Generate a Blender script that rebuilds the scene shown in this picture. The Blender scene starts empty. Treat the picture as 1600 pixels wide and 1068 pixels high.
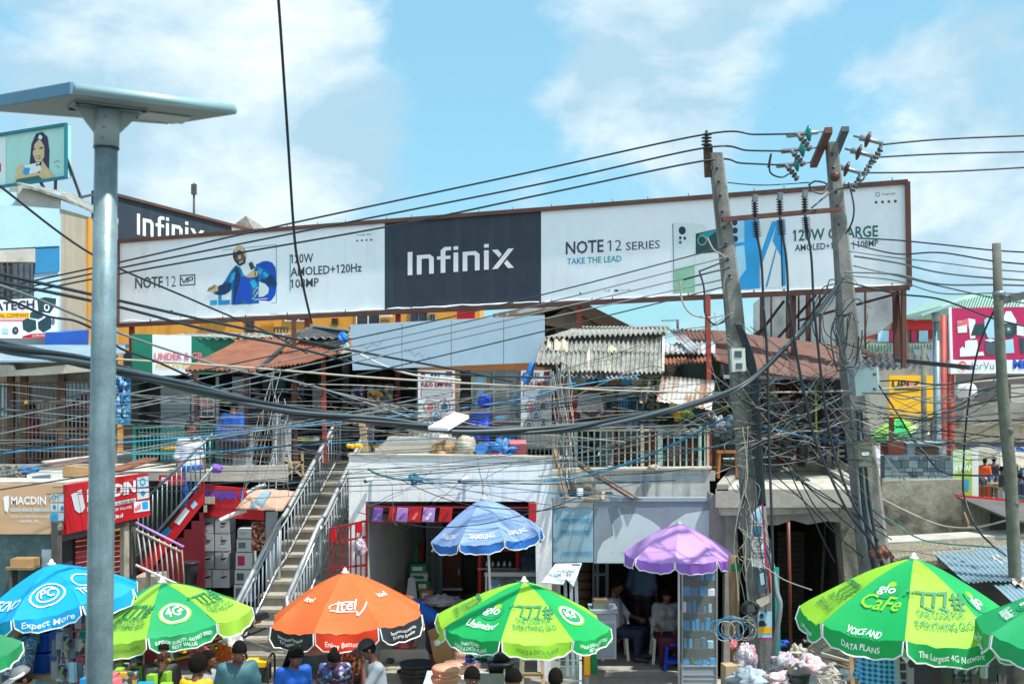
import bpy,bmesh,math,random
import numpy as np
from mathutils import Vector,Matrix,noise
S=bpy.context.scene;COL=S.collection
rnd=random.Random(7)
F,CX,HY,CZ=1778.,800.,600.,4.6        # pixels of the 1600 wide photo
R=math.radians
# ---------------------------------------------------------------- camera, world, sun
cd=bpy.data.cameras.new('camera');cam=bpy.data.objects.new('camera',cd);COL.objects.link(cam)
cam.location=(0,0,CZ);cam.rotation_euler=(R(90),0,0)
cd.lens=40;cd.sensor_width=36;cd.shift_y=66/1600.;cd.clip_end=3000;cd.clip_start=.1
cd.dof.use_dof=True;cd.dof.focus_distance=17.5;cd.dof.aperture_fstop=2.6
S.camera=cam
SUN_DIR=Vector((.42,-.22,1)).normalized()
elev=math.asin(SUN_DIR.z);rot=math.atan2(SUN_DIR.x,SUN_DIR.y)
W=bpy.data.worlds.new('World');S.world=W;W.use_nodes=True
N=W.node_tree.nodes;L=W.node_tree.links;N.clear()
def wn(t,**k):
 n=N.new(t)
 for a,b in k.items():setattr(n,a,b)
 return n
sky=wn('ShaderNodeTexSky',sky_type='NISHITA',sun_disc=False,sun_elevation=elev,sun_rotation=rot,
  air_density=1.0,dust_density=1.2,ozone_density=2.5)
tc=wn('ShaderNodeTexCoord');DIR=tc.outputs['Generated']
def math_(op,x,y,cl=False):
 q=wn('ShaderNodeMath',operation=op,use_clamp=cl)
 for i,v in enumerate((x,y)):
  if isinstance(v,(int,float)):q.inputs[i].default_value=v
  else:L.new(v,q.inputs[i])
 return q.outputs[0]
def noise_(sc,det,loc,st=(1,1,1.6),rough=.52,dist=.3):
 mp=wn('ShaderNodeMapping');mp.inputs['Location'].default_value=loc;mp.inputs['Scale'].default_value=st;L.new(DIR,mp.inputs[0])
 q=wn('ShaderNodeTexNoise');q.inputs['Scale'].default_value=sc;q.inputs['Detail'].default_value=det;q.inputs['Roughness'].default_value=rough;q.inputs['Distortion'].default_value=dist
 L.new(mp.outputs[0],q.inputs[0]);return q.outputs[0]
def mixc(f,a,b_):
 q=wn('ShaderNodeMix',data_type='RGBA')
 for i,v in ((0,f),(6,a),(7,b_)):
  if isinstance(v,(int,float,tuple)):q.inputs[i].default_value=v
  else:L.new(v,q.inputs[i])
 return q.outputs[2]
cl=math_('ADD',math_('MULTIPLY',noise_(5.5,12,(2.35,.3,.55),rough=.6),1.75),-.40)      # cumulus banks standing at fixed bearings of the sky dome
for az,el,rad,amt in ((-.25,.30,13,.36),(-.17,.22,7,.26),(-.36,.20,7.5,.25),(.15,.31,9.5,.34),(.41,.225,8.5,.37),(.045,.235,2.6,.18),(.44,.14,5,.24),(-.02,.29,6,-.22),(.27,.20,5,-.15),(-.08,.08,8,-.12)):
 d=Vector((az,1,el)).normalized();vm=wn('ShaderNodeVectorMath',operation='DOT_PRODUCT');L.new(DIR,vm.inputs[0]);vm.inputs[1].default_value=d
 mr=wn('ShaderNodeMapRange',interpolation_type='SMOOTHSTEP');L.new(vm.outputs['Value'],mr.inputs[0]);mr.inputs[1].default_value=math.cos(R(rad));mr.inputs[2].default_value=1;mr.inputs[3].default_value=0;mr.inputs[4].default_value=amt
 cl=math_('ADD',cl,mr.outputs[0])
sx=wn('ShaderNodeSeparateXYZ');L.new(DIR,sx.inputs[0])
back=math_('MULTIPLY',sx.outputs[1],-.9,True)     # unseen sky behind the viewer, brightened as added fill for shaded fronts
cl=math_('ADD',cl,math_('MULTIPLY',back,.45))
rp=wn('ShaderNodeValToRGB');rp.color_ramp.elements[0].position=.46;rp.color_ramp.elements[1].position=.84;rp.color_ramp.interpolation='EASE';L.new(cl,rp.inputs[0])
sh=noise_(5.0,8,(1.1,4.3,.2),rough=.58);rp2=wn('ShaderNodeValToRGB');rp2.color_ramp.elements[0].color=(3.3,5.0,6.1,1);rp2.color_ramp.elements[1].color=(6.9,7.7,8.1,1);rp2.color_ramp.elements[0].position=.40;rp2.color_ramp.elements[1].position=.62;L.new(sh,rp2.inputs[0])
tint=wn('ShaderNodeMix',data_type='RGBA',blend_type='MULTIPLY');tint.inputs[0].default_value=1;tint.inputs[7].default_value=(.66,1.16,1.10,1);L.new(sky.outputs[0],tint.inputs[6])
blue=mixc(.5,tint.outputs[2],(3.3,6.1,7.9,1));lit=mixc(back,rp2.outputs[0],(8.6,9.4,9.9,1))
bg=wn('ShaderNodeBackground');bg.inputs[1].default_value=.1
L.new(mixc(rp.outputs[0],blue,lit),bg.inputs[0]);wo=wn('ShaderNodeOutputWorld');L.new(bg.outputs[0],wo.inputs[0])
sl=bpy.data.lights.new('sun','SUN');sl.energy=4.4;sl.angle=R(1.2);sl.color=(1,.96,.90)
so=bpy.data.objects.new('sun',sl);COL.objects.link(so);so.location=(6,-4,30)
so.rotation_euler=SUN_DIR.to_track_quat('Z','Y').to_euler()
S.view_settings.view_transform='Standard';S.view_settings.look='None'
S.view_settings.exposure=.55;S.view_settings.gamma=1
# ---------------------------------------------------------------- materials
MATS={}
def mat(name,c,rough=.6,metal=0,var=.14,sc=3.,stain=None,samt=.5,ssc=1.6,streak=False,bump=0.,emit=0,trans=0,alpha=1,fine=0,spec=.4,cut=(.5,.68)):
 if name in MATS:return MATS[name]
 m=bpy.data.materials.new(name);m.use_nodes=True;nt=m.node_tree;n=nt.nodes;l=nt.links
 b=n['Principled BSDF'];b.inputs['Roughness'].default_value=rough;b.inputs['Metallic'].default_value=metal
 b.inputs['Specular IOR Level'].default_value=spec
 t=n.new('ShaderNodeTexCoord')
 def nz(scale,det=5,st=(1,1,1)):
  mm=n.new('ShaderNodeMapping');mm.inputs['Scale'].default_value=st;l.new(t.outputs['Object'],mm.inputs[0])
  q=n.new('ShaderNodeTexNoise');q.inputs['Scale'].default_value=scale;q.inputs['Detail'].default_value=det;q.inputs['Roughness'].default_value=.6
  l.new(mm.outputs[0],q.inputs[0]);return q.outputs[0]
 def ramp(src,a,bb,ca,cb):
  r=n.new('ShaderNodeValToRGB');e=r.color_ramp.elements;e[0].position=a;e[1].position=bb
  e[0].color=(*ca,1);e[1].color=(*cb,1);l.new(src,r.inputs[0]);return r.outputs[0]
 lo=tuple(max(0,x*(1-var)) for x in c);hi=tuple(min(1,x*(1+var)) for x in c)
 col=ramp(nz(sc),.3,.7,lo,hi)
 if fine:
  mxf=n.new('ShaderNodeMix');mxf.data_type='RGBA';mxf.blend_type='MULTIPLY';mxf.inputs[0].default_value=1
  l.new(col,mxf.inputs[6]);l.new(ramp(nz(sc*14,3),.35,.65,(1-fine,)*3,(1,1,1)),mxf.inputs[7]);col=mxf.outputs[2]
 if stain:
  f=ramp(nz(ssc,8,(3.5,3.5,.35) if streak else (1,1,1)),cut[0],cut[1],(0,0,0),(samt,)*3)
  mxs=n.new('ShaderNodeMix');mxs.data_type='RGBA';l.new(f,mxs.inputs[0]);l.new(col,mxs.inputs[6]);mxs.inputs[7].default_value=(*stain,1);col=mxs.outputs[2]
 l.new(col,b.inputs['Base Color'])
 if bump:
  bp=n.new('ShaderNodeBump');bp.inputs['Strength'].default_value=bump;bp.inputs['Distance'].default_value=.02
  l.new(nz(sc*6,6),bp.inputs['Height']);l.new(bp.outputs[0],b.inputs['Normal'])
 if emit:b.inputs['Emission Color'].default_value=(*c,1);b.inputs['Emission Strength'].default_value=emit
 if alpha<1:b.inputs['Alpha'].default_value=alpha
 if trans:
  tr=n.new('ShaderNodeBsdfTranslucent');l.new(col,tr.inputs[0]);ms=n.new('ShaderNodeMixShader');ms.inputs[0].default_value=trans
  l.new(b.outputs[0],ms.inputs[1]);l.new(tr.outputs[0],ms.inputs[2]);l.new(ms.outputs[0],n['Material Output'].inputs[0])
 MATS[name]=m;return m
def glassmat():
 m=bpy.data.materials.new('clear glass');m.use_nodes=True;b=m.node_tree.nodes['Principled BSDF']
 b.inputs['Base Color'].default_value=(.75,.88,.86,1);b.inputs['Roughness'].default_value=.04;b.inputs['Alpha'].default_value=.09
 MATS['glass']=m
glassmat()
def h(s):# sRGB hex -> linear
 v=[int(s[i:i+2],16)/255 for i in (0,2,4)]
 return tuple(x/12.92 if x <= .04045 else ((x+.055)/1.055)**2.4 for x in v)
def m(n):return MATS[n]
for nm,c,kw in [
('white',(.78,.80,.80),dict(var=.04,stain=(.42,.40,.36),samt=.35,streak=True)),
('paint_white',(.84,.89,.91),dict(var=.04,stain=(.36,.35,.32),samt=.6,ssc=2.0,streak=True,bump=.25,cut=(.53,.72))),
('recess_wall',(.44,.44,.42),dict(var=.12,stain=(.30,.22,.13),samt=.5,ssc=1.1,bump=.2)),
('bill_white',(.78,.87,.92),dict(var=.03,rough=.45,stain=(.60,.56,.48),samt=.30,ssc=1.4,streak=True,cut=(.56,.8))),
('bill_dark',h('2e3b47'),dict(var=.12,rough=.65,stain=h('46525c'),samt=.35,streak=True)),
('letter_dark',h('3a4350'),dict(var=.03)),('letter_white',(.85,.86,.87),dict(var=.02)),
('letter_teal',h('1c9aa0'),dict(var=.05)),('letter_blue',h('1d8fc4'),dict(var=.05)),('letter_green',h('2f6a64'),dict(var=.05)),
('rust_frame',h('5e4038'),dict(var=.25,rough=.7,stain=(.16,.06,.03),samt=.6)),
('red_post',h('9c4034'),dict(var=.18,rough=.55,stain=(.12,.06,.05),samt=.5)),
('steel',h('8f979b'),dict(metal=.6,rough=.38,var=.08)),('cab_back',h('43463a'),dict(var=.1)),('galv',h('8aa2a8'),dict(metal=.45,rough=.42,var=.2,sc=9,fine=.28,stain=h('56686c'),samt=.55,ssc=4,streak=True,bump=.08)),
('inox',h('ccd2d5'),dict(metal=.55,rough=.28,var=.05)),
('black',(.012,.013,.015),dict(var=.3,rough=.45)),('cable_black',h('27333a'),dict(var=.15,rough=.42)),
('cable_mid',h('46545b'),dict(var=.15,rough=.4)),('cable_grey',h('717d82'),dict(var=.15,rough=.5)),('cable_light',h('a39d90'),dict(var=.12,rough=.5)),('cable_blue',h('2f86b4'),dict(var=.1,rough=.45)),
('cable_green',h('2c7a72'),dict(var=.1)),('cable_white',h('c6c4bd'),dict(var=.08)),('cable_brown',h('7d6a58'),dict(var=.12)),
('pole_conc',(.25,.255,.24),dict(var=.25,sc=6,fine=.3,stain=(.075,.075,.07),samt=.8,streak=True,bump=.35,rough=.9)),
('concrete',(.36,.35,.31),dict(var=.16,sc=3,fine=.2,stain=(.12,.115,.10),samt=.7,ssc=1.5,bump=.35,rough=.92)),
('conc_light',(.50,.48,.42),dict(var=.12,sc=3,fine=.15,stain=(.20,.19,.16),samt=.6,bump=.3,rough=.92)),
('conc_stain',(.34,.32,.25),dict(var=.3,sc=1.6,fine=.25,stain=(.05,.05,.045),samt=.85,ssc=2.4,bump=.4,rough=.95,cut=(.46,.66))),
('peel_wall',(.56,.58,.57),dict(var=.12,stain=(.10,.10,.10),samt=.75,ssc=1.7,streak=True,bump=.2)),
('ground',(.40,.37,.31),dict(var=.2,sc=.8,fine=.22,stain=(.20,.18,.15),samt=.6,ssc=.6,bump=.4,rough=.95)),
('asphalt',(.06,.06,.06),dict(var=.2,sc=4,fine=.2,rough=.95)),
('step',(.42,.39,.32),dict(var=.2,sc=3,fine=.2,stain=(.16,.14,.11),samt=.7,ssc=3,bump=.4,rough=.95)),
('tin_rust',h('86553f'),dict(var=.2,sc=2,rough=.7,stain=h('57342a'),samt=.75,ssc=2.6)),
('tin_red',h('6e4a3e'),dict(var=.22,sc=1.5,rough=.65,stain=h('4f322b'),samt=.8,ssc=1.6)),
('tin_grey',(.35,.36,.33),dict(var=.35,sc=5,rough=.85,fine=.5,stain=(.10,.10,.09),samt=.85,ssc=6,bump=.2)),
('tin_bright',(.55,.58,.60),dict(var=.2,rough=.4,metal=.35,stain=h('8a4f30'),samt=.75,ssc=1.8)),
('tin_peach',h('bf9a84'),dict(var=.08,stain=h('8a6450'),samt=.5,ssc=3)),('tin_blue',h('87a3b0'),dict(var=.14,rough=.45,metal=.2,stain=(.20,.22,.22),samt=.5,ssc=2)),
('tin_white',(.60,.60,.56),dict(var=.1,rough=.6,stain=h('9c6038'),samt=.85,ssc=1.5,streak=True,cut=(.48,.62))),
('tin_dark',(.07,.07,.075),dict(var=.4,rough=.6)),
('wood',h('8a7355'),dict(var=.25,sc=6,rough=.8)),('wood_dark',h('4d3a2a'),dict(var=.3,rough=.8)),('wood_orange',h('a3683c'),dict(var=.15)),
('wood_pole',h('70736a'),dict(var=.3,sc=8,rough=.9,fine=.25,stain=(.10,.10,.08),samt=.6,streak=True,bump=.4)),
('wood_red',h('6b3a2c'),dict(var=.15,rough=.4)),('plank',h('b09a78'),dict(var=.2,sc=4)),
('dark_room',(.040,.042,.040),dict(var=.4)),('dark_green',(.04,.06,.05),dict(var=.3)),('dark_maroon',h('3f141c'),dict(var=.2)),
('maroon',h('6a1826'),dict(var=.15,rough=.5)),('red',h('c01c25'),dict(var=.06,rough=.45)),('red_deep',h('8c1d24'),dict(var=.15)),
('beige_sign',h('c9a581'),dict(var=.05,rough=.4)),('teal_wall',h('3c5a5e'),dict(var=.2,stain=h('8fa3a3'),samt=.5)),
('tan_wall',h('b5a892'),dict(var=.06,stain=(.25,.22,.18),samt=.4,streak=True)),('orange_wall',h('dd9c3e'),dict(var=.06,stain=h('9d6a2a'),samt=.4,streak=True)),
('blue_panel',h('2f80ad'),dict(var=.08)),('blue_bright',h('1c5fc0'),dict(var=.08,rough=.4)),('pale_panel',h('a9cbdc'),dict(var=.05,rough=.45)),
('blank_sign',h('a6c0d2'),dict(var=.05,rough=.35)),('peel_sign',h('8fb8c8'),dict(var=.08,stain=(.30,.30,.30),samt=.5,ssc=2.5)),('grey_film',h('8592a0'),dict(var=.1,rough=.4)),
('peel_white',h('c0d2d8'),dict(var=.05,stain=(.25,.25,.25),samt=.6,ssc=7,cut=(.62,.68))),
('green_sign',h('12745e'),dict(var=.08)),('turq',h('2b9c8c'),dict(var=.1)),('mint',h('8fc0bd'),dict(var=.1,stain=h('8a6a48'),samt=.6,ssc=6)),
('cream',h('b4b09e'),dict(var=.1,stain=h('6a5038'),samt=.5,ssc=6)),('clad',h('98a7b2'),dict(var=.06)),
('window',(.05,.06,.07),dict(var=.3,rough=.15)),('bar',(.10,.09,.085),dict(var=.2)),
('magenta',h('b8265f'),dict(var=.05,rough=.4)),('yellow',h('f0b81c'),dict(var=.05)),('green_rib',h('5f8a7a'),dict(var=.1)),('green_roof',h('86a698'),dict(var=.08)),
('slate',h('5d7480'),dict(var=.35,sc=5)),('slate_light',h('74868e'),dict(var=.25,sc=5)),('slate_dark',h('4a5a64'),dict(var=.3,sc=5)),
('lime',h('9ab845'),dict(var=.06)),('pale_green',h('bcd8ae'),dict(var=.05)),
('carton',h('b08a5c'),dict(var=.1)),('carton_white',h('c2c8cc'),dict(var=.06)),('carton_grey',h('a9b0b6'),dict(var=.08)),
('plastic_black',(.03,.035,.04),dict(var=.2,rough=.35)),('plastic_blue',h('1540c8'),dict(var=.08,rough=.3)),('plastic_pink',h('dca48c'),dict(var=.06,rough=.35)),
('plastic_white',h('d8dad6'),dict(var=.05,rough=.35)),('tarp_blue',h('2a78c4'),dict(var=.15,rough=.35)),('tarp_coral',h('e2707a'),dict(var=.08)),
('meter_white',h('c8cfc8'),dict(var=.05,rough=.4,stain=(.35,.34,.30),samt=.4)),('box_grey',h('a9c2c6'),dict(var=.06,rough=.4,stain=(.45,.45,.42),samt=.5,streak=True)),
('box_olive',h('6f7468'),dict(var=.1)),('sheet_back',(.86,.88,.88),dict(var=.08,trans=.55,stain=(.4,.4,.38),samt=.4)),('insul_teal',h('2a8f86'),dict(rough=.15,var=.1)),('insul_brown',h('5a3c38'),dict(rough=.25,var=.15)),('insul_dark',h('2d2f36'),dict(rough=.3,var=.15)),
('lamp_head',h('93a3a4'),dict(var=.05,rough=.45)),('lamp_edge',h('9fc0c6'),dict(var=.05,rough=.35,metal=.3)),('lamp_lens',h('b9c4c2'),dict(rough=.2,var=.03)),('lamp_cap',h('5f8ba6'),dict(var=.08)),
('frame_teal',h('1e7684'),dict(var=.1)),('ad_teal',h('a3d4cf'),dict(var=.04)),('ad_skin',h('c9b58c'),dict(var=.1)),('ad_hair',h('2d3050'),dict(var=.1)),('ad_pale',h('cfe4e6'),dict(var=.03)),
('ad_blue',h('0a4fc0'),dict(var=.08)),('ad_jacket',h('0f6aa8'),dict(var=.25,sc=6)),('ad_navy',h('0e3a66'),dict(var=.2)),('ad_cyan',h('29a9dc'),dict(var=.15)),('ad_brown',h('5d5a48'),dict(var=.2,sc=8)),
('phone_blue',h('1f9ad8'),dict(var=.18,sc=1.2,rough=.3)),('phone_pale',h('9fd4ee'),dict(var=.1)),('phone_green',h('8cc4a4'),dict(var=.15)),('phone_dark',h('20464c'),dict(var=.2)),('phone_white',h('d5e4e6'),dict(var=.03)),
('um_orange',h('f0743c'),dict(stain=h('f8a070'),samt=.3,ssc=2.2,cut=(.5,.75),bump=.12,var=.05,trans=.3,rough=.7)),('um_orange_red',h('e8441e'),dict(var=.06,trans=.25)),('um_black',h('2b3138'),dict(var=.1,trans=.05)),
('um_green',h('18b05e'),dict(stain=h('0f8a48'),samt=.3,ssc=2.2,cut=(.5,.75),bump=.12,var=.05,trans=.28,rough=.6)),('um_lime',h('9fdc3c'),dict(stain=h('84bc34'),samt=.3,ssc=2.2,cut=(.5,.75),bump=.12,var=.05,trans=.3,rough=.6)),('um_green2',h('24a866'),dict(stain=h('5cc08a'),samt=.3,ssc=2.2,cut=(.5,.75),bump=.12,var=.08,trans=.28)),('um_lime2',h('a0d648'),dict(stain=h('b8dc80'),samt=.3,ssc=2.2,cut=(.5,.75),bump=.12,var=.06,trans=.3)),
('um_blue',h('93b2e0'),dict(stain=h('7890b8'),samt=.3,ssc=2.2,cut=(.5,.75),bump=.12,var=.06,trans=.25)),('um_blue2',h('2f78d0'),dict(var=.08,trans=.2)),('um_purple',h('d2a4ec'),dict(stain=h('b88cd0'),samt=.3,ssc=2.2,cut=(.5,.75),bump=.12,var=.05,trans=.28)),('um_purple2',h('a070d8'),dict(var=.06,trans=.25)),
('um_sky',h('10a8e6'),dict(stain=h('0c88c0'),samt=.3,ssc=2.2,cut=(.5,.75),bump=.12,var=.04,trans=.25)),('um_trim',(.8,.8,.82),dict(var=.03)),('um_white',h('c8ccd8'),dict(var=.05,trans=.3)),('um_grey',h('4a5656'),dict(var=.1)),
('um_dgreen',h('2a7a4c'),dict(var=.08)),('um_tgreen',h('1c8a50'),dict(var=.06)),
('skin',h('62402f'),dict(var=.16,rough=.4,sc=9)),('skin2',h('74503c'),dict(var=.1,rough=.5)),('hair',(.012,.010,.009),dict(var=.4,rough=.95,sc=30,bump=1.,spec=.1)),('eye',(.30,.27,.25),dict(var=.02)),('lip',h('5a2f2c'),dict(var=.05)),
('c_teal',h('3c6670'),dict(bump=.5,stain=h('2c4c54'),samt=.35,ssc=7,var=.12)),('c_black',(.015,.015,.017),dict(var=.3)),('c_yellow',h('c8a81e'),dict(var=.1)),('c_blue',h('1458b4'),dict(bump=.5,stain=h('0c3c80'),samt=.35,ssc=7,var=.08)),('c_white',h('b8bcc2'),dict(var=.08)),
('c_stripe',h('8a949c'),dict(var=.1)),('c_navy',h('1c2844'),dict(var=.15)),('c_maroon',h('4e1a2c'),dict(bump=.5,stain=h('30101c'),samt=.35,ssc=7,var=.12)),('c_grey',h('8d9298'),dict(bump=.5,stain=h('6a6e74'),samt=.35,ssc=7,var=.1)),('c_steel',h('4c6a88'),dict(bump=.5,stain=h('36506a'),samt=.35,ssc=7,var=.1)),
('c_royal',h('1446d0'),dict(bump=.5,stain=h('0c2c90'),samt=.35,ssc=7,var=.12,rough=.4)),('c_orange',h('d8521c'),dict(bump=.5,stain=h('a83c12'),samt=.35,ssc=7,var=.08)),('c_pink',h('a8344a'),dict(var=.15)),('c_cap_grey',h('686c70'),dict(var=.08)),('shoe',(.04,.035,.03),dict(var=.2)),
]:mat(nm,c,**kw)
def pattern(name,cols,scale=14.,kind='voronoi',bump=0):
 q=bpy.data.materials.new(name);q.use_nodes=True;n=q.node_tree.nodes;l=q.node_tree.links;b=n['Principled BSDF'];b.inputs['Roughness'].default_value=.7
 t=n.new('ShaderNodeTexCoord')
 if kind=='voronoi':
  v=n.new('ShaderNodeTexVoronoi');v.inputs['Scale'].default_value=scale;l.new(t.outputs['Object'],v.inputs[0]);f=n.new('ShaderNodeSeparateColor');l.new(v.outputs['Color'],f.inputs[0]);src=f.outputs[0]
 elif kind=='stripe':
  v=n.new('ShaderNodeTexWave');v.inputs['Scale'].default_value=scale;v.bands_direction='Z';l.new(t.outputs['Object'],v.inputs[0]);src=v.outputs[1]
 elif kind=='check':
  a=n.new('ShaderNodeTexWave');a.inputs['Scale'].default_value=scale;a.bands_direction='Z';c2=n.new('ShaderNodeTexWave');c2.inputs['Scale'].default_value=scale;c2.bands_direction='X'
  l.new(t.outputs['Object'],a.inputs[0]);l.new(t.outputs['Object'],c2.inputs[0]);ad=n.new('ShaderNodeMath');ad.operation='MULTIPLY_ADD';ad.inputs[1].default_value=.5;l.new(a.outputs[1],ad.inputs[0])
  hf=n.new('ShaderNodeMath');hf.operation='MULTIPLY';hf.inputs[1].default_value=.5;l.new(c2.outputs[1],hf.inputs[0]);l.new(hf.outputs[0],ad.inputs[2]);src=ad.outputs[0]
 else:
  v=n.new('ShaderNodeTexNoise');v.inputs['Scale'].default_value=scale;v.inputs['Detail'].default_value=4;l.new(t.outputs['Object'],v.inputs[0]);src=v.outputs[0]
 r=n.new('ShaderNodeValToRGB');r.color_ramp.interpolation='CONSTANT' if kind in ('voronoi',) else 'LINEAR'
 e=r.color_ramp.elements
 lo,hi=(.35,.65) if kind=='noise' else (0,1)
 while len(e)<len(cols):e.new(.5)
 for i,c in enumerate(cols):e[i].position=lo+(hi-lo)*i/len(cols);e[i].color=(*h(c),1)
 l.new(src,r.inputs[0]);l.new(r.outputs[0],b.inputs['Base Color']);MATS[name]=q
pattern('p_camo',['7fa3b8','2f5a72','a9c0c8','24405a','4d7a7a'],9,'noise')
pattern('p_floral',['2c2a52','7a2f5a','3f5fa0','1c1a30','8fb0c8','502850'],26)
pattern('p_red_floral',['9a3f2c','2f4a34','c8b090','302018','b8604a'],30)
pattern('p_plaid',['0c3f86','1f78c8','6fc4ea'],5.5,'check')
pattern('p_stripe',['5f6a72','b4bcc2','8a949c'],14,'stripe')
pattern('p_wstripe',['d8dce4','8a94b0','e8eaf0'],9,'stripe')
pattern('p_goods',['2c3138','8a5560','4f6a7c','9aa4a8','38424a','70404c','51708a','20262c','7a8a6a'],16)
pattern('p_goods2',['b86a30','2c6a8a','c8a040','8a4060','3a4a3a','5a8ab0','a8b0a8','28303a'],13)
pattern('p_cloth',['8a3040','3a3f48','5f7a8a','202428','9a9a90','40304a'],10)
pattern('p_plasticbag',['b0b8c4','c85a68','8a98b0','d8dce0','7a4a58','a8b8c8'],12,'noise')
pattern('p_toys',['1c4a66','2f86a8','b0307a','7aa838','20323c','183040','4fb0c8'],7)
pattern('p_pinkbag',['e8dcdc','c87080','d8ccd0','a898a0','e2b4b8','c4c8cc'],7,'noise')
pattern('p_rubble',['5a5448','8a8270','3c3830','a09880','6a6454'],20,'noise')
pattern('p_debris',['b8ac90','8a8068','a8a090','6a6250','c4b89a'],9,'noise')
pattern('p_tech',['3f6a88','c0ccd0','2a80b8','7aa8c0','283c4a','e0e4e4','1c5aa0'],9)
pattern('p_trash',['4a4a48','7a7468','24282a','a8a498','5a5048','30404a'],6,'noise')
pattern('p_display',['1c1e1c','2a3f2c','4a4428','22302a','584030','141614','3a5a3a'],9)
# ---------------------------------------------------------------- geometry helpers
def P(px,py,Y):return Vector(((px-CX)*Y/F,Y,CZ-(py-HY)*Y/F))
class PL:# a plane; hit() meets it with the sight line of a photo pixel
 def __init__(s,a,b,c=None):
  c=c if c is not None else a+Vector((0,0,1))
  n=(b-a).cross(c-a).normalized()
  if n.dot(Vector((0,0,CZ))-a)<0:n=-n
  s.a,s.n=a,n
 def hit(s,px,py,off=0):
  d=Vector(((px-CX)/F,1,-(py-HY)/F));o=Vector((0,0,CZ))
  t=s.n.dot(s.a+s.n*off-o)/s.n.dot(d);return o+d*t
def VP(x0,Y0,x1,Y1):return PL(Vector(((x0-CX)*Y0/F,Y0,0)),Vector(((x1-CX)*Y1/F,Y1,0)))
def FP(Y):return VP(0,Y,1600,Y)
TC={}
def tmesh(s,bold=0.):
 k=(s,bold)
 if k in TC:return TC[k]
 cu=bpy.data.curves.new('t','FONT');cu.body=s;cu.resolution_u=2;cu.offset=bold
 o=bpy.data.objects.new('t',cu);COL.objects.link(o);dg=bpy.context.evaluated_depsgraph_get()
 me=bpy.data.meshes.new_from_object(o.evaluated_get(dg))
 v=[(p.co.x,p.co.y) for p in me.vertices];f=[tuple(p.vertices) for p in me.polygons]
 bpy.data.objects.remove(o);bpy.data.curves.remove(cu);bpy.data.meshes.remove(me)
 for i,c in enumerate(s):
  if c=='1':# give the plain stroke of the figure one its flag
   cu=bpy.data.curves.new('t','FONT');cu.body=s[:i+1];cu.offset=bold;o=bpy.data.objects.new('t',cu);COL.objects.link(o);dg=bpy.context.evaluated_depsgraph_get();me=bpy.data.meshes.new_from_object(o.evaluated_get(dg));xr=max(p.co.x for p in me.vertices);bpy.data.objects.remove(o);bpy.data.curves.remove(cu);bpy.data.meshes.remove(me)
   k=len(v);v += [(xr-.06,.715+bold),(xr-.06,.60-bold),(xr-.24,.50-bold),(xr-.24,.58+bold)];f.append((k,k+1,k+2,k+3))
 x0=min(p[0] for p in v);x1=max(p[0] for p in v);TC[k]=([((a-x0)/(x1-x0),b/.715) for a,b in v],f,(x1-x0)/.715);return TC[k]
def dmesh(s,bold):# letters cut fine enough to follow cloth
 k=(s,bold,'d')
 if k in TC:return TC[k]
 v,f,w=tmesh(s,bold);bm=bmesh.new();bv=[bm.verts.new((x*w,y,0)) for x,y in v]
 for q in f:
  try:bm.faces.new([bv[i] for i in q])
  except ValueError:pass
 bmesh.ops.triangulate(bm,faces=bm.faces[:])
 for lim in (.6,.35):
  e=[e for e in bm.edges if e.calc_length()>lim]
  if e:bmesh.ops.subdivide_edges(bm,edges=e,cuts=1);bmesh.ops.triangulate(bm,faces=bm.faces[:])
 bm.verts.index_update();TC[k]=([(p.co.x/w,p.co.y) for p in bm.verts],[tuple(p.index for p in q.verts) for q in bm.faces],w);bm.free();return TC[k]
def gl(rects,w):# letter strokes as quads on a unit-height line
 v,f=[],[]
 for q in rects:
  i=len(v);v += [(x/w,y) for x,y in q];f.append(tuple(range(i,i+len(q))))
 return v,f,w
def infinix():
 t=.155;q=[];box=lambda x0,y0,x1,y1:q.append([(x0,y0),(x1,y0),(x1,y1),(x0,y1)])
 x=0;box(x,0,x+t,.86);x += .30
 def nn(x):box(x,0,x+t,.72);q.append([(x+t,.72),(x+t,.58),(x+.36,.58),(x+.40,.54),(x+.40,0),(x+.40+t,0),(x+.40+t,.60),(x+.43,.72)])
 nn(x);x += .70
 q.append([(x+.08,0),(x+.08+t,0),(x+.08+t,.78),(x+.27,.82),(x+.42,.82),(x+.42,.95),(x+.20,.95),(x+.08,.84)]);box(x-.04,.50,x+.08,.62);box(x+.08+t,.50,x+.40,.62);x += .50
 box(x,0,x+t,.72);box(x,.82,x+t,.95);x += .30
 nn(x);x += .70
 box(x,0,x+t,.72);box(x,.82,x+t,.95);x += .26
 q.append([(x,0),(x+.19,0),(x+.72,.72),(x+.53,.72)])
 q.append([(x,.72),(x+.19,.72),(x+.325,.535),(x+.235,.41)]);q.append([(x+.395,.185),(x+.49,.31),(x+.72,0),(x+.53,0)])
 return gl(q,x+.72)
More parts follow.
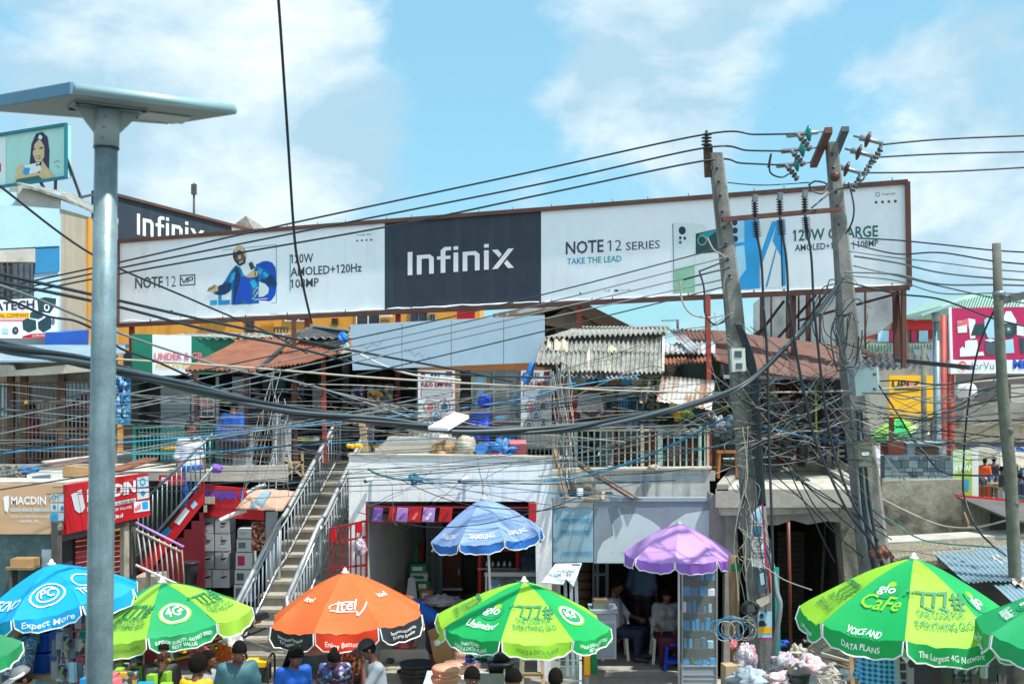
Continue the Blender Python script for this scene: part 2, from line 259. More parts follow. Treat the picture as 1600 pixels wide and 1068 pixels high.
class MB:
 def __init__(s):s.v=[];s.f=[];s.mi=[];s.ms=[];s.sm=[]
 def mid(s,mt):
  mt=MATS[mt] if isinstance(mt,str) else mt
  if mt not in s.ms:s.ms.append(mt)
  return s.ms.index(mt)
 def add(s,v,f,mt,smooth=False):
  b=len(s.v);k=s.mid(mt);s.v += [Vector(p) for p in v]
  for q in f:s.f.append([i+b for i in q]);s.mi.append(k);s.sm.append(smooth)
  return s
 def prism(s,pts,back,mt):
  n=len(pts);pts=[Vector(p) for p in pts];back=Vector(back)
  nn=sum(((pts[i]-pts[0]).cross(pts[(i+1) % n]-pts[0]) for i in range(1,n-1)),Vector())
  if nn.dot(back)>0:pts=pts[::-1]
  v=pts+[p+back for p in pts]
  return s.add(v,[list(range(n)),list(range(2*n-1,n-1,-1))]+[[i,i+n,(i+1) % n+n,(i+1) % n] for i in range(n)],mt)
 def box(s,c,d,mt,rz=0,rx=0):
  M_=Matrix.Rotation(rz,3,'Z') @ Matrix.Rotation(rx,3,'X');c=Vector(c);x,y,z=(q/2 for q in d)
  v=[c+M_ @ Vector(p) for p in ((-x,-y,-z),(x,-y,-z),(x,y,-z),(-x,y,-z),(-x,-y,z),(x,-y,z),(x,y,z),(-x,y,z))]
  return s.add(v,[[0,3,2,1],[4,5,6,7],[0,1,5,4],[1,2,6,5],[2,3,7,6],[3,0,4,7]],mt)
 def bar(s,a,b,w,mt,hh=None,up=None):
  a=Vector(a);b=Vector(b);d=(b-a).normalized();u=Vector(up) if up else (Vector((0,0,1)) if abs(d.z)<.9 else Vector((0,1,0)))
  x=d.cross(u).normalized()*w/2;y=x.cross(d).normalized()*(hh or w)/2
  return s.add([a-x-y,a+x-y,a+x+y,a-x+y,b-x-y,b+x-y,b+x+y,b-x+y],[[0,3,2,1],[4,5,6,7],[0,1,5,4],[1,2,6,5],[2,3,7,6],[3,0,4,7]],mt)
 def tube(s,pts,r,mt,n=6,cap=True):
  pts=[Vector(p) for p in pts];k=len(pts);rr=r if isinstance(r,(list,tuple)) else [r]*k;v=[];f=[]
  pu=None
  for i,p in enumerate(pts):
   d=(pts[min(i+1,k-1)]-pts[max(i-1,0)]).normalized()
   if pu is None:u=d.orthogonal().normalized()
   else:
    u=pu-d*pu.dot(d);u=u.normalized() if u.length>1e-5 else d.orthogonal().normalized()
   pu=u;w=d.cross(u)
   for j in range(n):
    a=2*math.pi*j/n;v.append(p+(u*math.cos(a)+w*math.sin(a))*rr[i])
  for i in range(k-1):
   for j in range(n):f.append([i*n+j,i*n+(j+1) % n,(i+1)*n+(j+1) % n,(i+1)*n+j])
  if cap:f += [list(range(n-1,-1,-1)),list(range((k-1)*n,k*n))]
  return s.add(v,f,mt,n>4)
 def lathe(s,c,prof,mt,n=16,axis=None):
  c=Vector(c);v=[];f=[];M_=Vector((0,0,1)).rotation_difference(Vector(axis)).to_matrix() if axis is not None else Matrix.Identity(3)
  for r,z in prof:
   for j in range(n):a=2*math.pi*j/n;v.append(c+M_ @ Vector((r*math.cos(a),r*math.sin(a),z)))
  for i in range(len(prof)-1):
   for j in range(n):f.append([i*n+j,i*n+(j+1) % n,(i+1)*n+(j+1) % n,(i+1)*n+j])
  f += [list(range(n-1,-1,-1)),list(range((len(prof)-1)*n,len(prof)*n))]
  return s.add(v,f,mt,True)
 def lump(s,c,r,mt,amp=.25,sc=2.5,n=14,seed=0,flat=-.7):
  n=28 if min(r)>.085 else n;c=Vector(c);v=[];f=[]
  for i in range(n//2+1):
   for j in range(n):
    a=math.pi*i/(n//2);b=2*math.pi*j/n;d=Vector((math.sin(a)*math.cos(b),math.sin(a)*math.sin(b),math.cos(a)))
    q=1+amp*noise.noise(d*sc+Vector((seed*7.3,seed*3.1,0)))*1.6+amp*.55*(.3-abs(noise.noise(d*sc*2.3+Vector((seed,5,seed*2.1)))));d=d*q;d.z=max(d.z,flat);v.append(c+Vector((d.x*r[0],d.y*r[1],d.z*r[2])))
  for i in range(n//2):
   for j in range(n):f.append([i*n+j,(i+1)*n+j,(i+1)*n+(j+1) % n,i*n+(j+1) % n])
  return s.add(v,f,mt,n>20)
 def pp(s,pl,px,th,mt,off=0.):return s.prism([pl.hit(x,y,off) for x,y in px],-pl.n*th,mt)
 def pr(s,pl,x0,y0,x1,y1,th,mt,off=0.):return s.pp(pl,[(x0,y0),(x1,y0),(x1,y1),(x0,y1)],th,mt,off)
 def pf(s,pl,px,mt,off=.004):# flat print: a polygon a few mm proud of its board
  p=[pl.hit(x,y,off) for x,y in px];nn=(p[1]-p[0]).cross(p[2]-p[0]);return s.add(p,[list(range(len(p)))],mt)
 def pfr(s,pl,x0,y0,x1,y1,mt,off=.004):return s.pf(pl,[(x0,y0),(x1,y0),(x1,y1),(x0,y1)],mt,off)
 def disc(s,pl,cx,cy,rx,ry,mt,off=.006,n=24,a0=0,inner=0):
  if not inner:return s.pf(pl,[(cx+rx*math.cos(2*math.pi*i/n),cy+ry*math.sin(2*math.pi*i/n)) for i in range(n)],mt,off)
  for i in range(n):
   a,b=2*math.pi*i/n,2*math.pi*(i+1)/n
   s.pf(pl,[(cx+q*rx*math.cos(t),cy+q*ry*math.sin(t)) for q,t in ((1,a),(1,b),(inner,b),(inner,a))],mt,off)
  return s
 def txt(s,pl,st,a,b,hp,mt,off=.005,bold=.0,glyph=None,up=(0,-1)):
  v,f,w=glyph or tmesh(st,bold)
  return s.add([pl.hit(a[0]+(b[0]-a[0])*x+up[0]*hp*y,a[1]+(b[1]-a[1])*x+up[1]*hp*y,off) for x,y in v],f,mt)
 def corr(s,p00,p10,p11,p01,nw,amp,mt,rag=0,seed=0,th=.008,along='u',mts=None):
  p00,p10,p11,p01=map(Vector,(p00,p10,p11,p01));nu=nw*6;nv=5;rr=random.Random(seed)
  nr=(p10-p00).cross(p01-p00).normalized()
  if nr.z<0:nr=-nr
  def g(o):
   v=[]
   for j in range(nv+1):
    for i in range(nu+1):
     u=i/nu;w=j/nv;e=rag*noise.noise(Vector((u*nw*.31,seed,0))) if j==nv else 0
     w2=w+e;p=(p00*(1-u)+p10*u)*(1-w2)+(p01*(1-u)+p11*u)*w2
     v.append(p+nr*(amp*math.sin(2*math.pi*nw*u)+o+.02*noise.noise(p*1.3)))
   return v
  k=nu+1;top=[];
  for j in range(nv):
   for i in range(nu):top.append([j*k+i,j*k+i+1,(j+1)*k+i+1,(j+1)*k+i])
  M0=k*(nv+1);edge=list(range(k))+[j*k+nu for j in range(1,nv+1)]+[nv*k+i for i in range(nu-1,-1,-1)]+[j*k for j in range(nv-1,0,-1)]
  fs=top+[[i+M0 for i in q[::-1]] for q in top]+[[a,b,b+M0,a+M0] for a,b in zip(edge,edge[1:]+edge[:1])]
  return s.add(g(0)+g(-th),fs,mt,True)
LOC={}
def mk(name,mb,origin):
 me=bpy.data.meshes.new(name);me.from_pydata([tuple(p-origin) for p in mb.v],[],mb.f)
 for q in mb.ms:me.materials.append(q)
 me.polygons.foreach_set('material_index',mb.mi);me.polygons.foreach_set('use_smooth',mb.sm);me.update()
 o=bpy.data.objects.new(name,me);COL.objects.link(o);return o
def tag(o,label,cat,group=None,kind=None):
 if label:o['label']=label
 if cat:o['category']=cat
 if group:o['group']=group
 if kind:o['kind']=kind
 return o
def thing(name,label,cat,loc,group=None):
 o=bpy.data.objects.new(name,None);COL.objects.link(o);o.location=loc;o.empty_display_size=.2
 LOC[o.name]=Vector(loc);return tag(o,label,cat,group)
def part(name,mb,par,label=None):
 org=LOC[par.name];o=mk(name,mb,org);o.parent=par;LOC[o.name]=org
 if label:o['label']=label
 return o
def single(name,label,cat,mb,group=None,kind=None):
 lo=Vector([min(p[i] for p in mb.v) for i in range(3)]);hi=Vector([max(p[i] for p in mb.v) for i in range(3)])
 org=Vector(((lo.x+hi.x)/2,(lo.y+hi.y)/2,lo.z));o=mk(name,mb,org);o.location=org;LOC[o.name]=org
 return tag(o,label,cat,group,kind)
def dup(o,loc,label=None,rz=None,par=None):
 c=o.copy();COL.objects.link(c)
 if par is None:
  c.location=loc
  if label:c['label']=label
  if rz is not None:c.rotation_euler.z=rz
 else:c.parent=par
 for ch in [q for q in o.children]:dup(ch,None,par=c)
 return c
def spline(pts,n=8):
 pts=[Vector(p) for p in pts];o=[]
 for i in range(len(pts)-1):
  p0=pts[max(i-1,0)];p1=pts[i];p2=pts[i+1];p3=pts[min(i+2,len(pts)-1)]
  for k in range(n):
   t=k/n;o.append(.5*((2*p1)+(p2-p0)*t+(2*p0-5*p1+4*p2-p3)*t*t+(3*p1-p0-3*p2+p3)*t**3))
 return o+[pts[-1]]
def pix(pts):return [P(*p) for p in pts]
# ---------------------------------------------------------------- umbrella
def umbrella(label,ax,ay,Y,Rr,Hc,a0,gores,val,valh,tilt=(0,0),texts=(),zbase=0.,nG=8,group='market umbrellas',band=None,pole='plastic_white',power=1.35):
 a0 -= math.atan((ax-CX)/F);ap=P(ax,ay,Y);T=thing('market_umbrella',label,'umbrella',(ap.x,ap.y,zbase),group)
 M_=Matrix.Rotation(tilt[0],3,'Y') @ Matrix.Rotation(tilt[1],3,'X');ga=2*math.pi/nG
 def rib(a,t):return Vector((math.sin(a)*Rr*t,-math.cos(a)*Rr*t,-Hc*t**power))
 def Sf(g,s,t,off=0.):
  a=a0+g*ga;p=rib(a,t)*(1-s)+rib(a+ga,t)*s;sag=4*s*(1-s)
  p.z -= (.055*sag*t*t+.012*math.sin(7*math.pi*s+g*1.7)*max(0,t-.55)**2*4)*Rr;nrm=Vector((math.sin(a+ga/2)*Hc,-math.cos(a+ga/2)*Hc,Rr)).normalized()
  return ap+M_ @ (p+nrm*(off+.018*noise.noise(p*4+Vector((ax,g,0)))*t+.004*noise.noise(p*14)*t))
 def Vf(g,s,z,off=0.):
  a=a0+g*ga;p=rib(a,1)*(1-s)+rib(a+ga,1)*s;p.z -= (.055*4*s*(1-s)+.012*math.sin(7*math.pi*s+g*1.7)*.81)*Rr;d=Vector((math.sin(a+ga/2),-math.cos(a+ga/2),0))
  wv=.03*math.sin(s*9+g*2.1+ax)*z/valh if valh else 0
  e=min(s,1-s);rd=z*(1-max(0,1-e/.09)**2*.45)
  return ap+M_ @ (p+d*(.06*z+off+wv)+Vector((0,0,-rd)))
 cb=MB();nt,ns=12,9
 for g in range(nG):
  v=[Sf(g,i/ns,j/nt) for j in range(nt+1) for i in range(ns+1)]
  for j in range(nt):
   mt=gores[g % len(gores)]
   if band and j >= nt-2:mt=band
   q=[[j*(ns+1)+i,j*(ns+1)+i+1,(j+1)*(ns+1)+i+1,(j+1)*(ns+1)+i] for i in range(ns)]
   cb.add([v[i] for f in q for i in f],[[4*k,4*k+3,4*k+2,4*k+1] for k in range(ns)],mt,False)
 can=part('canopy',cb,T)
 bm=bmesh.new();bm.from_mesh(can.data);bmesh.ops.remove_doubles(bm,verts=bm.verts,dist=.0005)
 for f in bm.faces:f.smooth=True
 for e in bm.edges:
  if len(e.link_faces)==2 and e.link_faces[0].material_index != e.link_faces[1].material_index:e.smooth=False
 bm.to_mesh(can.data);bm.free()
 if valh:
  vb=MB()
  for g in range(nG):
   mt=val[g % len(val)];nn=9
   if mt is None:continue
   us=[.015+.97*i/nn for i in range(nn+1)]
   v=[Vf(g,u,z) for z in (0,valh*.33,valh*.66,valh) for u in us];k=nn+1
   vb.add(v,[[j*k+i,(j+1)*k+i,(j+1)*k+i+1,j*k+i+1] for j in range(3) for i in range(nn)],mt,True)
   vb.tube([Vf(g,us[0],valh*q/4,.004) for q in range(4)]+[Vf(g,u,valh,.004) for u in us]+[Vf(g,us[-1],valh*q/4,.004) for q in (3,2,1,0)],.009,'um_trim',4)
  part('valance',vb,T)
 for g in range(nG):
  rb=MB();rb.tube([ap+M_ @ (rib(a0+g*ga,t)+Vector((0,0,-.018))) for t in (.03,.25,.5,.75,1)],.006,'steel',4);rb.tube([ap+M_ @ (rib(a0+g*ga,.55)+Vector((0,0,-.02))),ap+M_ @ Vector((0,0,-Hc-.12))],.005,'steel',4);part('rib',rb,T)
 pb=MB();pb.tube([ap+M_ @ Vector((0,0,-.02)),ap+M_ @ Vector((0,0,-Hc-.25)),Vector((ap.x+M_.col[2].x*-1.4,ap.y+M_.col[2].y*-1.4,zbase+.9)),Vector((ap.x+M_.col[2].x*-1.6,ap.y,zbase))],.019,pole,10);part('pole',pb,T)
 fb=MB();fb.lathe(ap+M_ @ Vector((0,0,-.01)),[(.05,0),(.055,.02),(.03,.035),(.018,.07),(.0,.08)],'plastic_white',10);part('finial',fb,T)
 Ls=math.hypot(Rr,Hc);tb=MB()
 def ch(t):return 2*Rr*t*math.sin(ga/2)
 for q in texts:
  kind,g=q[0],q[1]
  if kind=='T' or kind=='V':# text, gore, string, s centre, t or z baseline, height, width, material
   _,g,st,sc,t0,hh,ww,mt=q[:8];v,f,w=dmesh(st,.02 if '777' in st else .008);sl_=q[8] if len(q)>8 else 0
   v=[(x+sl_*y*hh/ww,y) for x,y in v]
   if kind=='T':vv=[Sf(g,sc+(x-.5)*ww/ch(t0-(y*hh*1.4)/Ls),t0-(y*hh*1.4)/Ls,.018) for x,y in v]
   else:vv=[Vf(g,sc+(x-.5)*ww/ch(1),t0-y*hh,.028) for x,y in v]
   bm=bmesh.new();bv=[bm.verts.new(p) for p in vv]
   for ff in f:
    try:bm.faces.new([bv[i] for i in ff])
    except ValueError:pass
   bm.verts.ensure_lookup_table();bm.verts.index_update()
   tb.add([p.co.copy() for p in bm.verts],[[p.index for p in ff.verts] for ff in bm.faces],mt);bm.free()
  elif kind=='D' or kind=='R':# disc / ring: gore, s, t, radius, material, inner
   _,g,sc,t0,rr,mt,inner,off=q;n=28
   for i in range(n):
    a,b=2*math.pi*i/n,2*math.pi*(i+1)/n
    for k0,k1 in (((inner,1),) if inner else ((0,.3),(.3,.65),(.65,1))):
     pts=[(k1,a),(k1,b)]+([(k0,b),(k0,a)] if k0 else [(0,0)])
     tb.add([Sf(g,sc+rr*k*math.cos(c)/ch(t0),t0+rr*k*math.sin(c)/Ls,off) for k,c in pts],[list(range(len(pts)))[::-1]],mt)
  elif kind=='L':# stroke: gore, s centre, t centre, points in metres, width, material
   _,g,sc,t0,pts,wd,mt=q;pts=spline([(x,y,0) for x,y in pts],6)
   for i in range(len(pts)-1):
    a,b=pts[i],pts[i+1];d=(b-a).normalized();nn=Vector((-d.y,d.x,0))*wd/2
    tb.add([Sf(g,sc+p.x/ch(t0),t0-p.y/Ls,.016) for p in (a-nn,b+d*wd*.2-nn,b+d*wd*.2+nn,a+nn)],[[0,1,2,3]],mt)
  elif kind=='P':# polygon list
   _,g,sc,t0,polys,mt,off=q
   for pg in polys:tb.add([Sf(g,sc+x/ch(t0),t0-y/Ls,off) for x,y in pg],[list(range(len(pg)))],mt)
 if texts:part('lettering',tb,T)
 return T
# ---------------------------------------------------------------- people: one continuous body from a distance field
def cone(p,a,b,ra,rb):
 a=np.array(a,float);b=np.array(b,float);ba=b-a;t=np.clip(((p-a) @ ba)/max(ba @ ba,1e-9),0,1)
 return np.linalg.norm(p-a-t[...,None]*ba,axis=-1)-(ra+(rb-ra)*t)
def elli(p,c,r):
 q=p-np.array(c,float);r=np.array(r,float);k0=np.linalg.norm(q/r,axis=-1);k1=np.linalg.norm(q/(r*r),axis=-1);return k0*(k0-1)/np.maximum(k1,1e-6)
def sm(a,b,k=.03):
 hh=np.clip(.5+.5*(b-a)/k,0,1);return b+(a-b)*hh-k*hh*(1-hh)
def nets(fn,lo,hi,res):
 lo=np.array(lo,float);n=np.maximum(4,np.ceil((np.array(hi)-lo)/res).astype(int)+1)
 g=np.stack(np.meshgrid(*[lo[i]+res*np.arange(n[i]) for i in range(3)],indexing='ij'),-1)
 f=fn(g);ins=f<0
 cnt=np.zeros(n-1);acc=np.zeros((*(n-1),3))
 C=[(i,j,k) for i in (0,1) for j in (0,1) for k in (0,1)]
 sl_=lambda a,c:a[c[0]:n[0]-1+c[0],c[1]:n[1]-1+c[1],c[2]:n[2]-1+c[2]]
 for c in C:
  for ax in range(3):
   if c[ax]:continue
   d=list(c);d[ax]=1;fa,fb=sl_(f,c),sl_(f,d);x=(fa<0) != (fb<0)
   t=np.where(x,fa/np.where(x,fa-fb,1),0);pos=np.zeros((*(n-1),3));pos[...]=c;pos[...,ax] += t
   acc += pos*x[...,None];cnt += x
 act=cnt>0;idx=-np.ones(n-1,int);idx[act]=np.arange(act.sum())
 ijk=np.argwhere(act);V=lo+res*(ijk+acc[act]/cnt[act][:,None]);Fs=[]
 for ax in range(3):
  o1,o2=[(1,2),(2,0),(0,1)][ax];s0=[slice(1,n[i]-1) for i in range(3)];s0[ax]=slice(0,n[ax]-1);s1=list(s0);s1[ax]=slice(1,n[ax])
  a,b=ins[tuple(s0)],ins[tuple(s1)];w=np.argwhere(a != b)
  if not len(w):continue
  base=w.copy()
  for i in range(3):
   if i != ax:base[:,i] += 1
  sgn=a[tuple(w.T)]
  def cell(d1,d2):
   q=base.copy();q[:,o1] -= d1;q[:,o2] -= d2;return idx[tuple(q.T)]
  q=np.stack([cell(1,1),cell(0,1),cell(0,0),cell(1,0)],1);q[~sgn]=q[~sgn][:,::-1];Fs.append(q)
 return V,np.concatenate(Fs)
def person(label,x,y,z,yaw=0,hgt=1.72,sit=False,skin='skin',shirt='c_white',pants='c_navy',hair='short',lean=0,nod=0,turn=0,armL=None,armR=None,sleeve=.55,short=False,res=.018,slim=1.,group='people at the market',hairmat='hair',capmat=None,skirt=False,hood=False,bust=0):
 T=thing('person',label,'person',(x,y,z),group)
 dz=-.44 if sit else 0;cl,sn=math.cos(lean),math.sin(lean);hz=.92+dz
 def up(p):# torso joints lean about the hips
  px_,py_,pz=p;pz += dz;q=pz-hz;return np.array((px_*slim if abs(px_)<.3 else px_,py_*cl-q*sn,hz+q*cl+py_*sn))
 chest,belly,neck=up((0,.01,1.30)),up((0,0,1.08)),up((0,.015,1.47));hip=np.array((0,0,hz))
 hc=up((0,-.02,1.615));nk=np.array(neck)
 if sit:kn=[(.13*s_,-.44,.47) for s_ in (-1,1)];an=[(.13*s_,-.40,.09) for s_ in (-1,1)]
 else:kn=[(.10*s_,-.03,.50) for s_ in (-1,1)];an=[(.105*s_,.03,.09) for s_ in (-1,1)]
 arms=[]
 for s_,a in ((-1,armR),(1,armL)):
  sh=up((.165*s_,.015,1.385));e,w=a if a else ((.225*s_,.05,1.12),(.235*s_,-.06,.88))
  arms.append((s_,sh,up(e),up(w)))
 cn,sn2=math.cos(nod),math.sin(nod);ct,st=math.cos(turn),math.sin(turn)
 Rh=np.array(((ct,-st,0),(st,ct,0),(0,0,1))) @ np.array(((1,0,0),(0,math.cos(nod+lean*.6),-math.sin(nod+lean*.6)),(0,math.sin(nod+lean*.6),math.cos(nod+lean*.6))))
 def hd(p):return (p-nk) @ Rh            # into head space
 hoff=np.array((0,-.03,.145))
 def hw(p):return nk+Rh @ (np.array(p)+hoff)
 def head(p):
  q=hd(p)-hoff;d=elli(q,(0,.012,.02),(.076,.098,.105));d=sm(d,elli(q,(0,-.028,-.055),(.052,.062,.062)),.04)
  d=sm(d,cone(q,(0,-.088,.01),(0,-.108,-.022),.010,.016),.015);d=sm(d,elli(q,(0,-.084,-.058),(.026,.016,.014)),.012)
  for s_ in (-1,1):d=sm(d,elli(q,(.078*s_,.012,-.005),(.012,.022,.032)),.012);d=sm(d,-elli(q,(.032*s_,-.094,.018),(.018,.014,.012))*1,.0001) if False else d
  return d
 def torso(p,g=0.):
  d=cone(p,hip+(-.075*slim,0,.02),chest+(-.075*slim,0,0),.115+g,.103+g);d=sm(d,cone(p,hip+(.075*slim,0,.02),chest+(.075*slim,0,0),.115+g,.103+g),.05)
  for s_,sh,e,w in arms:d=sm(d,cone(p,chest+np.array((.05*s_,0,.05)),sh,.078+g,.048+g),.05)
  if bust:
   for s_ in (-1,1):d=sm(d,elli(p,chest+np.array((.075*s_,-.09,-.02)),(.075+g,.07+g,.075+g)),.04)
  return d
 def armf(p,s_,sh,e,w,g=0.,frac=2.):
  d=cone(p,sh,sh+(e-sh)*min(1,frac),.050+g,.050-.010*min(1,frac)+g)
  if frac>1:d=sm(d,cone(p,e,e+(w-e)*(frac-1),.040+g,.040-.012*(frac-1)+g),.025)
  return d
 def hands(p):
  d=np.full(p.shape[:-1],9.)
  for s_,sh,e,w in arms:
   dd=(w-e)/np.linalg.norm(w-e);ref=np.array((0,-1.,.2)) if abs(dd[1])<.85 else np.array((-1.*s_,0,.2));sd=np.cross(dd,ref);sd /= np.linalg.norm(sd);sd *= s_;cu=np.cross(sd,dd)*s_
   cu=cu if cu @ np.array((-s_,-.6,0))>0 else -cu
   d=np.minimum(d,sm(cone(p,w+sd*.016,w+dd*.085+sd*.02,.024,.02),cone(p,w-sd*.016,w+dd*.08-sd*.024,.024,.018),.03))
   for k,(o_,l_) in enumerate(((.034,.062),(.012,.074),(-.011,.070),(-.032,.054))):
    b0=w+dd*.085+sd*o_;b1=b0+dd*l_*.55+cu*.012+sd*o_*.12;b2=b1+dd*l_*.4+cu*(.022+.004*k);d=sm(d,np.minimum(cone(p,b0,b1,.0105,.010),cone(p,b1,b2,.010,.0085)),.006)
   t0=w+dd*.025+sd*.03;t1=t0+dd*.035+sd*.030+cu*.008;t2=t1+dd*.032+sd*.006+cu*.012;d=sm(d,np.minimum(cone(p,t0,t1,.015,.012),cone(p,t1,t2,.012,.0095)),.01)
  return d
 def legs(p,g=0.,f=2.):
  d=None
  for i,s_ in enumerate((-1,1)):
   hp=hip+np.array((.095*s_,0,-.02));k_,a_=np.array(kn[i]),np.array(an[i]);c_=cone(p,hp,hp+(k_-hp)*min(1,f),.094+g,.094-.034*min(1,f)+g)
   if f>1:c_=sm(c_,cone(p,k_,k_+(a_-k_)*(f-1),.058+g,.058-.02*(f-1)+g),.03);c_=sm(c_,cone(p,k_*.72+a_*.28+(0,.03,0),k_*.5+a_*.5+(0,.02,0),.045+g,.04+g),.03) if f>1.6 else c_
   d=c_ if d is None else sm(d,c_,.02)
  return d
 def body(p):
  d=sm(torso(p),legs(p),.05);d=sm(d,cone(p,chest+(0,0,.1),hw((0,.03,-.05)),.062,.052),.05);d=sm(d,head(p),.02)
  for a in arms:d=sm(d,armf(p,*a),.03)
  d=sm(d,hands(p),.012)
  for i,s_ in enumerate((-1,1)):a_=np.array(an[i]);d=sm(d,cone(p,a_+(0,.02,-.04),a_+(.015*s_,-.15,-.058),.042,.030),.03)
  return d
 pts=[hip,chest,hw((0,0,.13)),hw((0,-.1,0))]+[np.array(q) for q in kn+an]+[q for a in arms for q in (a[1],a[2],a[3],a[3]+(a[3]-a[2])/np.linalg.norm(a[3]-a[2])*.2)]
 lo=np.min(pts,0)-.16;hi=np.max(pts,0)+.16;lo[2]=min(lo[2],.0)-.01
 k=hgt/1.72;Rz=Matrix.Rotation(yaw,3,'Z');org=Vector((x,y,z))
 def put(nm,fn,lo_,hi_,mt,rs=None,lab=None):
  V,Q=nets(fn,lo_,hi_,rs or res);mb=MB();mb.add([org+Rz @ Vector(v*k) for v in V],[list(map(int,q)) for q in Q],mt,True);return part(nm,mb,T,lab)
 put('body',body,lo,hi,skin)
 slv=lambda p:[armf(p,*a,g=.016,frac=sleeve*2) for a in arms]
 def shirt_f(p):
  d=torso(p,.016)
  for q in slv(p):d=sm(d,q,.03)
  if skirt=='long':d=sm(d,legs(p,.03,.9),.06)
  top=hw((0,.02,-.085))[2];return np.maximum(d,np.maximum((hz-.06)-p[...,2],(p[...,2]-chest[2]-.205) if lean<.5 else p[...,2]-9))
 put('shirt',shirt_f,lo,hi,shirt)
 def pants_f(p):
  d=sm(legs(p,.018,1.05 if short else 1.92),cone(p,hip+(-.075,0,.02),hip+(.075,0,.02),.135,.135),.04)
  if skirt:d=sm(d,cone(p,hip,(np.array(kn[0])+np.array(kn[1]))/2,.17,.17),.08)
  return np.maximum(d,p[...,2]-hz-.06)
 put('trousers' if not skirt else 'skirt',pants_f,lo,hi,pants)
 def shoes(p):
  d=np.full(p.shape[:-1],9.)
  for i,s_ in enumerate((-1,1)):a_=np.array(an[i]);d=np.minimum(d,sm(cone(p,a_+(0,.02,-.045),a_+(.015*s_,-.16,-.055),.048,.038),cone(p,a_,a_+(0,0,-.04),.046,.05),.03))
  return np.maximum(d,-p[...,2])
 put('shoes',shoes,np.min([np.array(q) for q in an],0)-.25,np.max([np.array(q) for q in an],0)+.15,'shoe')
 hr=min(res,.0095 if res<.017 else .02);hlo=hw((0,0,0))-.24;hhi=hw((0,0,0))+.24
 if hair in ('short','buzz','braids','bun','afro'):
  g={'short':.016,'buzz':.008,'braids':.02,'bun':.018,'afro':.05}[hair]
  def hf(p):
   q=hd(p)-hoff;d=elli(q,(0,.014,.022),(.076+g,.098+g,.105+g));d=d+(.0055 if hair != 'buzz' else .002)*np.sin(q[...,0]*170)*np.sin(q[...,1]*150)*np.sin(q[...,2]*160);d=np.maximum(d,-(q[...,2]-.062+(q[...,1]+.09)*.75));
   if hair=='braids':
    for s_ in (-.055,-.02,.02,.055):d=sm(d,cone(q,(s_,.085,.02),(s_*1.6,.12,-.30),.03,.022),.02)
   if hair=='bun':d=sm(d,elli(q,(0,.12,.05),(.05,.05,.05)),.02)
   return d
  put('hair',hf,hlo-(np.array((0,0,.25)) if hair=='braids' else 0),hhi,hairmat,hr)
 if hair in ('cap','visor'):
  def cf(p):
   q=hd(p)-hoff;d=np.maximum(elli(q,(0,.014,.03),(.094,.116,.115)),-(q[...,2]-.045));br=np.maximum(elli(q,(0,-.12,.052),(.085,.10,.018)),q[...,1]+.02);return sm(d,br,.01)
  put('cap',cf,hlo,hhi,capmat,hr)
  def hf(p):
   q=hd(p)-hoff;return np.maximum(np.maximum(elli(q,(0,.016,.02),(.083,.106,.112)),q[...,2]-.05),-(q[...,2]+.03+q[...,1]*.9))
  put('hair',hf,hlo,hhi,hairmat,hr)
 if hair=='visor':
  def bf(p):
   q=hd(p)-hoff;d=np.maximum(elli(q,(0,.014,.03),(.098,.12,.119)),np.abs(q[...,2]-.07)-.016);return np.maximum(d,q[...,1]-.05)
  put('cap_band',bf,hlo,hhi,'plastic_white',hr)
 if hood:
  def hf(p):
   q=hd(p)-hoff;d=elli(q,(0,.03,.01),(.115,.125,.14));return np.maximum(d,-(q[...,1]+.055))
  put('hood',hf,hlo,hhi,shirt,hr)
 mbm=MB()
 def w2(p):return org+Rz @ Vector(hw(p)*k)
 for s_ in (-1,1):
  eb=MB();c=w2((.031*s_,-.080,.018));eb.lathe(c,[(.001,-.007),(.010,-.003),(.0105,.0),(.010,.003),(.001,.007)],'eye',8);c=w2((.031*s_,-.087,.018));eb.lathe(c,[(.001,-.006),(.0065,0),(.001,.006)],'hair',6);part('eye',eb,T)
 mbm.tube([w2((-.026,-.091,-.058)),w2((0,-.101,-.058)),w2((.026,-.091,-.058))],[.004,.008,.004],'lip',6);part('mouth',mbm,T)
 return T
# ================================================================ the setting
def ground():
 mb=MB();xs=[-400,-120,-40]+[-16+.8*i for i in range(41)]+[40,120,400];ys=[-60,0]+[6+.8*i for i in range(36)]+[45,60,100,250,900]
 v=[Vector((x,y,.045*noise.noise(Vector((x*.5,y*.5,0)))+.02*noise.noise(Vector((x*1.7,y*1.7,3))) if abs(x)<17 and 5<y<35 else 0)) for y in ys for x in xs];k=len(xs)
 mb.add(v,[[j*k+i,j*k+i+1,(j+1)*k+i+1,(j+1)*k+i] for j in range(len(ys)-1) for i in range(k-1)],'ground',True)
 o=mk('ground',mb,Vector());tag(o,'sandy grey street ground running back between the market shops','ground',None,'structure')
ground()
mb=MB();mb.prism([(-30,-30,.06),(30,-30,.06),(30,9.5,.06),(-30,9.5,.06)],(0,0,-.05),'asphalt');o=single('road','dark tarred road in front of the market umbrellas','road',mb,kind='structure')
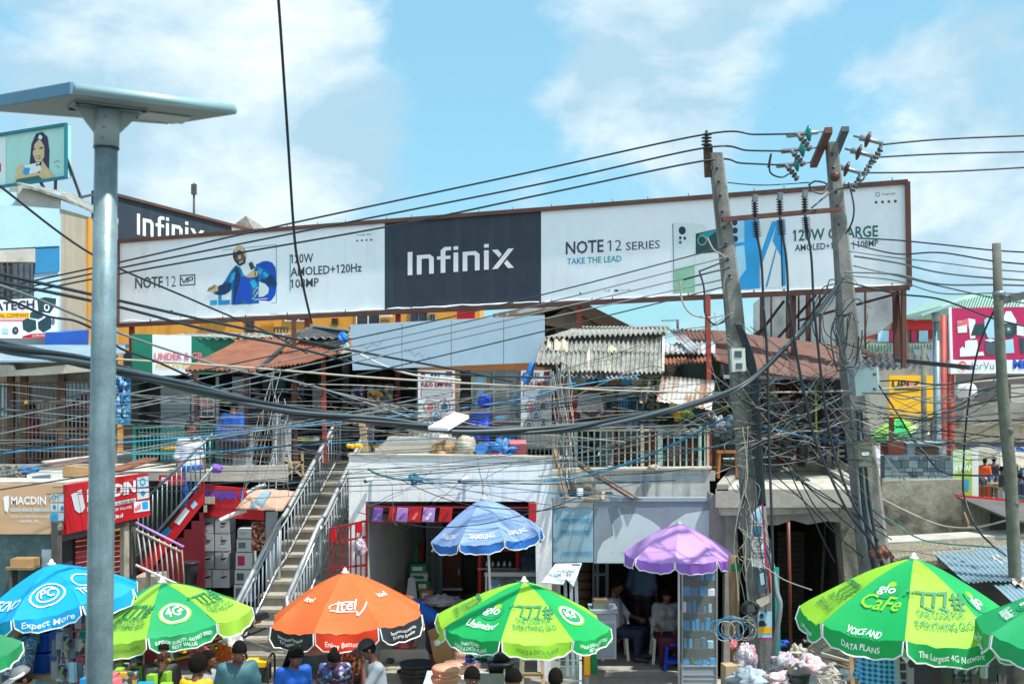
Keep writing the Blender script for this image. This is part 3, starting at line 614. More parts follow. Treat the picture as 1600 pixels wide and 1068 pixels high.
# ---------------------------------------------------------------- solar street lamp, nearest
def lamp():
 T=thing('solar_street_lamp','grey galvanised solar street lamp with a flat panel head, nearest thing on its pole','street lamp',P(157,600,7.1).xy.to_3d())
 top,bot=P(166,228,7.1),P(157,900,7.1);d=(top-bot)/(top.z-bot.z);b0=bot-d*bot.z
 mb=MB();mb.tube([b0,bot,(bot+top)/2,top],[.085,.081,.0765,.070],'galv',20);mb.lathe(b0,[(.2,0),(.2,.03),(.1,.04)],'galv',16);part('pole',mb,T)
 h0,h1=P(166,231,7.1),P(168,172,7.1);mb=MB();mb.tube([h0,h1],.0765,'lamp_head',20);mb.tube([h0-d*.006,h0+d*.004],.079,'plastic_black',20);part('collar',mb,T)
 cs=[P(115,146,6.74),P(362,178,7.27),P(265,193,7.54),P(-30,171,7.13)];nup=(cs[1]-cs[0]).cross(cs[3]-cs[0]).normalized();nup=nup if nup.z>0 else -nup
 cs[2]=cs[2]-nup*((cs[2]-cs[0]).dot(nup));mb=MB();mb.prism(cs,nup*.055,'lamp_head');hd=part('lamp_head',mb,T)
 q=[p+nup*.0 for p in cs];mb=MB()
 for i in range(4):
  a,b=q[i],q[(i+1) % 4];ins=((q[(i+2) % 4]+q[(i+3) % 4])/2-(a+b)/2).normalized()
  if i != 3:mb.tube([a+nup*.03-ins*.012,b+nup*.03-ins*.012],.034,'lamp_edge',8)
  else:mb.prism([a+nup*-.004-ins*.02,b+nup*-.004-ins*.02,b+nup*.066-ins*.02,a+nup*.066-ins*.02],ins*.02,'lamp_cap')
 part('rim',mb,hd)
 c=sum(q,Vector())/4;ux=(q[1]-q[0]).normalized();uy=nup.cross(ux)
 mb=MB();s_=c+ux*.30+uy*.0-nup*.004;mb.prism([s_-ux*.15-uy*.10,s_+ux*.15-uy*.10,s_+ux*.15+uy*.10,s_-ux*.15+uy*.10],-nup*.008,'lamp_lens');part('lens',mb,hd)
 s2=Vector((h1.x,h1.y,0));s2=c.copy();s2=h1+nup*((c-h1).dot(nup)-.003);mb=MB();mb.prism([s2-ux*.22-uy*.11,s2+ux*.22-uy*.11,s2+ux*.22+uy*.11,s2-ux*.22+uy*.11],-nup*.008,'lamp_head')
 for a in (-1,1):
  for b in (-1,1):mb.lathe(s2+ux*.2*a+uy*.09*b-nup*.008,[(.014,-.012),(.014,0)],'plastic_black',6)
  mb.bar(s2+ux*.21*-1+uy*.10*a-nup*.012,s2+ux*.21+uy*.10*a-nup*.012,.008,'plastic_black')
 part('mounting_plate',mb,hd)
 for sg in (-1,1):
  mb=MB();a=h1+ux*.07*sg-nup*.02;mb.prism([s2+ux*.07*sg-nup*.01,s2+ux*.20*sg-nup*.01,h0+ux*.075*sg+nup*.09,h0+ux*.07*sg+nup*.04],uy*.012,'lamp_head');part('gusset',mb,T)
 for k in range(3):
  mb=MB();mb.lathe(h0+(h1-h0)*(.2+.28*k)+Vector((.008*k,-.076,0)),[(.008,-.004),(.008,.006)],'steel',6,axis=(0,-1,0));part('bolt',mb,T)
lamp()
# ---------------------------------------------------------------- billboards
BL,BR_,TL,TR=P(185,505,24.2),P(1420,447,19),P(185,378,24.2),P(1417,285,19)
BP=PL(BL,BR_,TL)
def btop(x):return 378-(x-185)*93/1232.
def bbot(x):return 505-(x-185)*58/1235.
def billboard():
 T=thing('billboard','very long white and charcoal phone billboard on rusty posts above the shops','billboard',P(800,600,21.2).xy.to_3d())
 mb=MB()
 for x0,x1,mt in ((185,601,'bill_white'),(601,845.5,'bill_dark'),(845.5,1417,'bill_white')):
  n=max(4,int((x1-x0)/22));v=[];f=[]
  for j in range(9):
   for i in range(n+1):
    x=x0+(x1-x0)*i/n;t=j/8;y=btop(x)*(1-t)+bbot(x)*t;k=(t-.5)**2*4
    o=.018*noise.noise(Vector((x*.012,t*1.5,1)))*(1 if 0<t<1 else .3)+(.03*noise.noise(Vector((x*.02,5,2))) if j==7 else 0)
    v.append(BP.hit(x,y,.0+o*.5))
  f=[[j*(n+1)+i,(j+1)*(n+1)+i,(j+1)*(n+1)+i+1,j*(n+1)+i+1] for j in range(8) for i in range(n)];mb.add(v,f,mt,True)
 mb.prism([BP.hit(x,y,-.05) for x,y in ((186,btop(186)),(1416,btop(1416)),(1416,bbot(1416)),(186,bbot(186)))],-BP.n*.03,'tin_white');part('panel',mb,T)
 def bar(nm,a,b,w,off,mt='rust_frame'):
  mb=MB();mb.bar(BP.hit(*a,off),BP.hit(*b,off),w,mt,.09,up=BP.n);part(nm,mb,T)
 bar('top_rail',(183,btop(183)-1),(1419,btop(1419)-1),.075,.02);bar('bottom_rail',(183,bbot(183)+3),(1422,bbot(1422)+2),.085,.02)
 bar('side_rail',(184,376),(184,506),.06,.025);bar('side_rail',(1418,284),(1421,448),.09,.025)
 mb=MB()
 for k in range(23):
  x=240+k*52+rnd.uniform(-14,14);p=BP.hit(x,btop(x),.02);mb.bar(p,p+Vector((0,0,.10)),.012,'rust_frame')
  p=BP.hit(x,bbot(x),.05);mb.bar(p+Vector((0,0,.06)),p+Vector((0,0,-.04)),.02,'rust_frame')
 pass
 for k in range(12):
  x=230+k*105;mb.bar(BP.hit(x,btop(x),-.12),BP.hit(x,bbot(x),-.12),.05,'rust_frame')
 for t in (.1,.5,.9):
  a=BP.hit(190,btop(190)*(1-t)+bbot(190)*t,-.17);b=BP.hit(1412,btop(1412)*(1-t)+bbot(1412)*t,-.17);mb.bar(a,b,.05,'rust_frame')
 part('bracing',mb,T)
 L_=MB();pl=BP
 L_.txt(pl,'NOTE',(211,450.5),(254.5,448.5),17.5,'letter_dark',bold=.012);L_.txt(pl,'12',(258.5,448.3),(275,447.5),17.5,'letter_dark',bold=-.012)
 for q in ([(281,429.5),(305,428.3),(305,430),(281,431.2)],[(281,444.8),(305,443.6),(305,445.3),(281,446.5)],[(281,431),(282.6,431),(282.6,445),(281,445)],[(303.4,430),(305,430),(305,444),(303.4,444)]):L_.pf(pl,q,'letter_dark',.009)
 for a,b in (((283.5,434),(287,442)),((287,442),(293,433)),((293,433),(291.5,442)),((294.5,441),(295,433)),((295,433),(301,433)),((301,433),(300.5,437.5)),((300.5,437.5),(295,438))):
  dx,dy=b[0]-a[0],b[1]-a[1];l=math.hypot(dx,dy);nx,ny=-dy/l*.8,dx/l*.8;L_.pf(pl,[(a[0]+nx,a[1]+ny),(b[0]+nx,b[1]+ny),(b[0]-nx,b[1]-ny),(a[0]-nx,a[1]-ny)],'letter_dark',.009)
 L_.txt(pl,'120W',(454,411),(489.5,409.5),14,'letter_dark',bold=.014);L_.txt(pl,'AMOLED+120Hz',(454,431.5),(565,424),13.5,'letter_dark',bold=.014);L_.txt(pl,'108MP',(454,450),(498,447),13.5,'letter_dark',bold=.014)
 L_.pf(pl,[(452.5,397),(454,397),(454,454),(452.5,454)],'letter_teal')
 for i,mt in enumerate(('letter_green','letter_dark','red','letter_dark')):L_.pfr(pl,556.5+i*7.3,374.5-i*.4,559.5+i*7.3,377-i*.4,mt)
 L_.txt(pl,'Google apps',(558,368.5),(580,366.6),3,'slate_light')
 L_.txt(pl,'',(637,430),(803,418),42,'letter_white',glyph=infinix())
 L_.txt(pl,'NOTE',(884,397),(943,393),19.5,'letter_dark',bold=.016);L_.txt(pl,'12',(949,392.5),(971,391),17.5,'letter_dark',bold=-.01);L_.txt(pl,'SERIES',(978,391),(1031,387.5),13,'letter_dark')
 L_.txt(pl,'TAKE',(886,413),(914,411.4),9.5,'letter_blue',bold=.016);L_.txt(pl,'THE LEAD',(918,411.2),(971,408.2),9.5,'letter_teal',bold=.016)
 L_.txt(pl,'120W CHARGE',(1239,376.5),(1372,369),17.5,'letter_green',bold=.02);L_.txt(pl,'AMOLED+120Hz | 108MP',(1242,392),(1372,384),10,'letter_dark',bold=.016)
 L_.txt(pl,'Google apps',(1378,305),(1399,303.5),4,'slate_light');L_.disc(pl,1371.5,303.5,3.6,3.8,'letter_teal',.008,14,inner=.72)
 for i,mt in enumerate(('letter_green','letter_dark','red','letter_dark')):L_.pfr(pl,1367+i*10,314-i*.6,1371+i*10,318-i*.6,mt)
 L_.txt(pl,'X CLUB',(940,456),(953,455.2),3,'letter_dark');L_.pfr(pl,960,452.3,966,455.5,'letter_dark');L_.txt(pl,'infinixmobility',(968,454.8),(986,453.8),3,'slate_light');L_.pfr(pl,905.5,456.5,908.5,459.5,'letter_dark')
 L_.pfr(pl,222,487,225,489,'letter_dark');L_.pfr(pl,265,484.5,270,487,'letter_dark')
 part('lettering',L_,T)
 for x0,x1 in ((188,420),(430,598),(603,842),(848,1100),(1106,1412)):
  mb=MB();n=int((x1-x0)/9);mb.tube([BP.hit(x0+(x1-x0)*i/n,bbot(x0+(x1-x0)*i/n)-2.5-2.2*noise.noise(Vector((x0+i*.35,3,0))),.045) for i in range(n+1)],[.012+.035*abs(noise.noise(Vector((i*.23,x0,1)))) for i in range(n+1)],'bill_white',7);part('loose_hem',mb,T)
 A=MB();f=lambda pts,mt,o:A.pf(pl,pts,mt,o)        # advert: man in a blue jacket holding a phone out
 f([(328,469),(339,468.5),(339,476),(328,476.5)],'ad_cyan',.006);f([(341,460),(346,460),(346,469),(359,468),(359,475.5),(341,476.5)],'letter_blue',.006)
 f([(400,413),(411,408),(418,407.5),(425,410),(430,417),(431.5,430),(431.5,448),(430,460),(424,469),(415,473),(400,474)],'ad_blue',.006)
 f([(405,440),(414,443),(420,450),(419,458),(412,463),(404,464)],'ad_pale',.010)
 f([(368,414),(376,418),(390,424),(402,414),(412,419),(421,426),(431,437),(433,444),(428,448),(420,447),(408,440),(404,450),(402,474),(361,476),(362,452),(352,460),(341,461),(334,459),(333,454),(345,447),(353,436),(360,424)],'ad_jacket',.008)
 f([(366,420),(371,416),(375,428),(376,450),(371,475),(364,476)],'ad_navy',.010);f([(341,446.5),(358,440),(362,444),(358,456),(346,461),(338,459)],'ad_navy',.0095);f([(417,431),(424,429),(431,437),(433,444),(428,448),(420,446),(412,440)],'ad_navy',.0095)
 f([(376,434),(388,433),(394,474.5),(386,475),(384.5,466),(376,466.5),(373,475.5),(366,476)],'ad_blue',.012)
 f([(323,455),(328,449),(335,443.5),(340,447),(341,454),(334,456.5),(327,455.5)],'ad_skin',.012)
 A.disc(pl,374,398,10.4,14.5,'ad_brown',.010);f([(365,402),(384,400),(383,411),(378,417),(371,414)],'ad_brown',.0105);f([(371,383),(378,384),(383,392),(366,394),(365,389)],'ad_skin',.0112)
 A.disc(pl,373.8,394.5,4,3.7,'ad_hair',.0125,14);A.disc(pl,367.2,400.3,3.2,3.2,'ad_hair',.0125,14);f([(373,409.5),(379,406.5),(380,408.5),(374,411.5)],'ad_skin',.0125)
 for q in ([(378,420),(384,425),(380,432),(377,430)],[(404,418),(411,421),(407,430),(402,427)],[(413,424),(420,430),(416,434),(410,428)],[(362,428),(368,424),(366,436),(358,444)],[(390,440),(398,436),(402,446),(396,452)]):f(q,'ad_cyan',.0104)
 for q in ([(384,424),(391,428),(392,434),(387,432)],[(398,428),(404,432),(402,440),(398,436)],[(353,447),(360,441),(361,447),(354,453)],[(408,434),(416,438),(414,442),(408,439)]):f(q,'ad_navy',.0106)
 f([(366,404),(370,412),(377,415),(383,409),(384,402),(380,407),(373,408)],'ad_hair',.0118);f([(372,399),(376,398),(376.5,404),(372.5,405)],'ad_skin',.0114);f([(381,392),(384,393),(384.5,401),(382,400)],'ad_skin',.0114)
 for i in range(4):f([(396+i*2.2,424+i*.8),(398+i*2.2,423+i*.8),(397.5+i*2,430+i*.4),(395.5+i*2,430.5+i*.4)],'ad_brown' if i % 2 else 'ad_skin',.0118)
 for i in range(4):f([(324+i*3,455-i*1.5),(326+i*3,449-i*1.2),(327.6+i*3,449.5-i*1.2),(325.6+i*3,455.5-i*1.5)],'ad_brown',.0128)
 f([(384,430),(395,423),(404,424),(401,432),(386,434)],'ad_skin',.011);f([(374.5,416),(391,407.5),(398.5,420),(383,432)],'phone_white',.013);f([(388,411.5),(393.5,408.5),(398,418.5),(392,422)],'phone_dark',.0145)
 for a,b in (((396,456),(398,462)),((396,456),(402,448)),((402,448),(405,451)),((405,451),(397,465)),((397,465),(394,466)),((400,458),(406,457)),((398,467.5),(418,465.5))):f([a,b,(b[0],b[1]+1.1),(a[0],a[1]+1.1)],'letter_white',.0148)
 for q in ([(347,390.5),(364,388.5),(364,389.2),(347,391.2)],[(383,386.5),(432,381.5),(432,382.3),(383,387.3)],[(431.3,381.5),(432.1,381.5),(432.1,473),(431.3,473)],[(412,473.8),(432,472.2),(432,473),(412,474.6)]):f(q,'letter_teal',.0065)
 # advert: row of handsets
 f([(1051,350),(1054,347.5),(1098,350),(1102,353),(1102,456),(1053,458)],'phone_white',.006);f([(1054,420),(1085,413),(1086,456.5),(1054,458)],'phone_green',.0075)
 f([(1050.5,350),(1052,348),(1053.6,458),(1052.8,458)],'slate',.0078)
 f([(1058,352),(1074,353),(1074,386),(1060,386)],'ad_pale',.008);A.disc(pl,1066,360,5.6,6.4,'ad_hair',.0095,18);
 for cx,cy in ((1063,371.5),(1070,372)):A.disc(pl,cx,cy,2.2,2.6,'ad_hair',.0095,12)
 A.disc(pl,1063,378.5,2.4,2.8,'slate',.0095,12)
 f([(1086,364),(1090,360.5),(1140,356),(1140,456),(1086,457)],'phone_white',.0085);f([(1087,365),(1126,356),(1126,393),(1087,397)],'phone_dark',.0098);A.disc(pl,1097,375.5,7,7.6,'phone_green',.0112,18,inner=.86);f([(1091,366),(1112,360),(1124,358),(1104,372)],'letter_teal',.0104)
 f([(1142,345),(1186,341),(1187,450),(1152,453),(1144,452)],'phone_blue',.010);f([(1143,346),(1163,344),(1163,378),(1144,380)],'phone_pale',.0112);f([(1150,385),(1163,383),(1166,420),(1152,440)],'phone_pale',.0108)
 for cx,cy in ((1148,347.5),(1148.5,360),(1149,373)):A.disc(pl,cx,cy,4.4,5,'ad_hair',.0128,16)
 f([(1190,344),(1226,340),(1234,448),(1190,450)],'phone_white',.0075);f([(1187,400),(1206,346),(1216,345),(1188,420)],'phone_blue',.009);f([(1207,376),(1215,346),(1226,345),(1228,446),(1222,446),(1220,400)],'phone_blue',.0092);f([(1196,448),(1212,388),(1214,388),(1199,448)],'letter_blue',.0094)
 f([(1219,345),(1221,345),(1224,447),(1221.5,447)],'ad_navy',.0098)
 part('advert_picture',A,T)
 for x,yb in ((206,705),(480,560),(622,690),(905,545),(1105,560),(1240,560),(1412,575)):
  a=BP.hit(x,btop(x)+6,-.22);zb=0.;mb=MB();c=Vector((a.x,a.y,CZ-(yb-HY)*a.y/F));mb.bar(c,a,.10 if x<1000 else .07,'red_post' if x<1000 else 'rust_frame',.08);part('post',mb,T)
billboard()
def rear_board():
 pl=VP(1176,22.6,1402,20.4);T=thing('rear_billboard','white billboard seen from behind with brown steel truss, behind the utility poles','billboard',P(1290,600,21.5).xy.to_3d())
 mb=MB();mb.pp(pl,[(1177,474),(1192,460),(1402,440),(1402,497),(1372,520),(1330,533),(1177,536)],.012,'sheet_back',-.1);part('sheet',mb,T)
 for x in (1191,1232,1263,1310,1404):
  mb=MB();mb.bar(pl.hit(x,440,0),pl.hit(x,560,0),.08,'rust_frame');part('upright',mb,T)
 mb=MB()
 for x in (1205,1248,1281,1352):mb.bar(pl.hit(x,452,.02),pl.hit(x,545,.02),.03,'rust_frame')
 for a,b in (((1180,530),(1225,470)),((1212,532),(1275,460)),((1234,540),(1300,445)),((1250,500),(1404,458)),((1178,523),(1190,515))):mb.bar(pl.hit(*a,.06),pl.hit(*b,.06),.04,'rust_frame')
 part('bracing',mb,T)
 mb=MB();mb.bar(P(1398,455,20),P(1400,560,20),.07,'rust_frame');mb.bar(P(1407,448,20),P(1415,565,19.6),.10,'rust_frame');part('stay',mb,T)
rear_board()
def woman_board():
 pl=VP(-60,25.5,104,24);T=thing('rooftop_billboard','teal framed rooftop billboard showing a woman holding a phone','billboard',P(40,320,24.6))
 mb=MB();mb.pp(pl,[(-70,222),(104,195),(104,277),(-70,302)],.12,'ad_teal');part('panel',mb,T)
 for a,b in (((-70,221),(104,194)),((-70,302),(104,277)),((103,193),(103,278))):mb=MB();mb.bar(pl.hit(*a,.04),pl.hit(*b,.04),.06,'frame_teal',.06);part('rail',mb,T)
 A=MB();f=lambda p,mt,o:A.pf(pl,p,mt,o)
 f([(-70,226),(9,214),(9,290),(-70,300)],'ad_pale',.006);f([(-8,257),(1.5,255),(1.5,268),(-8,270)],'magenta',.008)
 f([(46,256),(49,225),(56,209),(66,206),(74,214),(77,235),(76,270),(50,272)],'ad_hair',.007);f([(51,240),(54,225),(62,217),(69,228),(69,245),(64,253),(56,253)],'ad_skin',.009);f([(59,216),(62,210),(66,213),(65,218)],'ad_pale',.0095)
 for q in ([(51,233),(55,231),(55,233.5),(52,234.5)],[(61,231),(67,229),(67,231.5),(62,233)]):f(q,'ad_hair',.011)
 f([(55,244),(63,243),(62,248),(57,248)],'ad_hair',.0105);f([(56,245.3),(62,244.6),(61,246.5),(57,246.8)],'letter_white',.0115)
 f([(22,286),(26,262),(34,256),(40,268),(62,270),(66,250),(74,262),(84,274),(84,279),(30,287)],'ad_skin',.008);f([(24,286),(26,280),(60,274),(66,280)],'letter_green',.010)
 f([(35,269),(40,258),(62,253.5),(65,266),(56,270),(38,273)],'phone_white',.012);f([(35,269),(38,262),(47,262),(45,272),(38,273)],'phone_blue',.0135);A.pfr(pl,56,256,59,259,'ad_hair',.0135);A.pfr(pl,60,255.3,63,258.3,'ad_hair',.0135)
 for a,b in (((84,254),(88,251)),((88,251),(94,252)),((87,258),(93,262))):f([a,b,(b[0],b[1]+.8),(a[0],a[1]+.8)],'slate',.008)
 part('advert_picture',A,T)
 for a,b in (((61,281),(76,306)),((87,278),(86,306)),((104,247),(131,322)),((104,313),(150,303))):mb=MB();mb.bar(pl.hit(*a),P(b[0],b[1],24.3),.05,'tin_dark');part('strut',mb,T)
woman_board()
def dark_board():
 pl=VP(150,26,400,31);T=thing('angled_signboard','charcoal signboard on the far side wall behind the long billboard','signboard',pl.hit(270,600).xy.to_3d())
 mb=MB();mb.pp(pl,[(150,297),(362,353),(362,420),(150,420)],.15,'bill_dark');mb.pp(pl,[(362,353),(402,363),(402,420),(362,420)],.14,'bill_white');part('panel',mb,T)
 mb=MB();mb.bar(pl.hit(150,296,.02),pl.hit(402,362,.02),.07,'rust_frame');part('top_rail',mb,T)
 mb=MB();mb.txt(pl,'',(214,366),(319,388),38,'letter_white',glyph=infinix());part('lettering',mb,T)
 for x in (158,395):mb=MB();a=pl.hit(x,310 if x<200 else 372,-.2);mb.bar(Vector((a.x,a.y,0)),a,.1,'rust_frame');part('post',mb,T)
dark_board()
# ---------------------------------------------------------------- far buildings
def window(T,pl,x0,y0,x1,y1,fr='white',glass='window',off=.0,bars=0,name='window'):
 mb=MB();w=1.6
 for q in ((x0,y0,x1,y0+w),(x0,y1-w,x1,y1),(x0,y0+w,x0+w,y1-w),(x1-w,y0+w,x1,y1-w),((x0+x1)/2-w/2,y0+w,(x0+x1)/2+w/2,y1-w)):mb.pr(pl,*q,.08,fr,off+.03)
 f=part(name,mb,T);mb=MB();mb.pr(pl,x0+w,y0+w,x1-w,y1-w,.02,glass,off+.006);part('pane',mb,f)
 if bars:
  mb=MB()
  for i in range(bars):x=x0+(x1-x0)*(i+.5)/bars;mb.bar(pl.hit(x,y0,off+.06),pl.hit(x,y1,off+.06),.022,'bar')
  part('bars',mb,f)
def orange_building():
 pl=FP(31);T=thing('orange_building','orange painted block of flats seen under the long billboard','building',P(440,600,31).xy.to_3d())
 mb=MB();a,b=P(80,462,31),P(748,455,31);mb.prism([Vector((a.x,31,0)),Vector((b.x,31,0)),b,a],(0,6,0),'orange_wall');part('wall',mb,T)
 mb=MB();mb.pr(pl,428,440,750,600,.25,'orange_wall',.5);part('bay_wall',mb,T)
 window(T,pl,383,488,397,521,'wood_red');window(T,pl,445,478,487,502,'white',off=.52);window(T,pl,556,474,594,512,'white',off=.52);window(T,pl,640,482,668,512,'slate',off=.52);window(T,pl,671,490,680,508,'slate',off=.52)
 mb=MB();mb.pr(pl,595,484,611,495,.35,'plastic_white',.9);part('air_conditioner',mb,T)
 mb=MB();mb.pr(pl,518,497,527,505,.2,'plastic_black',.7);part('floodlight',mb,T)
 mb=MB()
 for i in range(5):mb.bar(pl.hit(429+i*5,512,.9),pl.hit(429+i*5,522,.9),.04,'bar')
 mb.bar(pl.hit(428,512,.9),pl.hit(451,512,.9),.06,'bar');part('window_cage',mb,T)
 mb=MB();g=P(385,336,33);mb.prism([P(345,366,33),P(384,337,33),P(402,366,33)],(0,5,0),'tin_grey');part('gable_roof',mb,T)
orange_building()
mb=MB();mb.tube([P(303,390,32),P(303,286,32)],.035,'tin_dark',6);mb.box(P(303,296,32),(.13,.13,.28),'tin_dark');mb.tube([P(299,291,32),P(307,288,32)],.02,'tin_dark',5);single('radio_mast','thin rooftop mast with a small grey box near its tip','mast',mb)
def brown_house():
 T=thing('brown_roof_house','house with a wide brown gable roof behind the blank sign','house',P(900,600,25).xy.to_3d())
 mb=MB();a,b=P(850,490,25),P(945,490,25);mb.prism([Vector((a.x,25,0)),Vector((b.x,25,0)),b,a],(0,4,0),'wood_dark');mb.prism([P(868,497,24.9),P(902,497,24.9),P(902,530,24.9),P(868,530,24.9)],(0,.1,0),'tan_wall');part('wall',mb,T)
 mb=MB();mb.prism([P(770,490,23.8),P(885,468,23.8),P(885,477,23.8),P(770,497,23.8)],(0,5,0),'tin_white');mb.prism([P(885,466,23.8),P(900,466,23.8),P(992,512,23.8),P(992,520,23.8),P(958,520,23.8),P(885,479,23.8)],(0,5,0),'wood_dark');part('roof',mb,T)
 mb=MB();mb.prism([P(845,505,24.2),P(886,480,24.2),P(940,512,24.2),P(915,518,24.2)],(0,.3,0),'tan_wall');part('soffit',mb,T)
brown_house()
mb=MB();pl=FP(27);mb.pr(pl,714,481,742,500,.1,'red');mb.bar(pl.hit(728,500,-.05),Vector((pl.hit(728,500).x,27,0)),.08,'rust_frame');single('red_signboard','small plain red panel in front of the orange building','sign',mb)
mb=MB();mb.tube([P(1059,530,26),P(1059,499,26)],.03,'tin_dark',5);mb.tube([P(1033,501,26),P(1061,500,26)],.014,'steel',4)
for i in range(5):mb.tube([P(1036+i*5,499,25.8),P(1036+i*5,502.5,26.2)],.008,'steel',4)
single('television_aerial','thin television aerial above the grey corrugated roof','aerial',mb)
def left_building():
 T=thing('pale_shop_block','tall pale blue and tan shop block beside the street lamp','building',P(60,600,22).xy.to_3d())
 A=VP(-80,20.5,95,22.3);B=VP(95,22.3,184,24.8)
 g=lambda pl,pts,th,mt,off=0:MB().pp(pl,pts,th,mt,off)
 part('wall',g(B,[(95,326),(184,352),(184,700),(95,700)],.25,'tan_wall'),T)
 part('facade',g(A,[(-80,300),(95,300),(95,700),(-80,700)],.2,'pale_panel'),T)
 part('upper_panel',g(A,[(-80,312),(93,326),(93,384),(-80,392)],.05,'pale_panel',.06),T)
 part('roof_wall',g(A,[(28,291),(56,298),(95,312),(95,328),(28,322)],.3,'conc_light',.03),T)
 part('roof',MB().prism([P(26,288,21.3),P(100,312,22.2),P(185,352,24.8),P(185,345,25.6),P(110,305,23.6)],(0,0,.05),'tin_grey'),T)
 part('lintel_band',g(A,[(-80,394),(55,388),(55,410),(-80,410)],.1,'conc_light',.05),T)
 part('blue_panel',g(A,[(55,386),(93,384),(93,424),(55,427)],.04,'blue_panel',.04),T)
 part('canopy',g(A,[(-80,528),(88,529),(88,546),(-80,560)],.1,'steel',.2),T)
 part('blue_box',g(B,[(94,519),(139,515),(138,541),(93,545)],.3,'blue_bright',.35),T);part('blue_ledge',g(B,[(93,544),(205,537),(205,543),(93,550)],.3,'blue_panel',.3),T)
 part('orange_edge',g(B,[(138,340),(144,342),(144,560),(138,560)],.05,'orange_wall',.04),T)
 window(T,A,-30,409,53,470,'wood_red','window',.02,9)
 mb=MB();mb.pp(A,[(21,412),(53,410),(53,467),(21,468)],.04,'slate_dark',.05);part('shutter',mb,T)
left_building()
def atech():
 A=VP(-80,20.5,95,22.3);T=thing('loudspeaker_signboard','white shop sign printed with black loudspeakers under a barred window','signboard',A.hit(30,525))
 part('panel',MB().pp(A,[(-70,472),(92,464),(90,529),(-70,527)],.05,'bill_white',.18),T)
 mb=MB();mb.txt(A,'DATECH',(-22,486),(54,481),13,'ad_hair',.19,.03);mb.pfr(A,-30,488,46,497,'yellow',.186);mb.txt(A,'UNIVERSAL COMPANY',(-28,496),(45,495),6,'red_deep',.19);mb.pfr(A,-30,499,40,501.5,'tarp_coral',.186);mb.pf(A,[(35,525),(50,521),(89,520),(89,528.5),(35,527.5)],'red',.186);mb.txt(A,'COMPUTER VILLAGE',(50,526.5),(86,525.5),4,'letter_white',.19);part('lettering',mb,T)
 mb=MB()
 for q in ([(58,467),(70,464),(88,466),(87,476),(78,489),(60,486)],[(47,489),(52,485),(66,486),(67,495),(60,498),(47,496)],[(59,503),(72,495),(80,497),(80,512),(68,519),(60,513)],[(35,501),(42,497),(56,500),(57,514),(45,519),(36,514)]):mb.pf(A,q,'phone_dark',.186)
 mb.disc(A,73,480,4.5,6,'bill_white',.19,16,inner=.6);mb.disc(A,24,516,5,6,'plastic_black',.187,14);mb.disc(A,24,516,2.5,3,'steel',.19,12);mb.pfr(A,3,512,13,521,'phone_pale',.187);mb.disc(A,83,502,3,5,'slate',.19,12);part('product_picture',mb,T)
atech()
# ================================================================ upper storey shops
def S_(pl,pts,th,mt,off=0.):return MB().pp(pl,pts,th,mt,off)
def Rr_(pl,x0,y0,x1,y1,th,mt,off=0.):return MB().pr(pl,x0,y0,x1,y1,th,mt,off)
def XY(px,Y):return (px-CX)*Y/F
def upper_row():
 T=thing('upper_shop_row','dark open fronted upper shops under the long billboard','building',(0,22,0))
 mb=MB();z=3.17
 mb.prism([(-8.2,18.75,z),(-3.95,18.75,z),(-3.95,24,z),(-8.2,24,z)],(0,0,-.16),'conc_light');mb.prism([(-3.94,21.4,z),(-2.21,21.4,z),(-2.21,24,z),(-3.94,24,z)],(0,0,-.16),'conc_light');mb.prism([(-2.2,21.4,z+.002),(.62,21.4,z+.002),(.62,24,z+.002),(-2.2,24,z+.002)],(0,0,-.16),'conc_light')
 mb.prism([(.63,18.75,z),(3.35,18.75,z),(3.35,24,z),(.63,24,z)],(0,0,-.16),'conc_light');mb.prism([(3.36,20.9,z),(6.4,20.9,z),(6.4,24,z),(3.36,24,z)],(0,0,-.16),'conc_light');part('floor_slab',mb,T)
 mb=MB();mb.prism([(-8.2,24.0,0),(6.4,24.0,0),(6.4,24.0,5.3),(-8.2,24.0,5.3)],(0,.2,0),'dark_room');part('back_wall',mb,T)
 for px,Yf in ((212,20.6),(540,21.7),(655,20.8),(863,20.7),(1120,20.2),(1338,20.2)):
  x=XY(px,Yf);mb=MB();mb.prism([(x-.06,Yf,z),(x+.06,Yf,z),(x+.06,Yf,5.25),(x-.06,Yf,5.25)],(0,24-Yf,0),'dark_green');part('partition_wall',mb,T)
 mb=MB();mb.corr((XY(200,20.3),20.3,5.42),(XY(540,20.6),20.3,5.42),(XY(540,20.6),24.4,5.68),(XY(200,20.3),24.4,5.68),26,.02,'tin_grey');part('tin_roof',mb,T)
 mb=MB();mb.corr((XY(545,20.5),20.5,5.62),(XY(858,20.5),20.5,5.62),(XY(858,20.5),24.3,5.35),(XY(545,20.5),24.3,5.35),20,.02,'tin_dark');part('tin_roof',mb,T)
 for px in (470,585,900,1030,1180,1260):
  mb=MB();x=XY(px,23.9);mb.prism([(x-.55,23.93,z+.1),(x+.55,23.93,z+.1),(x+.55,23.93,z+1.9),(x-.55,23.93,z+1.9)],(0,-.03,0),'p_display');part('goods_shelf',mb,T)
upper_row()
for px,y0,y1,Yp in ((505,552,690,20.5),(1106,462,730,18.9),(384,560,720,19.8),(459,500,700,20.2),(306,575,715,19.9)):
 mb=MB();a,b=P(px,y0,Yp),P(px+3,y1,Yp);b.z=min(b.z,3.17);mb.bar(a,b,.075,'red_post' if px in (505,1106) else 'rust_frame');mb.bar(b,b+Vector((0,0,.02)),.16,'rust_frame')
 single('awning_post',{505:'short red square awning post beside the blank blue sign',1106:'red post through the railing beside the rusty white sheet',384:'thin brown post below the middle of the rusty awning',459:'dark red post at the upper end of the rusty awning',306:'dark post at the low outer corner of the rusty awning'}[px],'post',mb,'posts of the upper shops')
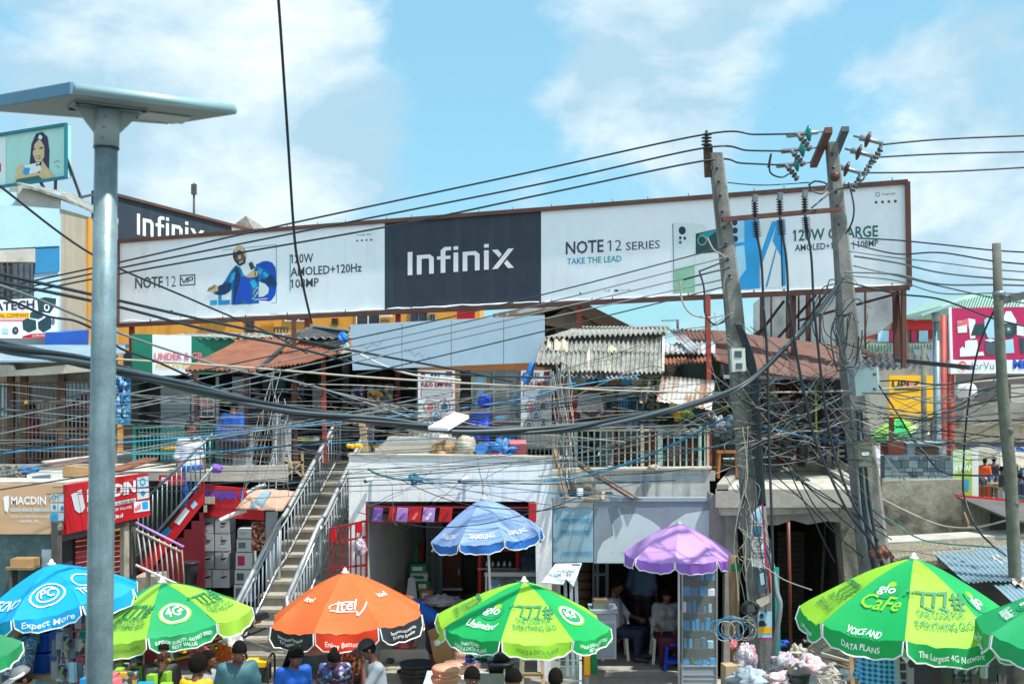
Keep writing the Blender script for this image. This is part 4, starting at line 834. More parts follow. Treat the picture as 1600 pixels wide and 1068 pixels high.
# ---------------------------------------------------------------- timber balcony at the far end
def balcony_house():
 T=thing('grilled_balcony','upstairs balcony closed with a rusty bar grille under a grey sheet roof','balcony',P(60,700,19).xy.to_3d());pl=FP(19.2);bk=FP(20.4)
 part('roof',MB().prism([P(-80,566,18.7),P(100,566,18.7),P(196,552,19.4),P(196,541,20.8),P(-80,541,20.8)],(0,0,.03),'tin_blue'),T)
 part('fascia',S_(FP(18.75),[(-80,569),(20,570),(24,578),(100,570),(140,560),(140,580),(60,586),(-80,590)],.06,'conc_light'),T)
 part('back_wall',Rr_(bk,-80,560,180,745,.1,'conc_stain'),T)
 for x0,x1,y0,y1,mt in ((0,22,605,650,'pale_panel'),(28,45,600,660,'slate_light'),(50,92,628,668,'cream'),(97,138,596,640,'pale_panel'),(52,90,600,626,'slate_light'),(100,138,645,690,'dark_room')):part('lattice_panel',Rr_(bk,x0,y0,x1,y1,.03,mt,.05),T)
 part('floor_slab',MB().prism([P(-80,726,18.9),P(178,726,18.9),P(178,715,20.6),P(-80,715,20.6)],(0,0,-.15),'concrete'),T)
 for x in (17,97,38):part('post',MB().bar(pl.hit(x,585),pl.hit(x,728),.10,'wood_dark'),T)
 mb=MB()
 for i in range(30):
  x=-30+i*6.2;mb.bar(pl.hit(x,596,.04),pl.hit(x,722,.04),.018,'bar')
 for y in (598,640,668,690,716):mb.bar(pl.hit(-60,y,.045),pl.hit(150,y,.045),.02,'rust_frame')
 for i in range(24):
  x=-28+rnd.randrange(28)*6.2;y=rnd.uniform(600,640);mb.bar(pl.hit(x,y,.045),pl.hit(x+6.2,y,.045),.018,'bar')
 part('grille',mb,T)
 mb=MB();mb.prism([P(88,648,19.5),P(132,614,19.5),P(150,640,19.5),P(150,652,19.5)],(0,.6,0),'dark_room');part('inner_awning',mb,T)
balcony_house()
mb=MB();pl=FP(19.1);mb.pr(pl,172,572,200,662,.12,'blue_panel')
for i in range(60):mb.lump(pl.hit(rnd.uniform(173,199),rnd.uniform(575,660),.07),(.05,.04,.07),rnd.choice(['tarp_blue','ad_navy','phone_pale','blue_panel']),.4,2,8,i,-1)
single('hanging_goods','bunch of blue packets hanging behind the lamp pole beside a red post','goods',mb)
mb=MB();mb.lump(P(41,628,19),(.035,.035,.04),'yellow',.1,2,10);mb.tube([P(41,600,19),P(41,628,19)],.004,'cable_grey',4);single('hanging_ball','small yellow ball hanging in the balcony grille','ball',mb)
# ---------------------------------------------------------------- green signed shop with rusty awning
def green_shop():
 G=VP(205,20.2,400,20.5);T=thing('green_signboard','green and white striped signboard with faded pink lettering','signboard',G.hit(290,590))
 for x0,x1,mt in ((206,238,'green_sign'),(238,299,'bill_white'),(299,366,'green_sign')):part('panel',S_(G,[(x0,521+(x0-206)*.04),(x1,521+(x1-206)*.04),(x1,588-(x1-206)*.03),(x0,588-(x0-206)*.03)],.06,mt,.05),T)
 mb=MB();mb.txt(G,'UNDER & GB',(241,562),(316,561),11,'tarp_coral',.06,.03);mb.txt(G,'FOODS AND BITES',(244,575),(300,574),8,'yellow',.06,.01);part('lettering',mb,T)
 T=thing('green_shop','upstairs shop with slatted grey panels below the green sign','shop',G.hit(290,720));pl=FP(20.9)
 for x0,x1,y0,y1,n in ((251,297,592,722,11),(363,391,588,722,9)):
  mb=MB();hh=(y1-y0)/n
  for i in range(n):mb.pr(pl,x0,y0+i*hh,x1,y0+(i+1)*hh-.7,.05,'clad');mb.pr(pl,x0,y0+(i+1)*hh-.7,x1,y0+(i+1)*hh,.03,'slate_dark',-.02)
  part('slatted_panel',mb,T)
 for x in (299,337):part('door_post',Rr_(pl,x,588,x+5,722,.08,'steel',.03),T)
 part('door_opening',Rr_(pl,210,590,251,722,.05,'dark_room',-.2),T)
 mb=MB();mb.pr(pl,304,612,335,652,.03,'bill_white',.04)
 for i in range(3):
  for j in range(4):mb.pfr(pl,306+i*9.5,614+j*9.5,313.5+i*9.5,621+j*9.5,rnd.choice(['slate','letter_green','tarp_coral','slate_dark']),.05)
 part('poster',mb,T)
 part('window_grille',Rr_(pl,304,655,335,700,.03,'slate_dark',.02),T)
 b=FP(20.5);T2=thing('turquoise_railing','turquoise metal balcony railing below the green sign','railing',b.hit(280,722))
 for y in (667,706):part('rail',MB().bar(b.hit(210,y),b.hit(345,y),.035,'turq'),T2)
 mb=MB()
 for i in range(24):
  x=212+i*5.7;mb.bar(b.hit(x,667),b.hit(x,718),.018,'turq')
  if i % 3==1:
   for y in (677,688,699):mb.bar(b.hit(x,y),b.hit(x+5.7,y),.018,'turq')
 part('balusters',mb,T2)
 for x in (210,345):part('post',MB().bar(b.hit(x,662),b.hit(x,722),.05,'turq'),T2)
 mb=MB()
 for i in range(5):mb.lump(P(253+i*5,700,20.35),(.03,.03,.035),'yellow',.1,2,8,i,-1)
 single('yellow_fruit','row of small yellow fruit packs along the turquoise railing','fruit',mb)
 A=thing('rusty_awning','two overlapping rust red corrugated sheets sloping over the upstairs shop','awning',P(420,600,19.5))
 part('sheet',MB().corr(P(372,532,20.3),P(462,521,20.5),P(402,580,19.2),P(288,577,19.0),15,.018,'tin_rust',.05,3),A)
 part('sheet',MB().corr(P(470,531,20.5),P(548,545,20.6),P(480,566,19.4),P(404,577,19.25),13,.018,'tin_rust',.04,8),A)
 mb=MB();mb.bar(P(467,519,20.4),P(402,578,19.2),.05,'tin_dark');mb.bar(P(404,578,19.3),P(548,547,20.5),.05,'conc_light');mb.bar(P(290,579,19.1),P(404,582,19.25),.04,'wood_dark');part('edge_batten',mb,A)
 mb=MB()
 for q in ((338,552,356,548),(334,560,346,557),(352,563,372,558),(418,552,432,549),(330,545,340,543)):
  pass
 B=thing('black_roof_sheet','bent black roof sheets over the shop beside the blank sign','roof sheet',P(490,530,20.8))
 part('sheet',MB().corr(P(445,524,20.6),P(492,508,21.2),P(546,516,20.4),P(530,541,20.2),6,.012,'tin_dark'),B);part('ridge_cap',MB().bar(P(488,509,21),P(546,516,20.3),.09,'tin_blue',.03),B)
 mb=MB();mb.lump(P(537,530,19.9),(.09,.08,.09),'tarp_blue',.5,3,12,4,-1);mb.lump(P(541,540,19.9),(.05,.05,.07),'phone_pale',.5,3,10,5,-1);single('plastic_scrap','crumpled blue plastic caught on the corner of the blank sign','plastic',mb)
green_shop()
# ---------------------------------------------------------------- blank sign and toy shop
def toy_shop():
 B=VP(547,19.7,850,19.2);T=thing('blank_signboard','long blank pale blue signboard above the toy shop','signboard',B.hit(700,575))
 for x0,x1 in ((547,627.6),(628.4,704.6),(705.4,786.6),(787.4,850)):
  yt=lambda x:507-(x-547)*15/303.;yb=lambda x:578-(x-552)*12.5/298.
  part('panel',S_(B,[(x0,yt(x0)),(x1,yt(x1)),(x1,yb(x1)),(x0+(4 if x0==547 else 0),yb(x0))],.10,'blank_sign',.02),T)
 mb=MB()
 for i,q in enumerate(([(560,540),(568,538),(572,544),(582,536),(590,540),(600,528)],[(632,545),(642,548),(648,555),(655,550),(664,562),(672,556),(675,570)])):
  for a,b in zip(q,q[1:]):mb.pf(B,[a,b,(b[0],b[1]+1),(a[0],a[1]+1)],'slate_light',.024)
 part('scratch',mb,T)
 part('lintel',Rr_(FP(20.1),655,564,858,578,.12,'wood_orange'),thing('sign_lintel','orange brown timber beam under the blank sign','beam',P(750,578,20.1)))
 pl=FP(20.6)
 for k,(x0,x1,y1,lab) in enumerate(((653,711,712,'tall white toy shop poster banner beside the dark doorway'),(814,862,700,'white toy shop poster banner beside the red poster'))):
  T=thing('poster_banner',lab,'banner',pl.hit((x0+x1)/2,y1));part('sheet',Rr_(pl,x0,577,x1,y1,.03,'bill_white',.05),T);mb=MB();o=.058;w=x1-x0;X=lambda u:x0+u*w
  mb.txt(pl,'KEY',(X(.35),590),(X(.62),590),8,'c_navy',o,.03);mb.txt(pl,'KIDS EMPIRE',(X(.09),604),(X(.93),603),8.5,'red_deep',o,.03)
  mb.disc(pl,X(.13),586,4,4.5,'red_deep',.056,12);mb.pfr(pl,X(.75),580,X(.92),586,'red_deep',.056)
  for q in ((.08,608,.93,609),(.08,618.5,.93,619.5),(.08,608,.10,619),(.91,608,.93,619)):mb.pfr(pl,X(q[0]),q[1],X(q[2]),q[3],'red_deep',.056)
  for y in (611,613.5,616):mb.pfr(pl,X(.13),y,X(.86),y+.9,'slate_light',.056)
  mb.txt(pl,'Sale of Quality Toys',(X(.22),623.5),(X(.78),623),3.5,'ad_hair',o)
  for u,y,r,mt in ((.32,635,10,'tarp_coral'),(.70,634,10,'slate'),(.48,649,9,'phone_blue'),(.25,664,9.5,'insul_teal'),(.72,663,9.5,'c_navy')):
   r *= w/58;mb.disc(pl,X(u),y,r,10.5 if r>9 else 9.5,'red_deep',.056,20,inner=.88);mb.pf(pl,[(X(u)-r*.55,y+4),(X(u)-r*.3,y-3),(X(u)+r*.1,y-6),(X(u)+r*.55,y-2),(X(u)+r*.6,y+4),(X(u),y+6)],mt,.057)
  part('lettering',mb,T)
 T=thing('toy_shop_window','glass shop window packed with boxed blue and pink toys','shop window',pl.hit(775,700))
 part('backing',Rr_(pl,717,578,815,700,.05,'dark_room',-.5),T)
 for x in (716,736,770,812):part('frame',Rr_(pl,x,578,x+2.6,690,.06,'steel',.02),T)
 part('sill',Rr_(pl,716,657,815,659.5,.06,'steel',.03),T)
 part('pane',Rr_(pl,739,578,812,690,.01,'glass',0),T)
 for x0,y0,x1,y1,mt,mt2 in ((739,587,760,601,'lime','phone_blue'),(790,583,812,602,'slate','window'),(766,602,795,621,'slate_light','dark_room'),(784,627,810,643,'blue_panel','p_toys'),(771,645,797,662,'magenta','ad_cyan'),(741,628,764,655,'phone_blue','p_toys'),(742,605,762,625,'ad_navy','p_toys'),(800,606,812,624,'slate_dark','p_toys'),(800,646,811,662,'ad_navy','p_toys')):
  b=thing('toy_box','x','toy box',pl.hit((x0+x1)/2,y1,-.1),'boxed toys in the shop window');b['label']='%s toy box in the toy shop window' % {'lime':'lime edged top','slate':'white framed upper corner','slate_light':'open grey framed middle','blue_panel':'bright blue framed tablet','magenta':'magenta framed bottom','phone_blue':'large sky blue','ad_navy':'dark navy','slate_dark':'dull grey'}[mt] if not (mt=='ad_navy' and x0>780) else 'small navy toy box in the bottom corner of the toy shop window'
  part('box',Rr_(pl,x0,y0,x1,y1,.12,mt,-.12),b);part('front_print',Rr_(pl,x0+3,y0+3,x1-3,y1-3,.01,mt2,-.105),b)
 part('door_post',Rr_(pl,711,578,716,700,.1,'wood_orange',.05),T)
 r=FP(20.2);T=thing('white_railing','low cream balcony railing in front of the toy shop','railing',r.hit(750,705))
 for y in (670,690):part('rail',MB().bar(r.hit(636,y),r.hit(866,y),.03,'cream'),T)
 mb=MB()
 for i in range(34):mb.bar(r.hit(640+i*6.8,670),r.hit(640+i*6.8,715),.018,'cream')
 for i in range(6):mb.bar(r.hit(640+i*13,671),r.hit(653+i*13,689),.014,'cream');mb.bar(r.hit(653+i*13,671),r.hit(640+i*13,689),.014,'cream')
 part('balusters',mb,T)
 for x in (650,866):part('post',MB().bar(r.hit(x,664),r.hit(x,716),.06,'cream'),T)
toy_shop()
mb=MB();mb.tube(spline(pix([(834,566,18.9),(830,574,18.85),(826,586,18.85),(819,597,18.85)])),[.03]*3+[.055]*8+[.06]*6+[.075]*8,'tarp_blue',8);single('blue_bag','twisted blue plastic bag hanging from the corner of the grey roof','bag',mb)
# ---------------------------------------------------------------- grey corrugated awning and the shop under it
def grey_awning():
 A=thing('grey_corrugated_awning','weathered grey corrugated asbestos awning with broken patches','awning',P(940,590,18.8))
 a,b,c,d=P(850,527,19.3),P(1040,520,19.3),P(1034,581,18.5),P(838,566,18.5)
 part('lower_sheet',MB().corr(a,b,P(1036,552,18.9),P(843,549,18.9),26,.028,'tin_grey',.15,2),A)
 part('lower_sheet',MB().corr(P(880,549,18.86),P(1036,549,18.86),P(1034,582,18.4),P(876,580,18.4),22,.028,'tin_grey',.06,5),A)
 part('lower_sheet',MB().corr(P(842,547,18.84),P(884,549,18.84),P(882,567,18.55),P(836,567,18.55),6,.028,'tin_grey',.12,7),A)
 part('top_sheet',MB().corr(P(852,528,19.1),P(1043,519,19.1),P(1048,510,21.4),P(905,511,21.4),24,.028,'tin_grey',0,9),A)
 for q,mt in (((855,530,862,545),0),((866,529,889,549),0),((918,545,925,581),1),((950,540,965,552),0),((940,563,956,580),0)):
  x0,y0,x1,y1=q;Yt=19.3-(y0-525)*.0145-.09;Yb=19.3-(y1-525)*.0145-.09;part('patch',MB().corr(P(x0,y0,Yt),P(x1,y0,Yt),P(x1,y1,Yb),P(x0,y1,Yb),max(1,(x1-x0)//8),.026,'tin_white' if mt else 'cream',.02,x0),A)
 part('rafter',MB().bar(P(838,570,18.7),P(1036,584,18.65),.06,'wood_dark'),A);part('edge_post',MB().bar(P(1037,520,19.2),P(1036,580,18.5),.04,'tin_white'),A)
 part('lower_flap',MB().corr(P(862,584,19.1),P(1000,584,19.1),P(998,592,18.9),P(860,590,18.9),18,.02,'tin_bright',.1,4),A)
 pl=FP(20.6)
 T=thing('clothes_shop','upstairs shop under the grey awning with a red poster','shop',pl.hit(960,720));part('red_poster',Rr_(pl,868,614,902,662,.03,'red',.05),T)
 mb=MB();mb.txt(pl,'YOU',(874,626),(898,625.5),9,'letter_white',.06,.03);mb.txt(pl,'HOT',(874,650),(896,649),9,'letter_white',.06,.03);part('lettering',mb,T)
 mb=MB()
 for i,mt in enumerate(('wood_orange','phone_blue','cream','dark_room','letter_blue','wood_orange','phone_blue','cream')):mb.pr(pl,868+i*17,590,884+i*17,601,.03,mt,.05)
 part('header_strip',mb,T);part('pale_sign',Rr_(pl,967,608,983,616,.03,'cream',.05),T)
 for x in (862,903,962,1022):part('post',Rr_(pl,x,590,x+4,720,.06,'wood_dark',.0),T)
 part('shelf',Rr_(FP(22.3),905,600,1020,680,.05,'dark_green'),T)
 B=thing('tin_lean_to','patchwork of bright and rusted roof sheets beside the grey awning','roof',P(1075,560,19.5))
 part('sheet',MB().corr(P(1046,516,20.6),P(1062,514,20.6),P(1096,545,19.2),P(1080,552,19.1),3,.02,'tin_bright'),B)
 part('sheet',MB().corr(P(1040,538,20.2),P(1118,530,20.2),P(1118,552,19.3),P(1038,552,19.3),10,.02,'tin_bright',.03,3),B);part('sheet',MB().corr(P(1040,556,19.5),P(1112,552,19.5),P(1112,564,19),P(1038,570,19),12,.018,'tin_rust',.2,6),B)
 part('sheet',MB().corr(P(1058,513,21.2),P(1112,518,21),P(1118,534,20.2),P(1070,536,20.3),8,.018,'tin_red'),B)
 mb=MB();mb.corr(P(1034,587,18.9),P(1118,594,18.8),P(1112,640,18.6),P(1026,626,18.7),12,.015,'tin_white',.04,12);single('hung_metal_sheet','crooked white corrugated sheet with orange rust hung below the roofs','metal sheet',mb)
grey_awning()
def rust_roof():
 A=thing('rust_red_roof','long sagging rust red corrugated roof below the rear billboard','roof',P(1230,560,19.5))
 part('sheet',MB().corr(P(1090,517,21.3),P(1120,562,19.2),P(1160,577,18.9),P(1160,520,21.2),15,.032,'tin_red',.04,1),A)
 part('sheet',MB().corr(P(1158,522,21.0),P(1150,576,18.75),P(1250,590,18.7),P(1245,536,20.9),15,.032,'tin_red',.05,2),A)
 part('sheet',MB().corr(P(1230,542,20.4),P(1236,588,18.65),P(1332,592,18.9),P(1345,560,20.3),15,.032,'tin_red',.05,3),A)
 part('upper_sheet',MB().corr(P(1150,520,21.4),P(1240,550,20.6),P(1400,566,20.6),P(1345,545,21.2),6,.02,'tin_red',.03,4),A);part('upper_sheet',MB().corr(P(1330,548,21.2),P(1440,556,21.0),P(1440,572,19.8),P(1338,580,19.6),10,.03,'tin_dark',.03,5),A)
 mb=MB();mb.box(P(1226,543,20.2),(.16,.12,.03),'tin_white',.2);part('patch',mb,A)
 part('fascia',MB().bar(P(1130,588,19),P(1280,590,18.9),.05,'clad',.06),A);part('boom',MB().bar(P(1400,562,19.6),P(1518,574,17.8),.07,'tin_dark'),A)
 pl=FP(20.4);T=thing('upper_trinket_shop','upstairs shop with a dark green display behind the utility pole','shop',pl.hit(1230,720))
 part('display_board',Rr_(FP(22.8),1128,590,1250,660,.05,'p_display',.0),T);part('yellow_board',Rr_(FP(22.5),1268,585,1318,612,.05,'yellow'),T);part('counter',Rr_(pl,1128,660,1240,715,.5,'dark_green'),T)
 for x in (1126,1258,1272):part('post',Rr_(pl,x,588,x+4,722,.06,'wood_dark',.01),T)
 part('striped_stick',MB().tube([pl.hit(1274,600,.3),pl.hit(1276,690,.3)],.018,'lime',6),T)
 part('tube_lamp',MB().tube([pl.hit(1197,616,.1),pl.hit(1234,615,.1)],.012,'cream',6),T)
rust_roof()
# ---------------------------------------------------------------- mint railing terrace
def mint_terrace():
 pl=FP(18.8);T=thing('mint_railing','peeling mint and cream bar railing above the stained wall','railing',pl.hit(985,735))
 for y,mt in ((672,'cream'),(731,'cream')):part('rail',MB().bar(pl.hit(866,y),pl.hit(1110,y-1),.035,mt),T)
 for x,w,mt in ((900,5,'mint'),(1003,4,'cream'),(1030,5,'mint'),(1094,4,'mint'),(1106,4,'cream'),(865,5,'cream')):part('post',MB().bar(pl.hit(x,664),pl.hit(x,734),w/94.,mt),T)
 mb=MB()
 for i in range(25):
  x=871+i*9.6;mb.bar(pl.hit(x,672),pl.hit(x,732),.022,'mint' if 3<i<9 or 17<i<22 else 'cream')
 part('balusters',mb,T)
 T=thing('terrace_wall','stained white parapet wall under the mint railing','wall',pl.hit(985,785));part('wall',S_(FP(18.6),[(862,734),(1108,733),(1110,790),(862,790)],.22,'peel_wall'),T);part('coping',MB().prism([P(880,735,18.55),P(1112,733,18.55),P(1112,730,18.9),P(880,732,18.9)],(0,0,.03),'conc_light'),T)
 part('broken_wall',MB().lump(P(870,770,18.5),(.22,.15,.3),'conc_stain',.3,3,16,3),T);part('broken_wall',MB().lump(P(905,758,18.5),(.25,.12,.22),'conc_stain',.3,3,16,8),T)
 for i,(a,b,w,mt) in enumerate((((893,715,18.2),(1000,780,17.95),.07,'wood'),((905,728,18.15),(990,781,17.9),.05,'wood_red'),((908,768,18.0),(957,770,18.1),.05,'wood'),((908,778,17.95),(955,779,18.05),.05,'plank'),((943,768,17.98),(942,780,17.9),.05,'plank'),((866,700,18.3),(886,778,17.95),.06,'wood'))):
  mb=MB();mb.bar(P(*a),P(*b),w,mt,.03);single('timber_plank',['long leaning plank in front of the mint railing','red brown lath below the long leaning plank','upper rail of the scrap wood frame on the shop sign','lower rail of the scrap wood frame on the shop sign','short cross piece of the scrap wood frame','upright weathered plank at the end of the white building'][i],'plank',mb,'scrap timber over the peeling sign')
 mb=MB();mb.box(P(906,768,17.9),(.09,.06,.11),'bill_white',.3);single('white_block','small white box on the scrap wood frame','box',mb)
 mb=MB();mb.lump(P(1021,730,18.5),(.10,.07,.05),'tan_wall',.3,2,12,2);single('stone','rough pale stone on the terrace wall edge','stone',mb)
 for i,(x0,x1,y0,Yc,mt) in enumerate(((1008,1028,676,19.6,'wood_red'),(1044,1088,684,19.5,'wood_red'),(960,1000,700,20.0,'wood_dark'),(905,930,690,20.2,'c_navy'))):
  pl2=FP(Yc);T=thing('wooden_cabinet',['tall narrow red brown cabinet behind the mint railing','wide red brown cabinet with a pale top behind the mint railing','low dark brown table unit behind the cream bars','navy storage chest behind the mint bars'][i],'cabinet',pl2.hit((x0+x1)/2,735))
  yb=600+(4.6-3.17)*F/Yc;part('carcass',Rr_(pl2,x0,y0,x1,yb,.4,mt),T);part('top',MB().prism([pl2.hit(x0-1,y0,.03),pl2.hit(x1+1,y0,.03),pl2.hit(x1+1,y0,-.42),pl2.hit(x0-1,y0,-.42)],(0,0,.03),'pale_panel' if i==1 else mt),T)
  part('door',Rr_(pl2,x0+2,y0+4,(x0+x1)/2-.5,yb-3,.015,mt,.017),T);part('door',Rr_(pl2,(x0+x1)/2+.5,y0+4,x1-2,yb-3,.015,mt,.017),T)
 mb=MB()
 for i in range(8):mb.lump(P(1048+i*6,674+(i % 3)*2,19.3),(.07,.07,.06),rnd.choice(['slate_light','slate','c_grey']),.4,2.5,10,i)
 single('cloth_bundle','grey bundles heaped on the wide cabinet','bundle',mb)
 mb=MB()
 for i in range(7):mb.lump(P(1050+rnd.uniform(0,34),628+rnd.uniform(0,26),20.2),(.09,.08,.12),rnd.choice(['lime','um_dgreen','yellow']),.4,2.5,10,i,-1)
 single('green_bags','green and yellow bags hanging behind the crooked white sheet','bags',mb)
 for i in range(5):
  mb=MB();mb.lump(P(1108+i*13,660+(i*7) % 19,18.9),(.12,.1,.15),['plastic_black','c_grey','slate_dark','slate','plastic_black'][i],.5,3,14,i+20,-1);single('plastic_sack',['black','pale grey','charcoal','blue grey','second black'][i]+' plastic sack piled behind the leaning utility pole','sack',mb,'sacks behind the utility pole')
mint_terrace()
def concrete_shop():
 T=thing('concrete_shop','unfinished grey concrete shop with a flat canopy and a dark opening','building',P(1235,1000,19).xy.to_3d());pl=FP(17.7)
 part('canopy',MB().prism([P(1118,764,17.5),P(1344,764,17.5),P(1344,737,20.9),P(1140,735,20.9)],(0,0,-.28),'conc_light'),T)
 part('parapet',MB().prism([P(1120,756,17.5),P(1138,756,17.5),P(1160,728,20.9),P(1144,728,20.9)],(0,0,-.10),'concrete'),T);part('parapet',MB().prism([P(1340,757,17.6),P(1352,757,17.6),P(1304,726,20.9),P(1284,727,20.9)],(0,0,-.26),'conc_light'),T)
 mb=MB()
 for i in range(9):
  t=i/9;a=P(1345,756,17.6)*(1-t)+P(1296,725.8,20.8)*t;mb.box(a+Vector((0,0,.004)),(.07,.14,.006),'concrete')
 part('block_joint',mb,T)
 part('beam',S_(FP(17.62),[(1128,790),(1311,784),(1311,797),(1240,803),(1128,805)],.3,'conc_light',.05),T);part('lintel',S_(pl,[(1140,802),(1316,797),(1318,816),(1290,814),(1262,819),(1238,812),(1215,820),(1140,820)],.3,'concrete'),T)
 part('column',S_(pl,[(1135,800),(1152,818),(1158,1070),(1130,1070)],.3,'concrete',.01),T);part('column',S_(pl,[(1312,790),(1346,785),(1346,1070),(1318,1070),(1322,930),(1314,830)],.35,'conc_stain',.01),T)
 part('side_pier',S_(FP(17.9),[(1110,770),(1136,780),(1136,1060),(1110,1060)],.3,'concrete'),T)
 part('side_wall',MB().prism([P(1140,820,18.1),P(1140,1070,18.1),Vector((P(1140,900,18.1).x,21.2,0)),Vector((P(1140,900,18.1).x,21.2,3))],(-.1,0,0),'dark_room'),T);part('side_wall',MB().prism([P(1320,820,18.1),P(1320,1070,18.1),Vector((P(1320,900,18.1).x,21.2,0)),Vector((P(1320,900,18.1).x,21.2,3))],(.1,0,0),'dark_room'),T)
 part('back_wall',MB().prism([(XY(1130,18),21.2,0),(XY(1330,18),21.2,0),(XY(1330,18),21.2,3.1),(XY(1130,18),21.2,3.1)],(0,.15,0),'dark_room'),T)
 mb=MB();b=FP(20.6)
 for i in range(22):mb.pr(b,1215,830+i*8,1290,837+i*8,.05,'bar')
 part('roller_shutter',mb,T);part('meter_box',Rr_(b,1260,822,1285,832,.1,'box_olive',.1),T);part('terrace_wall',MB().prism([P(1165,724,21.0),P(1345,724,21.0),P(1345,740,21.0),P(1165,740,21.0)],(0,.12,0),'concrete'),T)
 for x,y0,y1,lab in ((1232,815,1020,'rusty iron prop standing in the dark shop opening'),(1290,820,960,'thin leaning prop deep in the dark shop opening')):
  mb=MB();mb.tube([P(x,y0,17.55 if x<1250 else 19),P(x+4 if x<1250 else x-8,y1,17.5 if x<1250 else 19)],.028,'wood_red' if x<1250 else 'bar',8);o=single('iron_prop',lab,'prop',mb)
 r=FP(20.7);T=thing('white_bar_railing','white horizontal bar railing above the concrete canopy','railing',r.hit(1280,724))
 for y in (691,703,712):part('rail',MB().bar(r.hit(1222,y),r.hit(1332,y),.03,'letter_white'),T)
 for x in (1225,1262,1328):part('post',MB().bar(r.hit(x,688),r.hit(x,724),.03,'letter_white'),T)
 mb=MB()
 for x,y0,y1 in ((1245,703,712),(1280,691,703),(1310,703,712)):mb.bar(r.hit(x,y0),r.hit(x,y1),.025,'letter_white')
 part('balusters',mb,T)
 w=FP(20.3);T=thing('wooden_rack','small wooden lattice rack standing behind the white bar railing','rack',w.hit(1295,722))
 for x in (1278,1292,1309):part('upright',MB().bar(w.hit(x,671),w.hit(x,722),.03,'plank'),T)
 for y in (680,693,705,716):part('rung',MB().bar(w.hit(1277,y),w.hit(1311,y),.025,'plank'),T)
 mb=MB();mb.lump(P(1256,751,19.0),(.13,.10,.05),'plastic_black',.5,3,12,3);single('black_rag','black rag lying on the concrete canopy','rag',mb)
 mb=MB();mb.lathe(P(1196,718,20.9),[(.14,0),(.16,.1),(.17,.45),(.15,.5)],'clad',14);single('water_drum','pale grey water drum behind the leaning utility pole','drum',mb)
 for px,Yc,lab in ((1125,18.9,'yellow wooden stool legs behind the leaning pole'),):
  T=thing('wooden_stool',lab,'stool',P(px+12,742,Yc));a=P(px+12,705,Yc)
  part('seat',MB().box((a.x,a.y,a.z),(.4,.3,.04),'wood_orange'),T)
  for sx in (-1,1):
   for sy in (-1,1):part('leg',MB().bar((a.x+.15*sx,a.y+.11*sy,a.z-.02),(a.x+.18*sx,a.y+.13*sy,3.05),.04,'wood_orange'),T)
 T=thing('board_cabinet','brown board cabinet with a white notice on the upper terrace','cabinet',P(1230,718,21.2));part('carcass',Rr_(FP(21.2),1215,700,1250,722,.4,'wood_red'),T);part('notice',Rr_(FP(21.1),1230,681,1246,692,.03,'bill_white'),T)
concrete_shop()
